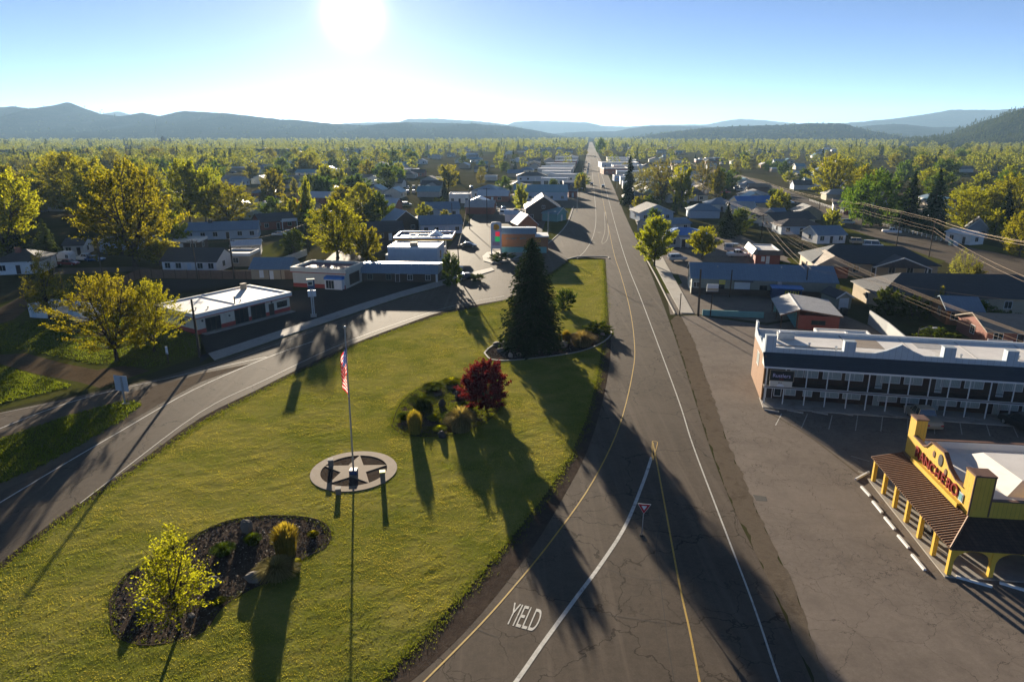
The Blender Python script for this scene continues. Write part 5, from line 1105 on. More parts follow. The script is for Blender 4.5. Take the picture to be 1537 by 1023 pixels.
# red and white kiosk
b = Bld('kiosk', 'white drive up kiosk with dull red roof and a bay window', 'kiosk', (441,430), (519,434)); b.foot(-1,-1,13,9)
Lk, Dk = b.L, 8.2
b.part('wall', MB().box(0,0,0,Lk,Dk,3.6), 'cream_wall'); b.part('base_band', MB().box(-.02,-.03,0,Lk+.02,-.003,.8), 'red_stripe')
mb = MB()
for q in ((-.3,-.3,Lk+.3,.35),(-.3,Dk-.35,Lk+.3,Dk+.3),(-.3,.35,.35,Dk-.35),(Lk-.35,.35,Lk+.3,Dk-.35)): mb.box(q[0],q[1],3.2,q[2],q[3],4.1)
b.part('parapet', mb, 'cream_wall'); b.part('roof', MB().box(.35,.35,3.55,Lk-.35,Dk-.35,3.66), 'roof_red'); b.part('stripe', MB().box(-.32,-.32,3.04,Lk+.32,-.003,3.199), 'red_stripe')
b.part('bay', MB().box(7.6,-1.2,.1,11.3,-.004,2.1), 'white_metal'); b.part('bay_roof', MB().ext_u([(-1.35,2.1),(0,2.1),(0,2.75),(-1.1,2.55),(-1.35,2.35)], 7.5, 11.4), 'roof_blue'); 
b.win(7.9,9.6,.3,1.9,-1.2,pane='glass',frame='trim',bars=2); b.win(10.2,10.9,.2,1.9,-1.2,pane='white_metal',frame='trim',name='door',bars=0); b.win(2,6.5,.5,2.6,Lk,'r',pane='dark_wall',frame='brown_trim',name='side_bay',bars=0)
# grey strip shops
b = Bld('strip_shop', 'long low shop with grey blue mansard roof behind the kiosk lot', 'shop', (537,422), (656,424)); b.foot(-1,-1,18,8)
b.part('wall', MB().box(0,0,0,b.L,7,2.0), 'dark_wall'); b.part('roof', MB().ext_u([(-.7,1.9),(0,1.9),(7.3,2.0),(7.3,3.0),(.6,3.9),(.2,3.9)], -.4, b.L+.4), 'roof_bluegrey')
for u0 in (2.2,6.2,10.8,14.6): b.win(u0,u0+1.0,.5,1.6,0,pane='glass',frame='green_wall' if u0 < 7 else 'trim')
b.win(8.2,9.0,.02,1.7,0,pane='door',name='door',bars=0); b.part('side_trim', MB().box(b.L-.2,-.3,0,b.L+.2,-.1,2.0), 'trim')
b = Bld('strip_shop', 'short low brown shop with grey blue roof left of the kiosk', 'shop', (378,419), (440,419)); b.foot(-1,-1,9,8)
b.part('wall', MB().box(0,0,0,b.L,6.5,2.3), 'tan_wall'); b.part('roof', MB().ext_u([(-.6,2.2),(0,2.2),(6.8,2.3),(6.8,2.6),(3.4,4.2)], -.4, b.L-.3), 'roof_bluegrey'); b.win(1.8,2.6,.4,1.9,0,pane='white_metal',frame='trim'); b.win(4.0,4.7,.05,1.8,0,pane='white_metal',frame='trim',name='door',bars=0)
# white box building and fuel canopy
b = Bld('block_building', 'plain pale box shaped building behind the grey strip shop', 'building', (583,397), (657,398)); b.foot(-1,-1,13,12)
flat(b, b.L, 9.5, 4.0, 'blue_wall', 'roof_bluegrey', .28, cap='white_metal'); b.win(3.5,5.0,1.2,2.8,b.L,'r',pane='glass',frame='dark_wall'); b.part('roof_unit', MB().box(4.6,3.2,4.05,6.4,4.6,4.8).box(5,5.2,4.05,5.7,5.9,4.5), 'tan_wall'); b.part('lean_to', MB().box(-.9,1,0,-.01,4,2.2), 'grey_wall')
b = Bld('fuel_canopy', 'fuel station canopy with a yellow band and open blue top', 'canopy', (592,384), (679,384)); b.foot(-1,-1,15,12)
Lc = b.L
b.part('deck', MB().box(.2,.2,4.0,Lc-.2,11.6,4.2), 'roof_bluegrey')
mb = MB(); mb2 = MB()
for q in ((0,0,Lc,.2),(0,11.6,Lc,11.8),(0,.2,.2,11.6),(Lc-.2,.2,Lc,11.6)): mb.box(q[0],q[1],3.9,q[2],q[3],4.35); mb2.box(q[0]-.02,q[1]-.02,4.351,q[2]+.02,q[3]+.02,4.75)
b.part('band', mb, 'sign_yellow' if 0 else 'emblem'); b.part('upper_band', mb2, 'roof_blue')
for u in (2.5, Lc-2.5):
    for v in (2.5, 9): b.part('column', MB().box(u-.2,v-.2,0,u+.2,v+.2,4.0), 'white_metal')
b.part('duct', MB().box(3,3,4.2,Lc-3,3.4,4.5).box(3,7.8,4.2,Lc-3,8.2,4.55).box(5,3.4,4.2,5.4,7.8,4.5), 'roof_metal'); b.part('gable_hood', MB().ext_v([(8,4.2),(12,4.2),(10,5.6)], 4.5, 8.5), 'roof_metal')
for u in (2.5, Lc-2.5): b.part('fuel_pump', MB().box(u-.3,5.3,0,u+.3,6.1,1.6), 'sign_grey')
# orange store
b = Bld('brick_store', 'orange brown store with blue grey roof and teal lettering beside the price sign', 'store', (753,379), (803,379)); b.foot(-1,-1,14,9)
b.part('wall', MB().box(0,0,0,b.L,8,5.0), 'orange_wall'); b.part('roof', MB().ext_u([(-.5,4.9),(8.3,4.9),(8.3,5.7),(.8,6.4),(-.5,5.15)], -.3, b.L+.3), 'roof_bluegrey'); b.part('base_step', MB().box(-.3,-.6,0,b.L+3,-.004,1.5), 'teal')
rr_ = random.Random(4)
for i in range(15):
    if i not in (8,9): u = 1.2+i*.36; b.part('lettering', MB().box(u,-.08,3.5,u+.09,-.004,3.5+rr_.choice((.35,.35,.55))).box(u,-.08,3.5+rr_.choice((0,.27)),u+.27,-.005,3.58+rr_.choice((0,.27))+.0), 'letter_teal')
b.part('wing', MB().box(b.L+.01,.6,0,b.L+3.4,7,4.0), 'orange_wall'); b.part('wing_roof', MB().box(b.L+.01,.3,4.0,b.L+3.6,7.2,4.3), 'white_metal')
for i in range(2):
    mb = MB(); u = b.L+.3+i*.85
    for q in range(12):
        a0 = R(40+q*26); a1 = R(40+(q+1)*26); mb.tube((u+.36*math.cos(a0),.5,3.1+.36*math.sin(a0)),(u+.36*math.cos(a1),.5,3.1+.36*math.sin(a1)),.10,.10,5)
    mb.tube((u+.34,.5,3.08),(u+.08,.5,3.08),.09,.09,5); b.part('lettering', mb, 'emblem')
# price sign
t = Bld('price_sign', 'tall rounded fuel price sign with yellow shell disc and lit panels', 'sign', (737,382.5), (753,382.5)); Ls = t.L
zt_ = zat(t.a.y, 333)
pr = [(0,.0),(.28,.0),(.34,1.6),(Ls-.34,1.6),(Ls-.28,0),(Ls,0),(Ls,zt_-.5),(Ls-.3,zt_-.12),(Ls*.5,zt_),(.3,zt_-.12),(0,zt_-.5)]
mb = MB(); mb.ext_v([pr[0],pr[1],pr[2],(0,1.6)],0,.5).ext_v([pr[3],pr[4],pr[5],(Ls,1.6)],0,.5).ext_v([(0,1.6),(Ls,1.6)]+pr[6:],0,.5); t.part('pylon', mb, 'sign_grey')
mb = MB(); cx_, cz_ = Ls*.5, zt_-1.35; out = []
for i in range(29):
    a = R(-60+i*300/28); rr2 = .78*(1+.05*abs(math.sin(i*math.pi/4))); out.append((cx_+rr2*math.sin(a), cz_+rr2*math.cos(a)))
out = [(p[0], p[1]) for p in out][::-1]; mb.ext_v(out+[], -.06, -.004) if 0 else mb.ext_v(sorted(out, key=lambda p: math.atan2(p[1]-cz_, p[0]-cx_)), -.06, -.004); t.part('shell_emblem', mb, 'emblem')
for i in range(-3, 4): t.part('emblem_rib', MB().tube((cx_,-.065,cz_-.62),(cx_+.62*math.sin(i*.33),-.065,cz_-.05+.62*math.cos(i*.33)),.022,.022,4), 'red_stripe')
z_ = zt_-2.5
t.part('price_panel', MB().box(Ls*.42,-.05,z_-1.15,Ls*.82,-.004,z_), 'led_red'); t.part('price_panel', MB().box(Ls*.40,-.05,z_-2.5,Ls*.82,-.004,z_-1.2), 'led_green'); t.part('advert_panel', MB().box(Ls*.15,-.05,z_-3.5,Ls*.82,-.004,z_-2.55), 'sign_pink')
# garage pylon sign
t = Bld('pylon_sign', 'grey garage pylon sign with a small boxed top on the dark lot', 'sign', (465,476), (478,475)); zt_ = zat(t.a.y, 419)
t.part('post', MB().box(.42,.0,0,.62,.25,zt_-1.0).box(.72,.0,0,.9,.25,zt_-1.0), 'steel'); t.part('upper_box', MB().box(.1,-.2,zt_-1.6,1.25,.45,zt_-.1), 'navy'); t.part('boxed_top', MB().box(.05,-.25,zt_-1.1,1.0,-.204,zt_-.15), 'cream_wall'); t.part('top_picture', MB().box(.2,-.28,zt_-.95,.85,-.251,zt_-.45), 'stone_dark'); t.part('cap', MB().box(-.05,-.3,zt_-.1,1.3,.5,zt_), 'tan_wall')
t.part('lower_panel', MB().box(.0,-.25,zt_-3.0,.64,-.02,zt_-1.9), 'sign_back'); t.part('lower_panel', MB().box(.68,-.25,zt_-3.0,1.35,-.02,zt_-1.9), 'sign_back'); t.part('footing', MB().box(.15,-.2,0,1.15,.5,.45), 'concrete')
# ------------------------------------------------------------------ houses
def house(label, A, B, D, wh, rh, kind, wall, roof, name='house', cat='house', wins=3, door=True, chim=None, group=None, ang=None, L=None, win_gable=False, foot=True):
    if isinstance(B, tuple): b = Bld(name, label, cat, A, B, group=group); L = b.L
    else: b = Bld(name, label, cat, A, ang=ang, group=group)
    if foot: b.foot(-2, -2.5, L+2, D+2)
    {'gu': gable_u, 'gv': gable_v, 'hip': hip}.get(kind, flat)(b, L, D, wh, *((rh,) if kind in ('gu','gv','hip') else ()), wall, roof)
    n = wins
    for i in range(n):
        u = L*(i+.5)/n
        if door and i == n//2: b.win(u-.45, u+.45, .05, min(2.05, wh-.3), 0, pane='door' if i % 2 else 'door_white', frame='trim', name='door', bars=0)
        else: b.win(u-.6, u+.6, .9, min(2.1, wh-.25), 0)
    if wins >= 2: b.win(D*.35, D*.35+1.2, .9, min(2.1, wh-.25), L, 'r'); b.win(D*.4, D*.4+1.2, .9, min(2.1, wh-.25), 0, 'l')
    if win_gable: b.win(L/2-.5, L/2+.5, wh+.1, wh+1.1, 0)
    if chim: chimney(b, *chim)
    return b
house('white house with dark hip roof and brick chimney at the left edge', (-6,413), (64,410), 9, 2.9, 2.0, 'hip', 'white_wall', 'roof_dark', chim=(4.0,3.2,3.5,5.4))
house('small pale shed house beside the camper on the left', (97,384), (127,383), 7, 2.7, 1.3, 'gu', 'white_wall', 'roof_dark', wins=2)
house('long pale house with blue grey roof behind the black roofed bungalow', (277,361), (388,357), 8.5, 2.7, 1.9, 'gu', 'blue_wall', 'roof_bluegrey', wins=6, chim=(7,4,3.5,5.3,'stone_dark'))
b = house('bungalow with a black shingled roof behind the brown fence', (245,408), (326,409), 8.5, 2.6, 2.2, 'gu', 'white_wall', 'roof_dark', wins=5)
house('tan flat carport beside the black roofed bungalow', (334,400), (376,400), 7, 2.7, 0, 'flat', 'tan_wall', 'roof_tan', name='carport', cat='carport', wins=1, door=False)
b = house('low building with a gleaming white flat roof under the huge cottonwood', (228,378), (300,377), 7, 2.6, 0, 'flat', 'dark_wall', 'white_roof', name='workshop', cat='workshop', wins=4)
house('pale low roofed store in the gap left of the white flat roof', (150,378), (214,378), 8, 2.7, 0, 'flat', 'blue_wall', 'white_roof', name='workshop', cat='workshop', wins=3)
house('pale grey metal garage between the fence and the long blue roof', (348,384), (392,382), 6, 2.6, .9, 'gu', 'grey_wall', 'roof_metal', name='outbuilding', cat='outbuilding', wins=2)
b = house('dark roofed house with a white balcony left of the lamp pole', (392,346), (444,342), 9, 2.8, 2.0, 'gu', 'brick', 'roof_dark', wins=3)
b.part('balcony', MB().box(b.L-5,-2.2,2.5,b.L,-.004,2.7).box(b.L-5,-2.25,2.7,b.L,-2.2,3.5), 'white_metal'); b.part('balcony_post', MB().box(b.L-5,-2.2,0,b.L-4.8,-2.0,2.5).box(b.L-.2,-2.2,0,b.L,-2.0,2.5), 'white_metal')
house('dark house with a white gable edge behind the smaller tree', (553,362), (606,360), 8, 2.8, 2.3, 'gu', 'dark_wall', 'roof_dark', wins=4)
b = house('tall brown gabled hall in front of long blue ridged roofs', (590,350), (630,347), 9, 3.2, 3.4, 'gv', 'dark_wall', 'roof_bluegrey', name='hall', cat='hall', wins=2, door=False)
house('long building with a blue ridged roof behind the fuel canopy', (632,352), (694,350), 9, 3.0, 2.2, 'gu', 'blue_wall', 'roof_bluegrey', name='hall', cat='hall', wins=4)
house('low blue roofed hall on the corner, left of two utility poles', (640,326), (690,325), 10, 3, 2.0, 'gu', 'blue_wall', 'roof_bluegrey', name='hall', cat='hall', wins=3)
house('white and red shop front building on the cross street corner', (674,305), (706,305), 10, 3.8, 0, 'flat', 'white_wall', 'roof_bluegrey', name='shop', cat='shop', wins=3)
house('blue grey barn roofed store above the street corner cars', (708,297), (748,298), 14, 3.4, 2.6, 'hip', 'blue_wall', 'roof_bluegrey', name='store', cat='store', wins=3)
house('dark brown gabled lodge beside the yellow green upright tree', (789,331), (842,331), 16, 4.2, 4.2, 'gv', 'dark_wall', 'slate', name='lodge', cat='lodge', wins=3, win_gable=True)
house('small teal gabled porch building right of the dark lodge', (836,333), (850,330), 6, 2.8, 1.8, 'gv', 'teal', 'roof_teal', name='cabin', cat='cabin', wins=1)
house('wide building with a pale teal metal roof behind the dark lodge', (772,301), (852,301), 16, 4.0, 2.6, 'gu', 'blue_wall', 'roof_teal', name='warehouse', cat='warehouse', wins=5)
house('brown roofed cabin with slanting pale beams behind the orange store', (778,350), (806,349), 8, 2.8, 2.8, 'gv', 'orange_wall', 'roof_brown', name='cabin', cat='cabin', wins=1)
house('white shed with car ports in the station yard', (758,333), (777,333), 6, 2.6, 1.0, 'gu', 'white_wall', 'roof_metal', name='shed', cat='shed', wins=1)
house('dark blue grey roofed diner near the main road, left side', (776,272), (820,272), 12, 3.4, 2.0, 'hip', 'blue_wall', 'slate', name='diner', cat='diner', wins=4)
b = house('flat red and white storefront left of the main road', (822,271), (862,272), 14, 4.0, 0, 'flat', 'white_wall', 'white_roof', name='store', cat='store', wins=4); 
house('dark flat storefront with a white sign band by the street tree', (846,283), (868,283), 10, 3.4, 0, 'flat', 'navy', 'white_roof', name='store', cat='store', wins=3)
house('small red painted stall beside the left pavement downtown', (853,296), (866,296), 5, 2.8, .6, 'gu', 'red_paint', 'roof_grey', name='stall', cat='stall', wins=1)
house('low brick store with a blue and white front right of the main road', (906,262), (944,262), 22, 4.4, 0, 'flat', 'brick', 'roof_brown', name='store', cat='store', wins=4)
house('long shop with a white and blue roof far along the right side', (903,252), (958,252), 26, 4.4, 0, 'flat', 'blue_wall', 'white_roof', name='store', cat='store', wins=5)
house('blue painted corner shop beside the narrow spruce', (922,272), (938,272), 9, 3.4, 0, 'flat', 'roof_blue', 'roof_blue', name='shop', cat='shop', wins=2)
b = house('blue grey house with a pale angled ridge behind the lime street tree', (960,332), (1010,331), 11, 3.0, 2.6, 'gv', 'blue_wall', 'slate', wins=3)
house('dark blue roofed annex in front of the blue grey house', (972,350), (1036,347), 7, 2.6, 1.3, 'gu', 'grey_wall', 'roof_bluegrey', wins=4)
house('blue roofed house left of the bright blue tarp roof', (1064,318), (1102,318), 9, 2.9, 2.2, 'hip', 'white_wall', 'roof_bluegrey', wins=3)
house('house under a bright blue tarpaulin roof', (1108,315), (1160,314), 8, 2.9, 2.2, 'gu', 'cream_wall', 'roof_blue', wins=3)
house('pale cottage with tan gable end right of the blue tarp roof', (1140,336), (1166,335), 7, 2.7, 2.2, 'gv', 'cream_wall', 'roof_brown', wins=2)
house('grey roofed cottage below the small golden tree', (1160,333), (1180,333), 7, 2.6, 1.8, 'gu', 'white_wall', 'roof_bluegrey', wins=2)
house('dark roofed house with a sunlit end wall near the street poles', (1162,343), (1222,340), 8, 2.7, 2.0, 'gu', 'cream_wall', 'roof_dark', wins=4)
house('brown hip roofed house in front of the sunlit end wall house', (1172,352), (1232,352), 8, 2.6, 1.8, 'hip', 'blue_wall', 'roof_brown', wins=3)
house('small house with smooth blue roof above the red mansard shop', (1226,366), (1268,365), 8, 2.6, 1.9, 'gu', 'white_wall', 'roof_bluegrey', wins=3)
b = house('large dark hip roofed house below the residential street, farther one', (1218,412), (1405,418), 12, 2.8, 3.0, 'hip', 'tan_wall', 'slate', wins=7)
b.part('wing_roof', MB().ext_v([(-.4,2.5),(3.4,4.9),(7.2,2.5)], -3.6, 5.0), 'roof_tan'); b.part('wing_wall', MB().box(.2,-3.2,0,6.6,-.01,2.55), 'brick')
b.part('porch_roof', MB().ext_v([(12,2.5),(17.5,4.6),(23,2.5)], -2.6, 5.0), 'roof_dark'); b.part('porch_edge', MB().ext_v([(11.7,2.35),(17.5,4.55),(23.3,2.35),(23.3,2.58),(17.5,4.8),(11.7,2.58)], -2.72, -2.605), 'trim'); b.part('porch_post', MB().box(12.3,-2.3,0,12.5,-2.1,2.5).box(22.5,-2.3,0,22.7,-2.1,2.5), 'trim')
b = house('long dark hip roofed house behind the motel, nearer of two', (1318,466), (1600,472), 12, 2.7, 2.9, 'hip', 'tan_wall', 'roof_dark', wins=8)
house('low brown walled outbuilding with blue grey roof behind the motel', (1418,487), (1470,490), 7, 2.6, 1.4, 'gu', 'orange_wall', 'roof_bluegrey', name='outbuilding', cat='outbuilding', wins=2)
house('low building with wide tan roof at the right edge behind the motel', (1478,520), (1580,524), 9, 2.4, 1.5, 'gu', 'brick', 'roof_tan', name='outbuilding', cat='outbuilding', wins=3)
house('white trailer home across the residential street by the blue bins', (1418,362), (1455,368), 5, 2.8, .8, 'gu', 'white_wall', 'roof_metal', wins=2)
house('dark gabled cottage with a blue tarp across the residential street', (1450,356), (1482,358), 8, 2.8, 2.8, 'gv', 'grey_wall', 'roof_dark', wins=2)
house('teal roofed house between the dark spruces and the right edge', (1410,328), (1438,328), 8, 2.7, 2.0, 'gu', 'blue_wall', 'roof_teal', wins=2)
house('white curved roof barn among the right hand trees', (1458,300), (1482,300), 10, 3.2, 1.6, 'gu', 'white_wall', 'white_roof', name='barn', cat='barn', wins=2)
house('grey roofed bungalow behind the willow, street side', (1250,316), (1278,317), 8, 2.7, 1.8, 'gu', 'white_wall', 'roof_grey', wins=2)
house('little pink walled cottage at the bend of the residential street', (1266,322), (1284,323), 6, 2.4, 1.5, 'gv', 'red_paint', 'roof_metal', wins=1)
# ---- farther houses along the town grid, each its own house
HR = random.Random(5); ROOFS = [('roof_bluegrey','blue grey'),('roof_dark','black'),('roof_grey','grey'),('roof_tan','tan'),('roof_pale','pale'),('roof_brown','brown'),('roof_metal','bare metal'),('roof_teal','teal')]
WALLS = [('white_wall','white'),('cream_wall','cream'),('grey_wall','grey'),('blue_wall','pale blue'),('tan_wall','tan'),('brick','red brick')]
def okspot(x, y, r):
    for f in FOOT:
        cx = sum(p[0] for p in f)/4; cy = sum(p[1] for p in f)/4; rad = max(math.dist(p, (cx, cy)) for p in f)
        if math.dist((x, y), (cx, cy)) < rad*.85 + r: return False
    return True
def near_road(x, y, m):
    # main road centre line (straight beyond the junction), cross street, residential street
    t_ = (y-150)*math.tan(R(6.3)) + 19.5
    if abs(x-t_) < m+9: return True
    for pl in ROADPTS:
        for q in pl:
            if math.dist((x, y), q) < m+6: return True
    return False
def dense(pts, z=0):
    p = [Vector(q) for q in P2(pts)]; o = []
    for a, b_ in zip(p[:-1], p[1:]):
        n_ = max(1, int((b_-a).length/6))
        for i in range(n_): o.append(tuple(a.lerp(b_, i/n_)))
    return o
ROADPTS = [dense([(500,390),(600,352),(660,315),(720,292),(780,272)]), dense([(1070,257),(1130,270),(1220,308),(1300,343),(1400,378),(1480,400),(1600,430)]), dense([(700,400),(740,340),(790,310),(850,300)]), dense([(0,630),(230,590),(470,500),(700,430),(780,400)])]
PROTO_H = {}
def far_house(kind, wi, ri, L, D):
    key = (kind, wi, ri, L, D)
    if key in PROTO_H: return PROTO_H[key], False
    nm = 'house'; b = Bld(nm, '', 'house', (0.,0.), ang=0, world=True)
    {'gu': gable_u, 'gv': gable_v, 'hip': hip, 'flat': flat}[kind](b, L, D, 2.8, *((2.1,) if kind != 'flat' else ()), WALLS[wi][0], ROOFS[ri][0])
    b.win(L*.15, L*.15+1.4, .9, 2.1, 0); b.win(L*.68, L*.68+1.4, .9, 2.1, 0); b.win(L*.46, L*.46+.9, .05, 2.05, 0, pane='door_white', name='door', bars=0)
    PROTO_H[key] = b.o; return b.o, True
AUTOH = []
def add_house(x, y, zone):
    kind = HR.choice(['gu','gu','hip','gv','flat' if HR.random() < .35 else 'gu']); wi = HR.randrange(len(WALLS)); ri = HR.randrange(len(ROOFS)); L, D = HR.choice([(11,8),(14,9),(10,8)])
    if kind == 'flat' and ROOFS[ri][0] in ('roof_dark','roof_brown'): ri = 4
    o, new = far_house(kind, wi, ri, L, D); ang = GRID + HR.choice([0,0,math.pi/2,-math.pi/2,math.pi])
    if not new: o = dup(o, x, y, 0, ang)
    else: o.location = (x, y, 0); o.rotation_euler = (0,0,ang)
    # keep the plot centred
    c = Vector((math.cos(ang)*L/2-math.sin(ang)*D/2, math.sin(ang)*L/2+math.cos(ang)*D/2)); o.location.x -= c.x; o.location.y -= c.y
    FOOT.append([(x-L/2,y-D/2),(x+L/2,y-D/2),(x+L/2,y+D/2),(x-L/2,y+D/2)])
    kn = {'gu':'long gabled','gv':'gable fronted','hip':'hip roofed','flat':'flat roofed'}[kind]
    o['label'] = f'{WALLS[wi][1]} {kn} house, {ROOFS[ri][1]} roof, {zone}'; o['group'] = 'houses of the town beyond the highway'; AUTOH.append(o)
def zone_of(px, py):
    if px < 300: c = 'at far left'
    elif px < 480: c = 'under the sun glow'
    elif px < 660: c = 'middle left blocks'
    elif px < 886: c = 'left of main road'
    elif px < 1080: c = 'right of main road'
    elif px < 1300: c = 'beyond the right wires'
    else: c = 'at far right'
    d = 'nearer' if py > 285 else ('midway' if py > 250 else 'far off')
    return f'{c}, {d}'
# shops and stores along the main road, flat pale roofs
for i in range(26):
    side = -1 if i % 2 else 1; y = 395 + 34*(i//2) + HR.uniform(-6, 6); xr = (y-150)*math.tan(R(6.3))+19.5; L, D = HR.choice([(20,14),(26,16),(16,12)])
    x = xr + side*(16+L/2)
    if not okspot(x, y, 8): continue
    wi = HR.randrange(len(WALLS)); rn, rd = HR.choice([('white_roof','white'),('white_roof','white'),('roof_bluegrey','blue grey'),('roof_pale','pale'),('roof_metal','bare metal')])
    b = Bld('store', f'{WALLS[wi][1]} flat fronted store, {rd} roof, {"right" if side > 0 else "left"} of main road', 'store', (x-L/2*math.cos(GRID)-D/2*math.sin(-GRID), y-L/2*math.sin(GRID)-D/2), ang=GRID, group='stores along the main road', world=True); b.foot(0,0,L,D)
    flat(b, L, D, HR.uniform(3.6,5.2), WALLS[wi][0], rn, .35)
    for q in range(3): b.win(L*(.12+.3*q), L*(.12+.3*q)+2.4, .6, 2.6, 0)
tries = 0
while len(AUTOH) < 285 and tries < 24000:
    tries += 1; px = HR.uniform(-40, 1580) if HR.random() < .45 else HR.uniform(330, 1260); py = 224 + 105*HR.random()**1.5
    if py > 330 and 560 < px < 900: continue
    if px < 230 and 222 < py < 236 : continue
    x, y = g(px, py)
    if near_road(x, y, 7) or not okspot(x, y, 6.0): continue
    if HR.random() < .55 and (px < 250 or px > 1300): continue
    add_house(x, y, zone_of(px, py))
# ------------------------------------------------------------------ town trees, each its own tree, then the far woods as one mass
TR = random.Random(21); AUTOT = []
KDESC = dict(round_a=('round','yellow green'), round_b=('round','olive green'), round_c=('oval','yellow green'), round_d=('oval','olive green'), bud_small=('bare limbed','tan'), conical=('narrow','yellow green'), spruce=('pointed','dark'), spruce_b=('spreading','dark'), narrow=('slim pointed','black green'), cotton_a=('big domed','yellow green'), cotton_b=('big forked','yellow green'), cotton_c=('tall upright','yellow green'), willow=('drooping','green'), sunny_fir=('pointed','olive'))
def spot_tree(px, py, kinds, hr, spacing=.8):
    x, y = g(px, py)
    if near_road(x, y, -2) or not okspot(x, y, 1.0): return False
    kd = TR.choice(kinds); h = TR.uniform(*hr)*(1.0 if kd not in ('cotton_a','cotton_b','cotton_c') else 1.35)
    W = TREE[kd][3]/TREE[kd][2]*h*.5
    for (a, b_, w) in TREES:
        if (a-x)**2+(b_-y)**2 < (spacing*(w+W)*.62)**2: return False
    sh, colr = KDESC[kd]; con = kd in ('spruce','spruce_b','narrow','sunny_fir')
    o = tree(kd, px, py, 0, None, None, name='conifer_tree' if con else 'tree', world=(x, y), h=h, wm=TREE[kd][3]/TREE[kd][2]*h*TR.uniform(.85,1.15), group='trees of the town beyond the highway')
    o['label'] = f'{sh} {colr} tree {zone_of(px, py)}'; AUTOT.append(o); return True
YG = ['round_a','round_a','round_c','round_b','cotton_a','cotton_c','round_d']; GR = ['round_b','round_d','round_a','round_c','bud_small','spruce','willow']; MIX = ['round_a','round_b','round_c','round_d','round_d','bud_small','spruce','conical']
ZT = [((-30,225),(262,352),YG,(12,17),20), ((225,480),(238,275),YG,(9,13),32), ((-30,240),(232,268),MIX,(11,15),36), ((400,620),(232,285),['round_a','round_b','round_c','round_d','spruce'],(9,13),42),
      ((470,560),(285,325),MIX,(8,11),8), ((620,880),(224,300),MIX,(6,9),24), ((900,1090),(222,300),['bud_small','bud_small','round_b','spruce','round_c'],(7,10),18), ((1080,1300),(222,292),GR,(7,11),30),
      ((1290,1570),(222,300),GR+['round_a'],(10,15),52), ((1400,1570),(300,352),YG,(8,12),12), ((1150,1300),(300,350),MIX,(5,8),8), ((395,470),(285,350),MIX,(6,9),8), ((930,1160),(300,352),MIX,(5,8),8)]
for (xa, xb), (ya, yb), kinds, hr, n_ in ZT:
    c = t_ = 0
    while c < n_ and t_ < n_*40:
        t_ += 1
        c += spot_tree(TR.uniform(xa, xb), ya+(yb-ya)*TR.random()**1.2, kinds, hr)
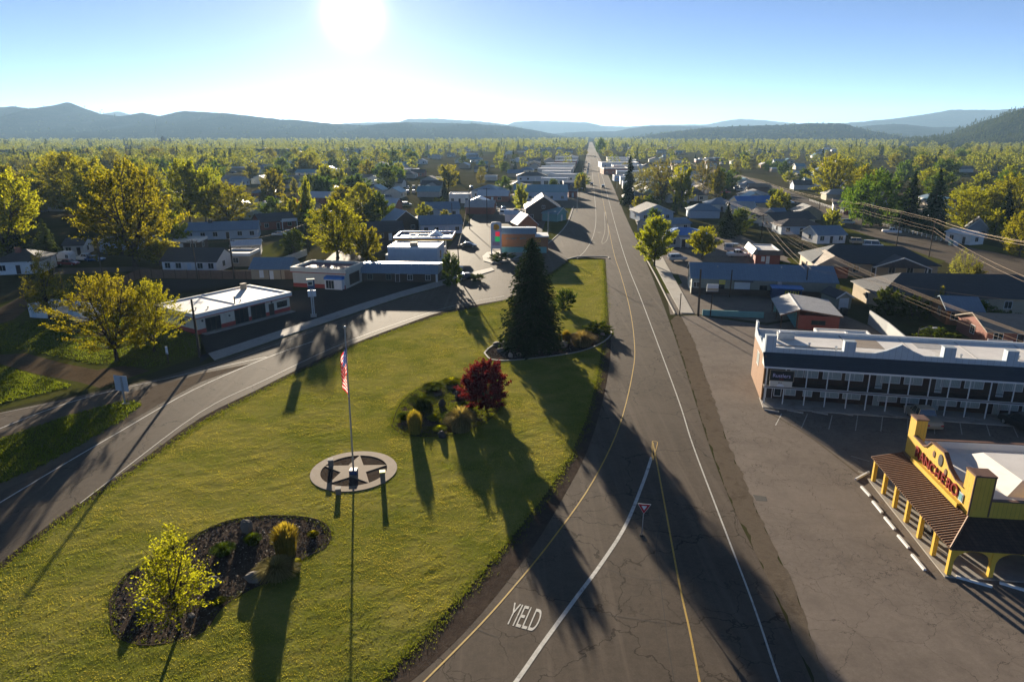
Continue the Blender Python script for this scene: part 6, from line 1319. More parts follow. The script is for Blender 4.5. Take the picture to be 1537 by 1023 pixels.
def woods():
    r = np.random.default_rng(77); N = 9000
    d = np.exp(r.uniform(np.log(560), np.log(3600), N)); px = r.uniform(-120, 1660, N); zc = d*CP+CAMH*SP; x = (px-CX)/FPX*zc
    t_ = (d-150)*math.tan(R(6.3))+19.5; ok = np.abs(x-t_) > 15
    cl = fbm(x/70, d/110, 5, 3); ok &= (cl > .40) | (d > 1700)
    town = (px > 380) & (px < 1260) & (d < 1150); ok &= ~town | (r.uniform(0,1,N) < .12)
    ok &= ~((d > 1020) & (d < 1320) & (px < 260) & (px > 120) & (r.uniform(0,1,N) < .8))
    for f in FOOT:
        cx = sum(p[0] for p in f)/4; cy = sum(p[1] for p in f)/4
        if cy > 480: ok &= (x-cx)**2+(d-cy)**2 > 81
    x, d = x[ok], d[ok]; n = len(x); con = r.uniform(0,1,n) < .10; out = []
    H = np.where(con, r.uniform(10,17,n), r.uniform(7,13,n))*(1+.00003*d); Wd = np.where(con, r.uniform(2.2,3.2,n), r.uniform(4,6.5,n))*(1+.00012*d)
    zb = np.zeros(n)
    res = []
    for near in (True, False):
        for cf in (False, True):
            s = ((d < 1300) == near) & (con == cf); m = s.sum(); q = 150 if near else 60
            if not m: continue
            h = np.repeat(H[s], q); w = np.repeat(Wd[s], q); X = np.repeat(x[s], q); D = np.repeat(d[s], q); M_ = m*q
            z = r.uniform(0,1,M_); az = r.uniform(0,2*np.pi,M_)
            rad = ((1-z)**.9 if cf else np.where(z > .4, np.sqrt(np.maximum(0,1-((z-.4)/.6)**2)), .6+z))*r.uniform(.25,1,M_)**.25
            rad *= .85+.3*np.repeat(r.uniform(0,1,m), q)*np.sin(az*3+np.repeat(r.uniform(0,6,m), q))
            C = np.stack([X+np.cos(az)*rad*w, D+np.sin(az)*rad*w, .3+z*h], 1)
            U = unit(r.normal(size=(M_,3))); Wv = unit(np.cross(U, r.normal(size=(M_,3)))); sz = (.95 if near else 1.9)*r.uniform(.6,1.4,M_)[:,None]
            res.append((quads(C, U, Wv, sz*.8, sz*.5), 1 if cf else 0))
    # woods on the near hill at the right
    V = HILLV['near'].reshape(-1,3); idx = r.integers(0, len(V), 2600); p = V[idx]; p = p[(p[:,2] > 6)]; p = p + np.c_[r.normal(0,9,(len(p),2)), np.zeros(len(p))]
    q = 22; P = np.repeat(p, q, 0); z = r.uniform(0,1,len(P)); az = r.uniform(0,2*np.pi,len(P)); rad = (1-z)*2.8*r.uniform(.3,1,len(P))**.5
    C = P + np.stack([np.cos(az)*rad, np.sin(az)*rad, z*10-1], 1); U = unit(r.normal(size=(len(P),3))); Wv = unit(np.cross(U, r.normal(size=(len(P),3)))); res.append((quads(C, U, Wv, np.full((len(P),1),1.3), np.full((len(P),1),.8)), 1))
    for kk in ('west','mesa'):   # scattered junipers along the ridges
        V = HILLV[kk].reshape(-1,3); idx = r.integers(0, len(V), 1500); p = V[idx]; p = p[p[:,2] > 10] + 0; p[:,:2] += r.normal(0, 25, (len(p),2)); q = 8
        P = np.repeat(p, q, 0); C = P + r.normal(0, 2.2, P.shape); U = unit(r.normal(size=(len(P),3))); Wv = unit(np.cross(U, r.normal(size=(len(P),3)))); res.append((quads(C, U, Wv, np.full((len(P),1),3.0), np.full((len(P),1),2.0)), 1))
    V = np.vstack([a for a, b_ in res]); mi = np.concatenate([np.full(len(a)//4, b_) for a, b_ in res])
    tag(link('far_woods', npmesh('far_woods', V, np.arange(len(V)).reshape(-1,4), [MA['leaf_far'], MA['needle_y']], mi)), 'woods of small trees stretching to the hills', kind='stuff')
woods()
# ------------------------------------------------------------------ street furniture, vehicles, poles, wires
# YIELD painted on the lane
def gv(px, py): return Vector((*g(px, py), 0))
cu = bpy.data.curves.new('word', 'FONT'); cu.body = 'YIELD'; cu.size = 1; q = bpy.data.objects.new('tmp', cu); COL.objects.link(q); bpy.context.view_layer.update()
me = bpy.data.meshes.new_from_object(q.evaluated_get(bpy.context.evaluated_depsgraph_get())); bpy.data.objects.remove(q)
co_ = np.array([v.co[:] for v in me.vertices]); lo_, hi_ = co_.min(0), co_.max(0)
bl, br, tl = gv(757,935), gv(803,948), gv(772,904)
for v in me.vertices:
    s, t_ = (v.co.x-lo_[0])/(hi_[0]-lo_[0]), (v.co.y-lo_[1])/(hi_[1]-lo_[1]); p = bl + (br-bl)*s + (tl-bl)*t_; v.co = (p.x, p.y, .026)
me.materials.clear(); me.materials.append(MA['white_line']); me.name = 'road_lettering'
tag(link('road_lettering', me), kind='structure')
# yield sign
x, y = g(963, 803); t = thing('yield_sign', 'red and white triangular yield sign on a thin post in the road', 'road sign', x, y, 0, R(-8))
lx = .0; hz_ = zat(y, 755)
MB().box(-.16,-.16,0,.16,.16,.12).build('foot', MA['black'], t); MB().tube((0,0,.1),(0.06,0,hz_-.1),.035,.035,8).build('post', MA['steel'], t)
def tri(s, z1): return [(-s/2+.06, z1), (s/2+.06, z1), (.06, z1-s*.866)]
MB().ext_v(tri(1.02, hz_)[::-1], -.07, -.04).build('rim', MA['white_metal'], t); MB().ext_v(tri(.94, hz_-.025)[::-1], -.078, -.071).build('plate', MA['sign_red'], t); MB().ext_v(tri(.42, hz_-.17)[::-1], -.085, -.079).build('centre', MA['white_metal'], t)
# large sign seen from behind
x, y = g(188, 606); t = thing('road_sign', 'large rectangular road sign seen from behind on the grass wedge', 'road sign', x, y, 0, R(-14))
z0, z1 = zat(y, 587), zat(y, 564)
MB().box(-1.05,.06,z0,.75,.10,z1).build('panel', MA['sign_back'], t); MB().box(-.09,-.06,0,.09,.059,z1-.1).build('post', MA['steel'], t); MB().box(-.3,-.2,-.02,.5,.25,.12).build('footing', MA['concrete'], t)
x, y = g(253, 545); t = thing('marker_post', 'short marker post with white top under the garage trees', 'post', x, y); MB().box(-.06,-.06,0,.06,.06,1.5).build('stem', MA['wood_pole'], t); MB().box(-.14,-.03,1.3,.14,.06,2.4).build('plate', MA['white_metal'], t)
# walls and fences
def fence(label, pts, h, th, mat, posts=None, name='fence', cat='fence', rails=False):
    p = [Vector(q) for q in P2(pts)]; t = thing(name, label, cat, p[0].x, p[0].y); V = []; mb = MB(); pm = []
    for a, b_ in zip(p[:-1], p[1:]):
        d = (b_-a); n_ = max(1, int(d.length/2.4)); dd = d.normalized(); nn = Vector((-dd.y, dd.x))*th/2; a0 = a-p[0]; b0 = b_-p[0]
        for z0_, z1_ in (((h*.45,h*.52),(h*.85,h*.93)) if rails else ((0,h),)): mb.add([(a0.x-nn.x,a0.y-nn.y,z0_),(b0.x-nn.x,b0.y-nn.y,z0_),(b0.x+nn.x,b0.y+nn.y,z0_),(a0.x+nn.x,a0.y+nn.y,z0_),(a0.x-nn.x,a0.y-nn.y,z1_),(b0.x-nn.x,b0.y-nn.y,z1_),(b0.x+nn.x,b0.y+nn.y,z1_),(a0.x+nn.x,a0.y+nn.y,z1_)], [(0,3,2,1),(4,5,6,7),(0,1,5,4),(1,2,6,5),(2,3,7,6),(3,0,4,7)])
        if posts:
            for i in range(n_): q = a0 + d*(i/n_) - nn*1.6; pm.append((q.x, q.y))
    mb.build('panel', MA[mat], t)
    for q in pm[:60]: MB().box(q[0]-.06,q[1]-.06,0,q[0]+.06,q[1]+.06,h+.08).build('post', MA[posts], t)
    return t
MA['fence_boards'] = Mlines('brown fence boards', (.20,.125,.085), 0, .18, .08, .6, .85, .14)
fence('long brown board fence behind the garage lot', [(96,466),(130,451),(165,436),(211,417),(300,418.5),(440,419)], 1.9, .06, 'fence_boards', 'wood_pole')
fence('white curved yard fence by the dark bush behind the kiosk', [(408,401),(425,396),(442,390),(461,383)], 1.6, .06, 'white_wall', 'trim')
fence('low teal wall along the edge of the workshop yard', [(1054,473),(1146,477)], 1.0, .25, 'teal', None, 'low_wall', 'wall')
fence('tall pale screen wall slanting behind the motel annex', [(1303,486),(1330,505),(1358,530),(1390,548)], 2.3, .18, 'grey_wall', None, 'screen_wall', 'wall')
fence('pale lattice fence at the right end behind the motel', [(1478,533),(1515,536)], 2.4, .08, 'white_metal', 'trim')
fence('white rail fence along the far side of the residential street', [(1215,302),(1290,328),(1370,351),(1420,364)], 1.0, .06, 'gutter', 'trim', rails=True)
fence('yellow striped yard fence beside the red mansard shop', [(1170,398),(1200,404),(1222,399)], 1.0, .05, 'hedge', 'wood_pole')
# wheel stops
def stop(p, q, label, grp):
    a, b_ = gv(*p), gv(*q); d = b_-a; t = MB().ext_u([(-.12,0),(.12,0),(.08,.15),(-.08,.15)], -d.length/2, d.length/2).build('wheel_stop', MA['white_wall' if 'shop' in grp else 'concrete']); m_ = (a+b_)/2
    t.location = (m_.x, m_.y, .012); t.rotation_euler = (0,0,math.atan2(d.y, d.x)); tag(t, label, 'wheel stop', grp)
ORD = ['first','second','third','fourth','fifth','sixth','seventh','eighth','ninth','tenth','eleventh','twelfth','thirteenth','fourteenth','fifteenth','sixteenth','seventeenth','eighteenth','nineteenth','twentieth']
for i, (p, q) in enumerate([((1147,615),(1169,619)),((1181.6,615.6),(1205.6,620.4)),((1219,618),(1242.6,622.4)),((1256.7,619.4),(1280.6,623.8)),((1294.5,620.7),(1318.4,625)),((1332.5,622.5),(1357,627)),((1370,624),(1395,628)),((1408,625),(1434,629.5)),((1446,626.5),(1473,631.6)),((1485,627.5),(1511,632.3))]):
    stop(p, q, f'{ORD[i]} concrete wheel stop from the left along the motel walkway', 'wheel stops along the motel')
for i, (p, q) in enumerate([((1284,720),(1304,709)),((1293,731),(1306,745)),((1310,753),(1324,770)),((1328,777),(1343,795)),((1348,804),(1364,823)),((1369,833),(1388,856))]):
    stop(p, q, ['lone slanting wheel stop at the north end of the yellow shop'][0] if i == 0 else f'{ORD[i-1]} sunlit wheel stop from the motel end along the yellow shop', 'wheel stops along the yellow shop')
stop((1435,866), (1489,881), 'shaded wheel stop before the first arch at the shop corner', 'wheel stops along the yellow shop'); stop((1500,875), (1560,893), 'shaded wheel stop at the right edge before the shop arches', 'wheel stops along the yellow shop')
# ---- vehicles
def loft(mb, secs, mi=0):
    n = len(secs[0]); V = [p for s in secs for p in s]; F = [(i*n+j, i*n+(j+1)%n, (i+1)*n+(j+1)%n, (i+1)*n+j) for i in range(len(secs)-1) for j in range(n)]
    mb.add(V, F + [tuple(range(n))[::-1], tuple((len(secs)-1)*n+j for j in range(n))], mi); return mb
def car_meshes(kind):
    L, W, Hh = dict(sedan=(4.6,1.8,1.42), suv=(4.8,1.9,1.75), pickup=(5.5,1.95,1.8), van=(5.2,2.0,2.1))[kind]; h0 = .32; hb = dict(sedan=.92, suv=1.05, pickup=1.1, van=1.15)[kind]; w = W/2; mb = MB()
    st = [(-L/2,.42,.72,.80),(-L/2+.12,h0,hb-.12,.94),(-L/2+.9,h0-.04,hb-.02,1),(0,h0-.04,hb,1),(L/2-1.0,h0-.04,hb-.04,1),(L/2-.15,h0,hb-.2,.94),(L/2,.42,hb-.32,.82)]   # front at +x
    if kind != 'pickup': st[0] = (-L/2,.42,hb-.1,.82)
    secs = [[(x_,-w*s,z0_),(x_,w*s,z0_),(x_,w*s*1.0,z1_*.75),(x_,w*s*.93,z1_),(x_,-w*s*.93,z1_),(x_,-w*s,z1_*.75)] for x_, z0_, z1_, s in st]
    loft(mb, secs)
    cb = dict(sedan=(-1.7,-.95,.45,1.25), suv=(-2.15,-1.95,.55,1.3), pickup=(-.9,-.7,.6,1.25), van=(-2.45,-2.3,1.1,1.9))[kind]
    cab = MB(); a0, a1, b1, b0 = cb; wt = w*.76; wb = w*.92
    loft(cab, [[(a0,-wb,hb-.03),(b0,-wb,hb-.03),(b0,wb,hb-.03),(a0,wb,hb-.03)], [(a1,-wt,Hh-.06),(b1,-wt,Hh-.06),(b1,wt,Hh-.06),(a1,wt,Hh-.06)]])
    rf = MB(); loft(rf, [[(a1-.05,-wt-.02,Hh-.07),(b1+.03,-wt-.02,Hh-.07),(b1+.03,wt+.02,Hh-.07),(a1-.05,wt+.02,Hh-.07)], [(a1+.1,-wt+.06,Hh),(b1-.1,-wt+.06,Hh),(b1-.1,wt-.06,Hh),(a1+.1,wt-.06,Hh)]])
    for sx in (a0*.5+a1*.5, (a1+b1)/2, b1*.5+b0*.5):
        for sy in (-1, 1):
            zz0, zz1 = hb-.03, Hh-.06; x1_ = min(max(sx, a1), b1); rf.tube((sx, sy*wb*1.005, zz0), (x1_, sy*wt*1.01, zz1), .04, .035, 5)
    if kind == 'pickup': rf.box(-L/2+.1,-w+.12,hb-.02,-L/2+.2,w-.12,hb+.02); 
    ms = []
    for nm, q in (('body', mb), ('glazing', cab), ('roof', rf)):
        m_ = bpy.data.meshes.new(nm); m_.from_pydata(q.v, [], q.f); m_.materials.append(MA['glass'] if nm == 'glazing' else MA['car_white'])
        if nm == 'body':
            bb = bmesh.new(); bb.from_mesh(m_); bmesh.ops.recalc_face_normals(bb, faces=bb.faces); bmesh.ops.bevel(bb, geom=[e for e in bb.edges if e.calc_face_angle(0) > .5], offset=.05, segments=2, affect='EDGES'); bb.to_mesh(m_); bb.free()
        ms.append(m_)
    q = MB().tube((0,-.11,0),(0,.11,0),.33,.33,16); wm = bpy.data.meshes.new('wheel'); wm.from_pydata(q.v, [], q.f); wm.materials.append(MA['black'])
    q = MB().tube((0,-.13,0),(0,.13,0),.19,.19,10); rm = bpy.data.meshes.new('rim'); rm.from_pydata(q.v, [], q.f); rm.materials.append(MA['steel'])
    q = MB().box(-.03,-.2,-.07,.03,.2,.07); hm = bpy.data.meshes.new('headlight'); hm.from_pydata(q.v, [], q.f); hm.materials.append(MA['white_metal'])
    q = MB().box(-.03,-.14,-.08,.03,.14,.08); tm_ = bpy.data.meshes.new('taillight'); tm_.from_pydata(q.v, [], q.f); tm_.materials.append(MA['sign_red'])
    return dict(L=L, W=W, ms=ms, wheel=wm, rim=rm, head=hm, tail=tm_, hb=hb)
CARM = {kk: car_meshes(kk) for kk in ('sedan','suv','pickup','van')}; COLM = {}
def car(kind, colr, px, py, ang, label, group=None, z=.012):
    c = CARM[kind]; x, y = g(px, py); o = thing('car' if kind in ('sedan','suv') else kind, label, 'car' if kind in ('sedan','suv') else kind, x, y, z, ang, group)
    for i, nm in enumerate(('body','glazing','roof')):
        if nm == 'glazing': m_ = c['ms'][1]
        else:
            if (kind, colr, nm) not in COLM: m_ = c['ms'][i].copy(); m_.materials.clear(); m_.materials.append(MA['car_'+colr]); COLM[(kind,colr,nm)] = m_
            m_ = COLM[(kind,colr,nm)]
        link(nm, m_, o)
    for sx in (-1, 1):
        for sy in (-1, 1):
            w_ = link('wheel', c['wheel'], o); w_.location = (sx*c['L']*.305, sy*(c['W']/2-.13), .33); link('rim', c['rim'], w_)
    for sy in (-1, 1):
        h_ = link('headlight', c['head'], o); h_.location = (c['L']/2-.02, sy*c['W']*.33, .66); h_ = link('taillight', c['tail'], o); h_.location = (-c['L']/2+.02, sy*c['W']*.36, .74)
    return o
up = math.pi/2+GRID; ac = GRID
for kind, colr, px, py, ang, lb in [
 ('suv','silver',1016,391,R(10),'silver estate car parked beside the lime street tree on the right'),
 ('pickup','white',1107,385,ac+.1,'white pickup next to the small red mansard shop'), ('van','silver',1101,377,ac,'silver van behind the white pickup by the red mansard shop'),
 ('pickup','tan',1384,633,up,'tan pickup in the shade behind the yellow shop tower'), ('suv','black',1534,643,up+.3,'black car half in frame on the motel lot at the right edge'),
 ('suv','blue',722,317,ac,'blue grey car crossing the sunlit corner by two utility poles'), ('sedan','black',738,313,ac,'black car right behind the blue grey one at the corner'),
 ('van','white',760,323,ac,'white van on the station forecourt left of the dark lodge'), ('pickup','white',774,320,ac,'white pickup touching the white van on the forecourt'),
 ('sedan','black',703,371,ac,'black car in the shade between the fuel canopy and price sign'), ('sedan','black',702,419,ac+.3,'black car beside the dark evergreen bush'),
 ('suv','dark_green',610,309,ac+.3,'dark green car, rightmost of three on the sunlit cross street'), ('suv','black',594,313,up,'black car seen from behind, middle of three on the cross street'), ('suv','grey',582,311,ac,'grey car, leftmost of three on the cross street'),
 ('sedan','white',420,354,ac,'white car in the drive beside the balcony house'), ('sedan','blue',432,352,ac,'blue car in the drive beside the balcony house'), ('pickup','white',130,391,ac,'white pickup in the yard right of the camper'), ('sedan','blue',143,392,ac,'blue car right of the white pickup on the left'), ('sedan','red',104,398,ac,'red brown car in front of the camper'),
 ('suv','dark_green',893,360,0,'x')][:-1]: car(kind, colr, px, py, ang, lb)
CR = random.Random(9)
for i in range(12): car(CR.choice(['sedan','suv','pickup']), CR.choice(['black','white','silver','grey','blue']), 612+(i%6)*9, 290-(i//6)*7, up+.2, 'car in the lot left of the sunlit cross street', 'cars in the lot by the cross street')
for i in range(7): car(CR.choice(['sedan','suv']), CR.choice(['white','white','silver','grey']), 881.5+.35*i, 262-2.4*i, up, 'car parked along the left side of the main road downtown', 'cars parked downtown')
for i in range(9): car(CR.choice(['sedan','suv','van']), 'white' if i % 3 else 'silver', 1112+i*9, 287+i*2.3, -R(25), 'car in the long row beyond the bright blue tarp roof', 'cars in the row by the wires')
for px, py, ang, lb, kk, cc in [(893,236,up,'white car far down the main road','sedan','white'),(888,278,up,'dark car driving on the main road downtown','sedan','black'),(905,282,up,'grey car by the right sidewalk downtown','suv','grey'),(1243,350,R(-20),'dark pickup parked at the small blue roofed house','pickup','grey'),(1310,372,R(-20),'white van parked on the near side of the residential street','van','white'),(1288,366,R(-20),'tan car on the near side of the residential street','suv','tan'),(1272,336,R(-22),'silver car by the pink cottage','suv','silver'),(1338,350,R(-20),'white pickup before the dark spruces','pickup','white'),(660,340,ac,'white car by the blue halls','sedan','white')]: car(kk, cc, px, py, ang, lb)
for hh_ in AUTOH:      # cars in the drives of the houses
    if CR.random() < .42:
        d_ = math.dist(hh_.location[:2], (0,0)); cs_ = Vector((1, 0)).length
        x_, y_ = hh_.location.x + CR.choice((-5.5, 15.5)), hh_.location.y - CR.uniform(1, 6)
        if near_road(x_, y_, -6) or not okspot(x_, y_, -1): continue
        pp_ = proj(x_, y_, 0); kk_, cc__ = CR.choice(['sedan','suv','pickup','van']), CR.choice(['white','silver','grey','black','blue','red','tan'])
        car(kk_, cc__, pp_[0], pp_[1], CR.choice((up, ac, up+.3)), f'{cc__} {dict(sedan="saloon car", suv="estate car").get(kk_, kk_)} by a house, '+zone_of(*pp_), 'cars in house drives')
# camper, small sheds, bins
b = Bld('camper', 'white camper trailer with a round window in the left yard', 'camper', (87,396), (107,396)); b.part('body', MB().ext_v([(0,.6),(b.L,.6),(b.L,2.2),(b.L-.5,2.8),(.5,2.8),(0,2.2)],0,2.2), 'white_metal'); b.part('stripe', MB().box(.05,-.02,1.0,b.L-.05,-.004,1.2),'tan_wall'); b.win(b.L*.65,b.L*.85,1.4,2.2,0); b.part('wheel', MB().tube((b.L*.45,.02,.33),(b.L*.45,.3,.33),.33,.33,14),'black'); b.part('hitch', MB().box(-.9,1.0,.5,0,1.15,.6),'steel')
b = Bld('shed', 'small white box shed beside the thin yellow tree', 'shed', (45,476), (72,478)); flat(b, b.L, 4.2, 2.2, 'white_metal', 'roof_metal', .06); b.win(.5,1.5,.05,1.9,0,pane='door_white',name='door',bars=0)
b = Bld('shed', 'white shed half hidden behind the left yellow tree of the pair', 'shed', (104,480), (122,484)); gable_u(b, b.L, 3.5, 2.1, .6, 'white_metal', 'roof_metal', .15); b.win(.6,1.5,.05,1.9,0,pane='door_white',name='door',bars=0)
for px, py, m_, lb in ((1427,368,'teal','teal bin at the kerb across the residential street'),(1434,369,'blue_wall','pale blue bin right of the teal one'),(1266,473,'black','black bin in front of the garden shed'),(692,408,'steel','grey utility box by the dark bush')):
    x, y = g(px, py); t = thing('bin', lb, 'bin', x, y); MB().ext_u([(-.4,.05),(.4,.05),(.5,1.15),(-.5,1.15)],-.45,.45).build('body', MA[m_], t); MB().box(-.5,-.56,1.15,.5,.56,1.24).build('lid', MA[m_], t)
for px, py, lb in ((1007,300,'bench'),): pass
# bollard and small posts
for i, (px, py, tp, lb) in enumerate([(1020,472,440,'short dark post at the end of the right sidewalk'),(676,414,403,'low grey bollard at the sidewalk by the bush'),(946,328,318,'leaning grey post by the downtown sidewalk')]):
    x, y = g(px, py); t = thing('post', lb, 'post', x, y); h_ = zat(y, tp); MB().tube((0,0,0),(0,0,h_),.09,.08,8).build('stem', MA['wood_pole' if i == 0 else 'steel'], t); MB().tube((0,0,h_*.0),(0,0,h_*.12),.16,.12,8).build('foot', MA['black'], t)
# banner sign on a post at the workshop yard
x, y = g(1066, 474); t = thing('pole_sign', 'pale rectangular sign on a dark post in the workshop yard', 'sign', x, y, 0, R(-6)); z0, z1 = zat(y, 437), zat(y, 426.5); MB().tube((0,0,0),(.1,0,z0),.10,.08,8).build('post', MA['wood_pole'], t); MB().box(-.95,-.1,z0,.95,.1,z1).build('panel', MA['sign_back'], t); MB().box(-.9,-.13,z0+.08,.9,-.101,z0+.55).build('lower_strip', MA['tan_wall'], t)
# ---- utility poles
POLE = {}
def pole(key, px, py, top, label, arm=1, lamp=False, dx=0, r0=.14, mat='wood_pole', rz=0, h=None):
    x, y = g(px, py); h_ = h or zat(y, top); lx_ = xat(px+dx, y, h_)-x if dx else 0; t = thing('utility_pole' if not lamp else 'lamp_post', label, 'utility pole' if not lamp else 'street lamp', x, y, 0)
    MB().tube((0,0,-.1),(lx_,0,h_),r0,r0*.7,8).build('pole', MA[mat], t)
    if arm:
        c, s_ = math.cos(rz), math.sin(rz)
        for i in range(arm):
            zz = h_-.35-.9*i; mb = MB().tube((lx_-1.1*c,-1.1*s_-.12,zz),(lx_+1.1*c,1.1*s_-.12,zz),.06,.06,6)
            for q in (-1,-.45,.45,1): mb.tube((lx_+q*c,q*s_-.12,zz),(lx_+q*c,q*s_-.12,zz+.22),.045,.03,6)
            mb.build('crossarm', MA['wood_pole'], t)
        if arm > 1: MB().tube((lx_+.3,0,h_-3.0),(lx_+.3,0,h_-2.1),.22,.22,10).build('transformer', MA['steel'], t)
    if lamp:
        MB().path([(lx_,0,h_-.3),(lx_+.8,-.3,h_+.2),(lx_+1.6,-.6,h_+.2)],[.05,.045,.04],6).build('arm', MA['steel'], t); MB().box(lx_+1.5,-.75,h_+.12,lx_+2.1,-.5,h_+.26).build('lamp_head', MA['white_metal'], t)
    POLE[key] = Vector((x+lx_, y, h_)); return t
pole('P6',1228,325,297,'street pole by the bend of the residential street',1,rz=.9)
pole('P3',1292,347,306,'street pole in front of the willow',1,rz=.9); pole('P4',1345,370,318,'street pole in front of the dark spruces',1,rz=.9); pole('P5',1394,386,330,'nearest street pole on the residential street, with a lamp',1,rz=.9)
pole('P1',1142,364,322,'wooden pole with crossarm beside the brown roofed cottage',2); pole('P2',1201,393,362,'wooden pole between red mansard shop and dark hip roof',1)
pole('P0',1048,304,276,'pole with crossarm among the budding trees',1); pole('Pm',1010,262,240,'far pole at the upper end of the wires',1)
pole('S1',1048,474,404,'tall wooden pole at the end of the right sidewalk',0,dx=4,r0=.2); pole('S2',1095,446,405,'wooden pole standing against the workshop wall, left',0,dx=4); pole('S3',1208,447,401,'wooden pole standing against the workshop wall, right',0,dx=5)
pole('L1',300,535,449,'dark wooden pole at the garage corner by the road',0,dx=-13,r0=.2); pole('L2',297,420,360,'dark pole rising from the brown fence, left of two',1,dx=-9); pole('L3',352,420,359,'thick double pole at the brown fence, right of two',1,dx=-8,r0=.22)
pole('L4',101,466,412,'dark leaning pole behind the pair of yellow trees',0,dx=-11,r0=.18); pole('L5',153,413,357,'thin pole in front of the huge cottonwood',0,dx=-8)
pole('G1',463,377,333,'black lamp pole beside the large tree behind the kiosk',1,dx=-4); pole('C1',705,344,282,'utility pole at the sunlit corner, left of two',1,dx=-1); pole('C2',731,338,282,'utility pole at the sunlit corner, right of two',1); pole('C3',690,420,368,'dark pole standing in front of the fuel canopy',0,dx=-3); pole('C4',679,345,305,'slim pole behind the blue corner hall',0)
for i, (px, py, tp) in enumerate([(822,372,318),(866,318,283),(874,275,248),(879,252,232),(951,318,285),(926,282,258),(912,255,236)]): pole(f'M{i}',px,py,tp,['lamp post by the orange store wing','lamp post on the left pavement downtown, nearest','lamp post on the left pavement beyond the orange tree','farthest lamp post on the left pavement','lamp post beside the narrow spruce on the right','lamp post on the right pavement before the brick store','farthest lamp post on the right pavement'][i],0,lamp=True,mat='steel',r0=.10)
pole('K1',1375,522,492,'street lamp behind the motel peak among bushes',0,lamp=True,r0=.09)
# ---- power lines
def wire(pts, label, group, sag=.02, r_=.028, n=10):
    P_ = []
    for a, b_ in zip(pts[:-1], pts[1:]):
        a, b_ = Vector(a), Vector(b_); L_ = (b_-a).length
        for i in range(n): t_ = i/n; P_.append(a.lerp(b_, t_) - Vector((0,0,4*sag*L_*t_*(1-t_))))
    P_.append(Vector(pts[-1])); o = P_[0].copy(); mb = MB()
    for a, b_ in zip(P_[:-1], P_[1:]): mb.tube(a-o, b_-o, r_, r_, 4, caps=False)
    w_ = mb.build('power_line', MA['wire']); w_.location = o; tag(w_, label, 'power line', group)
def ext(a, b_, f): return b_ + (b_-a)*f
def off(v, dx, dz): return v + Vector((dx, 0, dz))
# upper line on the street poles, running on past the right edge
x8, y8 = g(1585, 470); E8 = Vector((xat(1600, 92, 9.3), 92, 9.3)); top8 = Vector((xat(1570, 84, zat(84,370)), 84, zat(84, 370)))
FARP = Vector((*g(1137, 291), 0)); FARP.z = zat(FARP.y, 270); FAR0 = Vector((*g(1010,258),0)); FAR0.z = zat(FAR0.y, 237)
for i, (dx, dz) in enumerate(((-1.0,-.1),(-.1,.25),(1.0,-.1))):
    wire([off(p, dx, dz) for p in (FAR0, FARP, POLE['P6'], POLE['P3'], POLE['P4'], POLE['P5'], top8)], f'{ORD[i]} cable of the upper bundle along the residential street', 'upper power lines', .006, .013)
low8 = Vector((xat(1575, 84, zat(84,430)), 84, zat(84,430)))
for i, dz in enumerate((-1.9,-2.7)): wire([off(p, 0, dz) for p in (POLE['P6'], POLE['P3'], POLE['P4'], POLE['P5'])]+[low8+Vector((0,0,-.7*i))], f'{ORD[i]} lower cable beneath the upper bundle', 'lower street cables', .008, .012)
end2 = Vector((xat(1620, 70, zat(70,528)), 70, zat(70,528)))
for i, (dx, dz) in enumerate(((-.9,-.1),(-.3,-.1),(.5,-.1),(1,-.1),(0,-1.5),(0,-2.2))):
    wire([off(p, dx, dz) for p in (POLE['Pm'], POLE['P0'], POLE['P1'], POLE['P2'])]+[off(end2, dx*.4, dz*.7)], f'{ORD[i]} cable of the bundle passing over the red mansard shop', 'power lines over the shops', .010, .013)
for i, (dx, dz) in enumerate(((-.6,-.3),(.6,-.3))): wire([off(POLE['P1'], dx, dz-1), off(POLE['S3'], dx, dz), Vector((xat(1560, 95, zat(95,455)), 95, zat(95,455)))], ['left','right'][i]+' service cable from the workshop pole over the hip roofs', 'service cables', .012, .016)
for a, b_, lb in (('L2','L3','cable between the two poles on the brown fence'),('C3','C1','cable from the canopy pole to the corner pole'),('C1','C2','cable between the two poles at the sunlit corner'),('L3','G1','cable from the double pole to the lamp pole')): wire([POLE[a]+Vector((0,0,-.4)), POLE[b_]+Vector((0,0,-.4))], lb, None, .02, .016)
# mill with mast far left
b = Bld('mill', 'dark mill building on the far left skyline with stub towers', 'mill', (238,219.5), (259,219.5)); b.foot(-5,-5,30,20); b.part('wall', MB().box(0,0,0,b.L,14,13), 'dark_wall'); b.part('tower', MB().box(b.L*.2,2,13,b.L*.42,8,20).tube((b.L*.31,5,20),(b.L*.31,5,24),2.2,2.2,10), 'dark_wall'); b.part('tower', MB().box(b.L*.75,3,13,b.L*.85,7,18), 'dark_wall'); b.part('roof', MB().box(-.5,-.5,13,b.L*.19,14.5,13.6), 'slate')
x, y = g(237, 219); t = thing('mast', 'thin leaning mast beside the mill on the skyline', 'mast', x-2, y-4); MB().tube((0,0,0),(xat(233,y-4,zat(y,180))-x+2,0,zat(y-4,180)),.5,.25,6).build('shaft', MA['steel'], t); MB().tube((-1,0,0),(1,0,2),1.2,.6,6).build('foot', MA['concrete'], t)
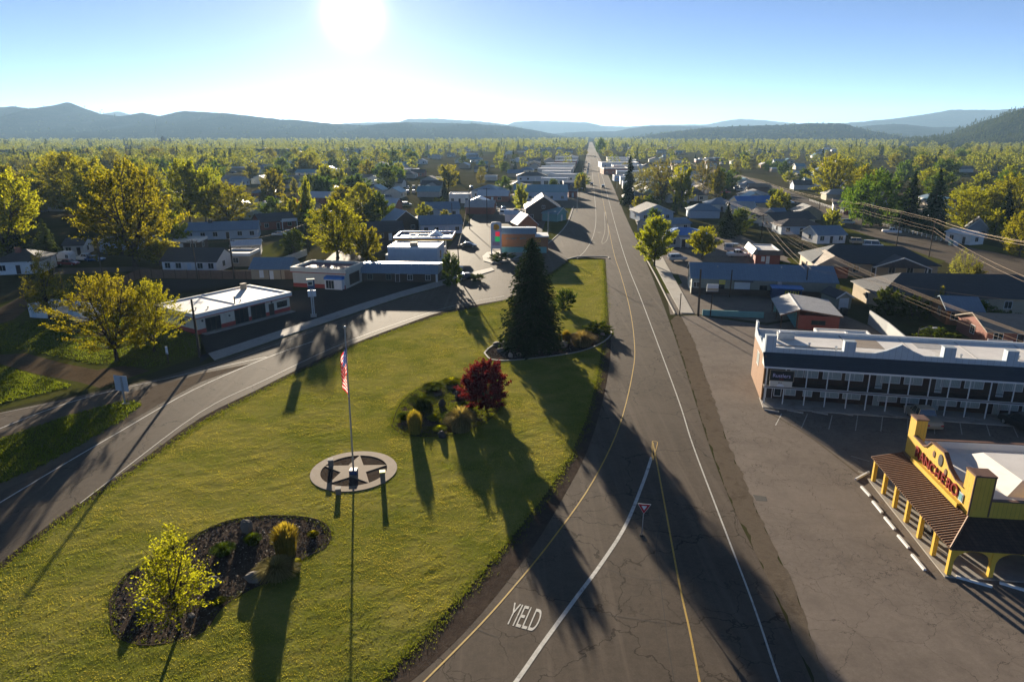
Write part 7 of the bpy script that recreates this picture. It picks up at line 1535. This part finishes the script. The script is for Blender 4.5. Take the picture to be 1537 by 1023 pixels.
# ------------------------------------------------------------------ labels: likenesses that share words get their order as seen from the camera
from collections import defaultdict
bpy.context.view_layer.update()
L_ = defaultdict(list)
for o in scn.objects:
    if o.get('label') and o.parent is None and o.get('category'): L_[o['label']].append(o)
ORD2 = ORD + ['twenty first','twenty second','twenty third','twenty fourth','twenty fifth','twenty sixth','twenty seventh','twenty eighth']
for lb, os_ in L_.items():
    if len(os_) < 2: continue
    os_.sort(key=lambda o: proj(*o.location)[0])
    for i, o in enumerate(os_):
        o['label'] = (ORD2[i] if i < len(ORD2) else 'further')+' from left: '+lb
        if len(o['label'].replace(',', ' ').split()) > 16: o['label'] = o['label'].replace(' of main road', ' of road').replace('gable fronted', 'gabled').replace('beyond the right wires', 'past right wires').replace('under the sun glow', 'under sun glow').replace('middle left blocks', 'middle left')
for o in scn.objects:
    if '_z' in o: del o['_z']
SUN_E, SKY_S, EXPO, HAZE = 5.0, .05, 2.0, 6.5e-5
AIR, DUST, OZ, HAN = .23, .05, 1.4, .2
# ------------------------------------------------------------------ air, light, sky, camera
SUN_AZ, SUN_EL = R(-12.0), R(8.6)
sd = Vector((math.sin(SUN_AZ)*math.cos(SUN_EL), math.cos(SUN_AZ)*math.cos(SUN_EL), math.sin(SUN_EL)))
hz = MB().box(-9600, -260, -1.6, 9600, 12200, 420); 
m = bpy.data.materials.new('haze'); m.use_nodes = True; t = NT(m); t.n.remove(t.n['Principled BSDF'])
pv = t.n.new('ShaderNodeVolumePrincipled'); pv.inputs['Color'].default_value = (.42,.68,1,1); pv.inputs['Density'].default_value = HAZE; pv.inputs["Anisotropy"].default_value = HAN
t.l.new(pv.outputs[0], t.n['Material Output'].inputs['Volume'])
tag(hz.build('haze', m), kind='stuff')
ld = bpy.data.lights.new('sun', 'SUN'); ld.energy = SUN_E; ld.angle = R(.5); ld.color = (1, .86, .66)
lo = link('sun', ld); lo.rotation_euler = (-sd).to_track_quat('-Z', 'Y').to_euler(); lo.location = (0, 0, 60)
w = bpy.data.worlds.new('World'); scn.world = w; w.use_nodes = True; t = NT(w)
bg = t.n['Background']; sky = t.n.new('ShaderNodeTexSky'); sky.sky_type = 'NISHITA'; sky.sun_disc = False
sky.sun_elevation = SUN_EL; sky.sun_rotation = SUN_AZ; sky.altitude = 900; sky.air_density = AIR; sky.dust_density = DUST; sky.ozone_density = OZ
tcw = t.n.new('ShaderNodeTexCoord'); dt = t.n.new('ShaderNodeVectorMath'); dt.operation = 'DOT_PRODUCT'; t.l.new(tcw.outputs['Generated'], dt.inputs[0]); dt.inputs[1].default_value = sd
dp = t.math('MAXIMUM', dt.outputs['Value'], 0.0)
au = t.math('ADD', t.math('ADD', t.math('MULTIPLY', t.math('POWER', dp, 2500.0), 12.0), t.math('MULTIPLY', t.math('POWER', dp, 180.0), .75)), t.math('MULTIPLY', t.math('POWER', dp, 30.0), .22))   # aureole of the low sun
am = t.n.new('ShaderNodeMix'); am.data_type = 'RGBA'; am.blend_type = 'ADD'; am.inputs[0].default_value = 1
t.l.new(sky.outputs[0], am.inputs[6]); sc_ = t.n.new('ShaderNodeVectorMath'); sc_.operation = 'SCALE'; sc_.inputs[0].default_value = (1, .93, .80); t.l.new(au, sc_.inputs['Scale']); t.l.new(sc_.outputs[0], am.inputs[7])
t.l.new(am.outputs[2], bg.inputs['Color']); bg.inputs['Strength'].default_value = SKY_S
cd = bpy.data.cameras.new('camera'); co = link('camera', cd); cd.sensor_width = 36; cd.lens = 36*FPX/1537.0
co.location = (0, 0, CAMH); co.rotation_euler = (math.pi/2 - PITCH, 0, 0); cd.clip_start = .5; cd.clip_end = 40000
scn.camera = co
vs = scn.view_settings; vs.view_transform = 'Standard'; vs.look = 'None'; vs.exposure = EXPO; vs.gamma = 1
scn.cycles.max_bounces = 5; scn.cycles.diffuse_bounces = 3; scn.cycles.transparent_max_bounces = 4; scn.cycles.volume_bounces = 0
scn.cycles.use_denoising = True; scn.cycles.sample_clamp_indirect = 6
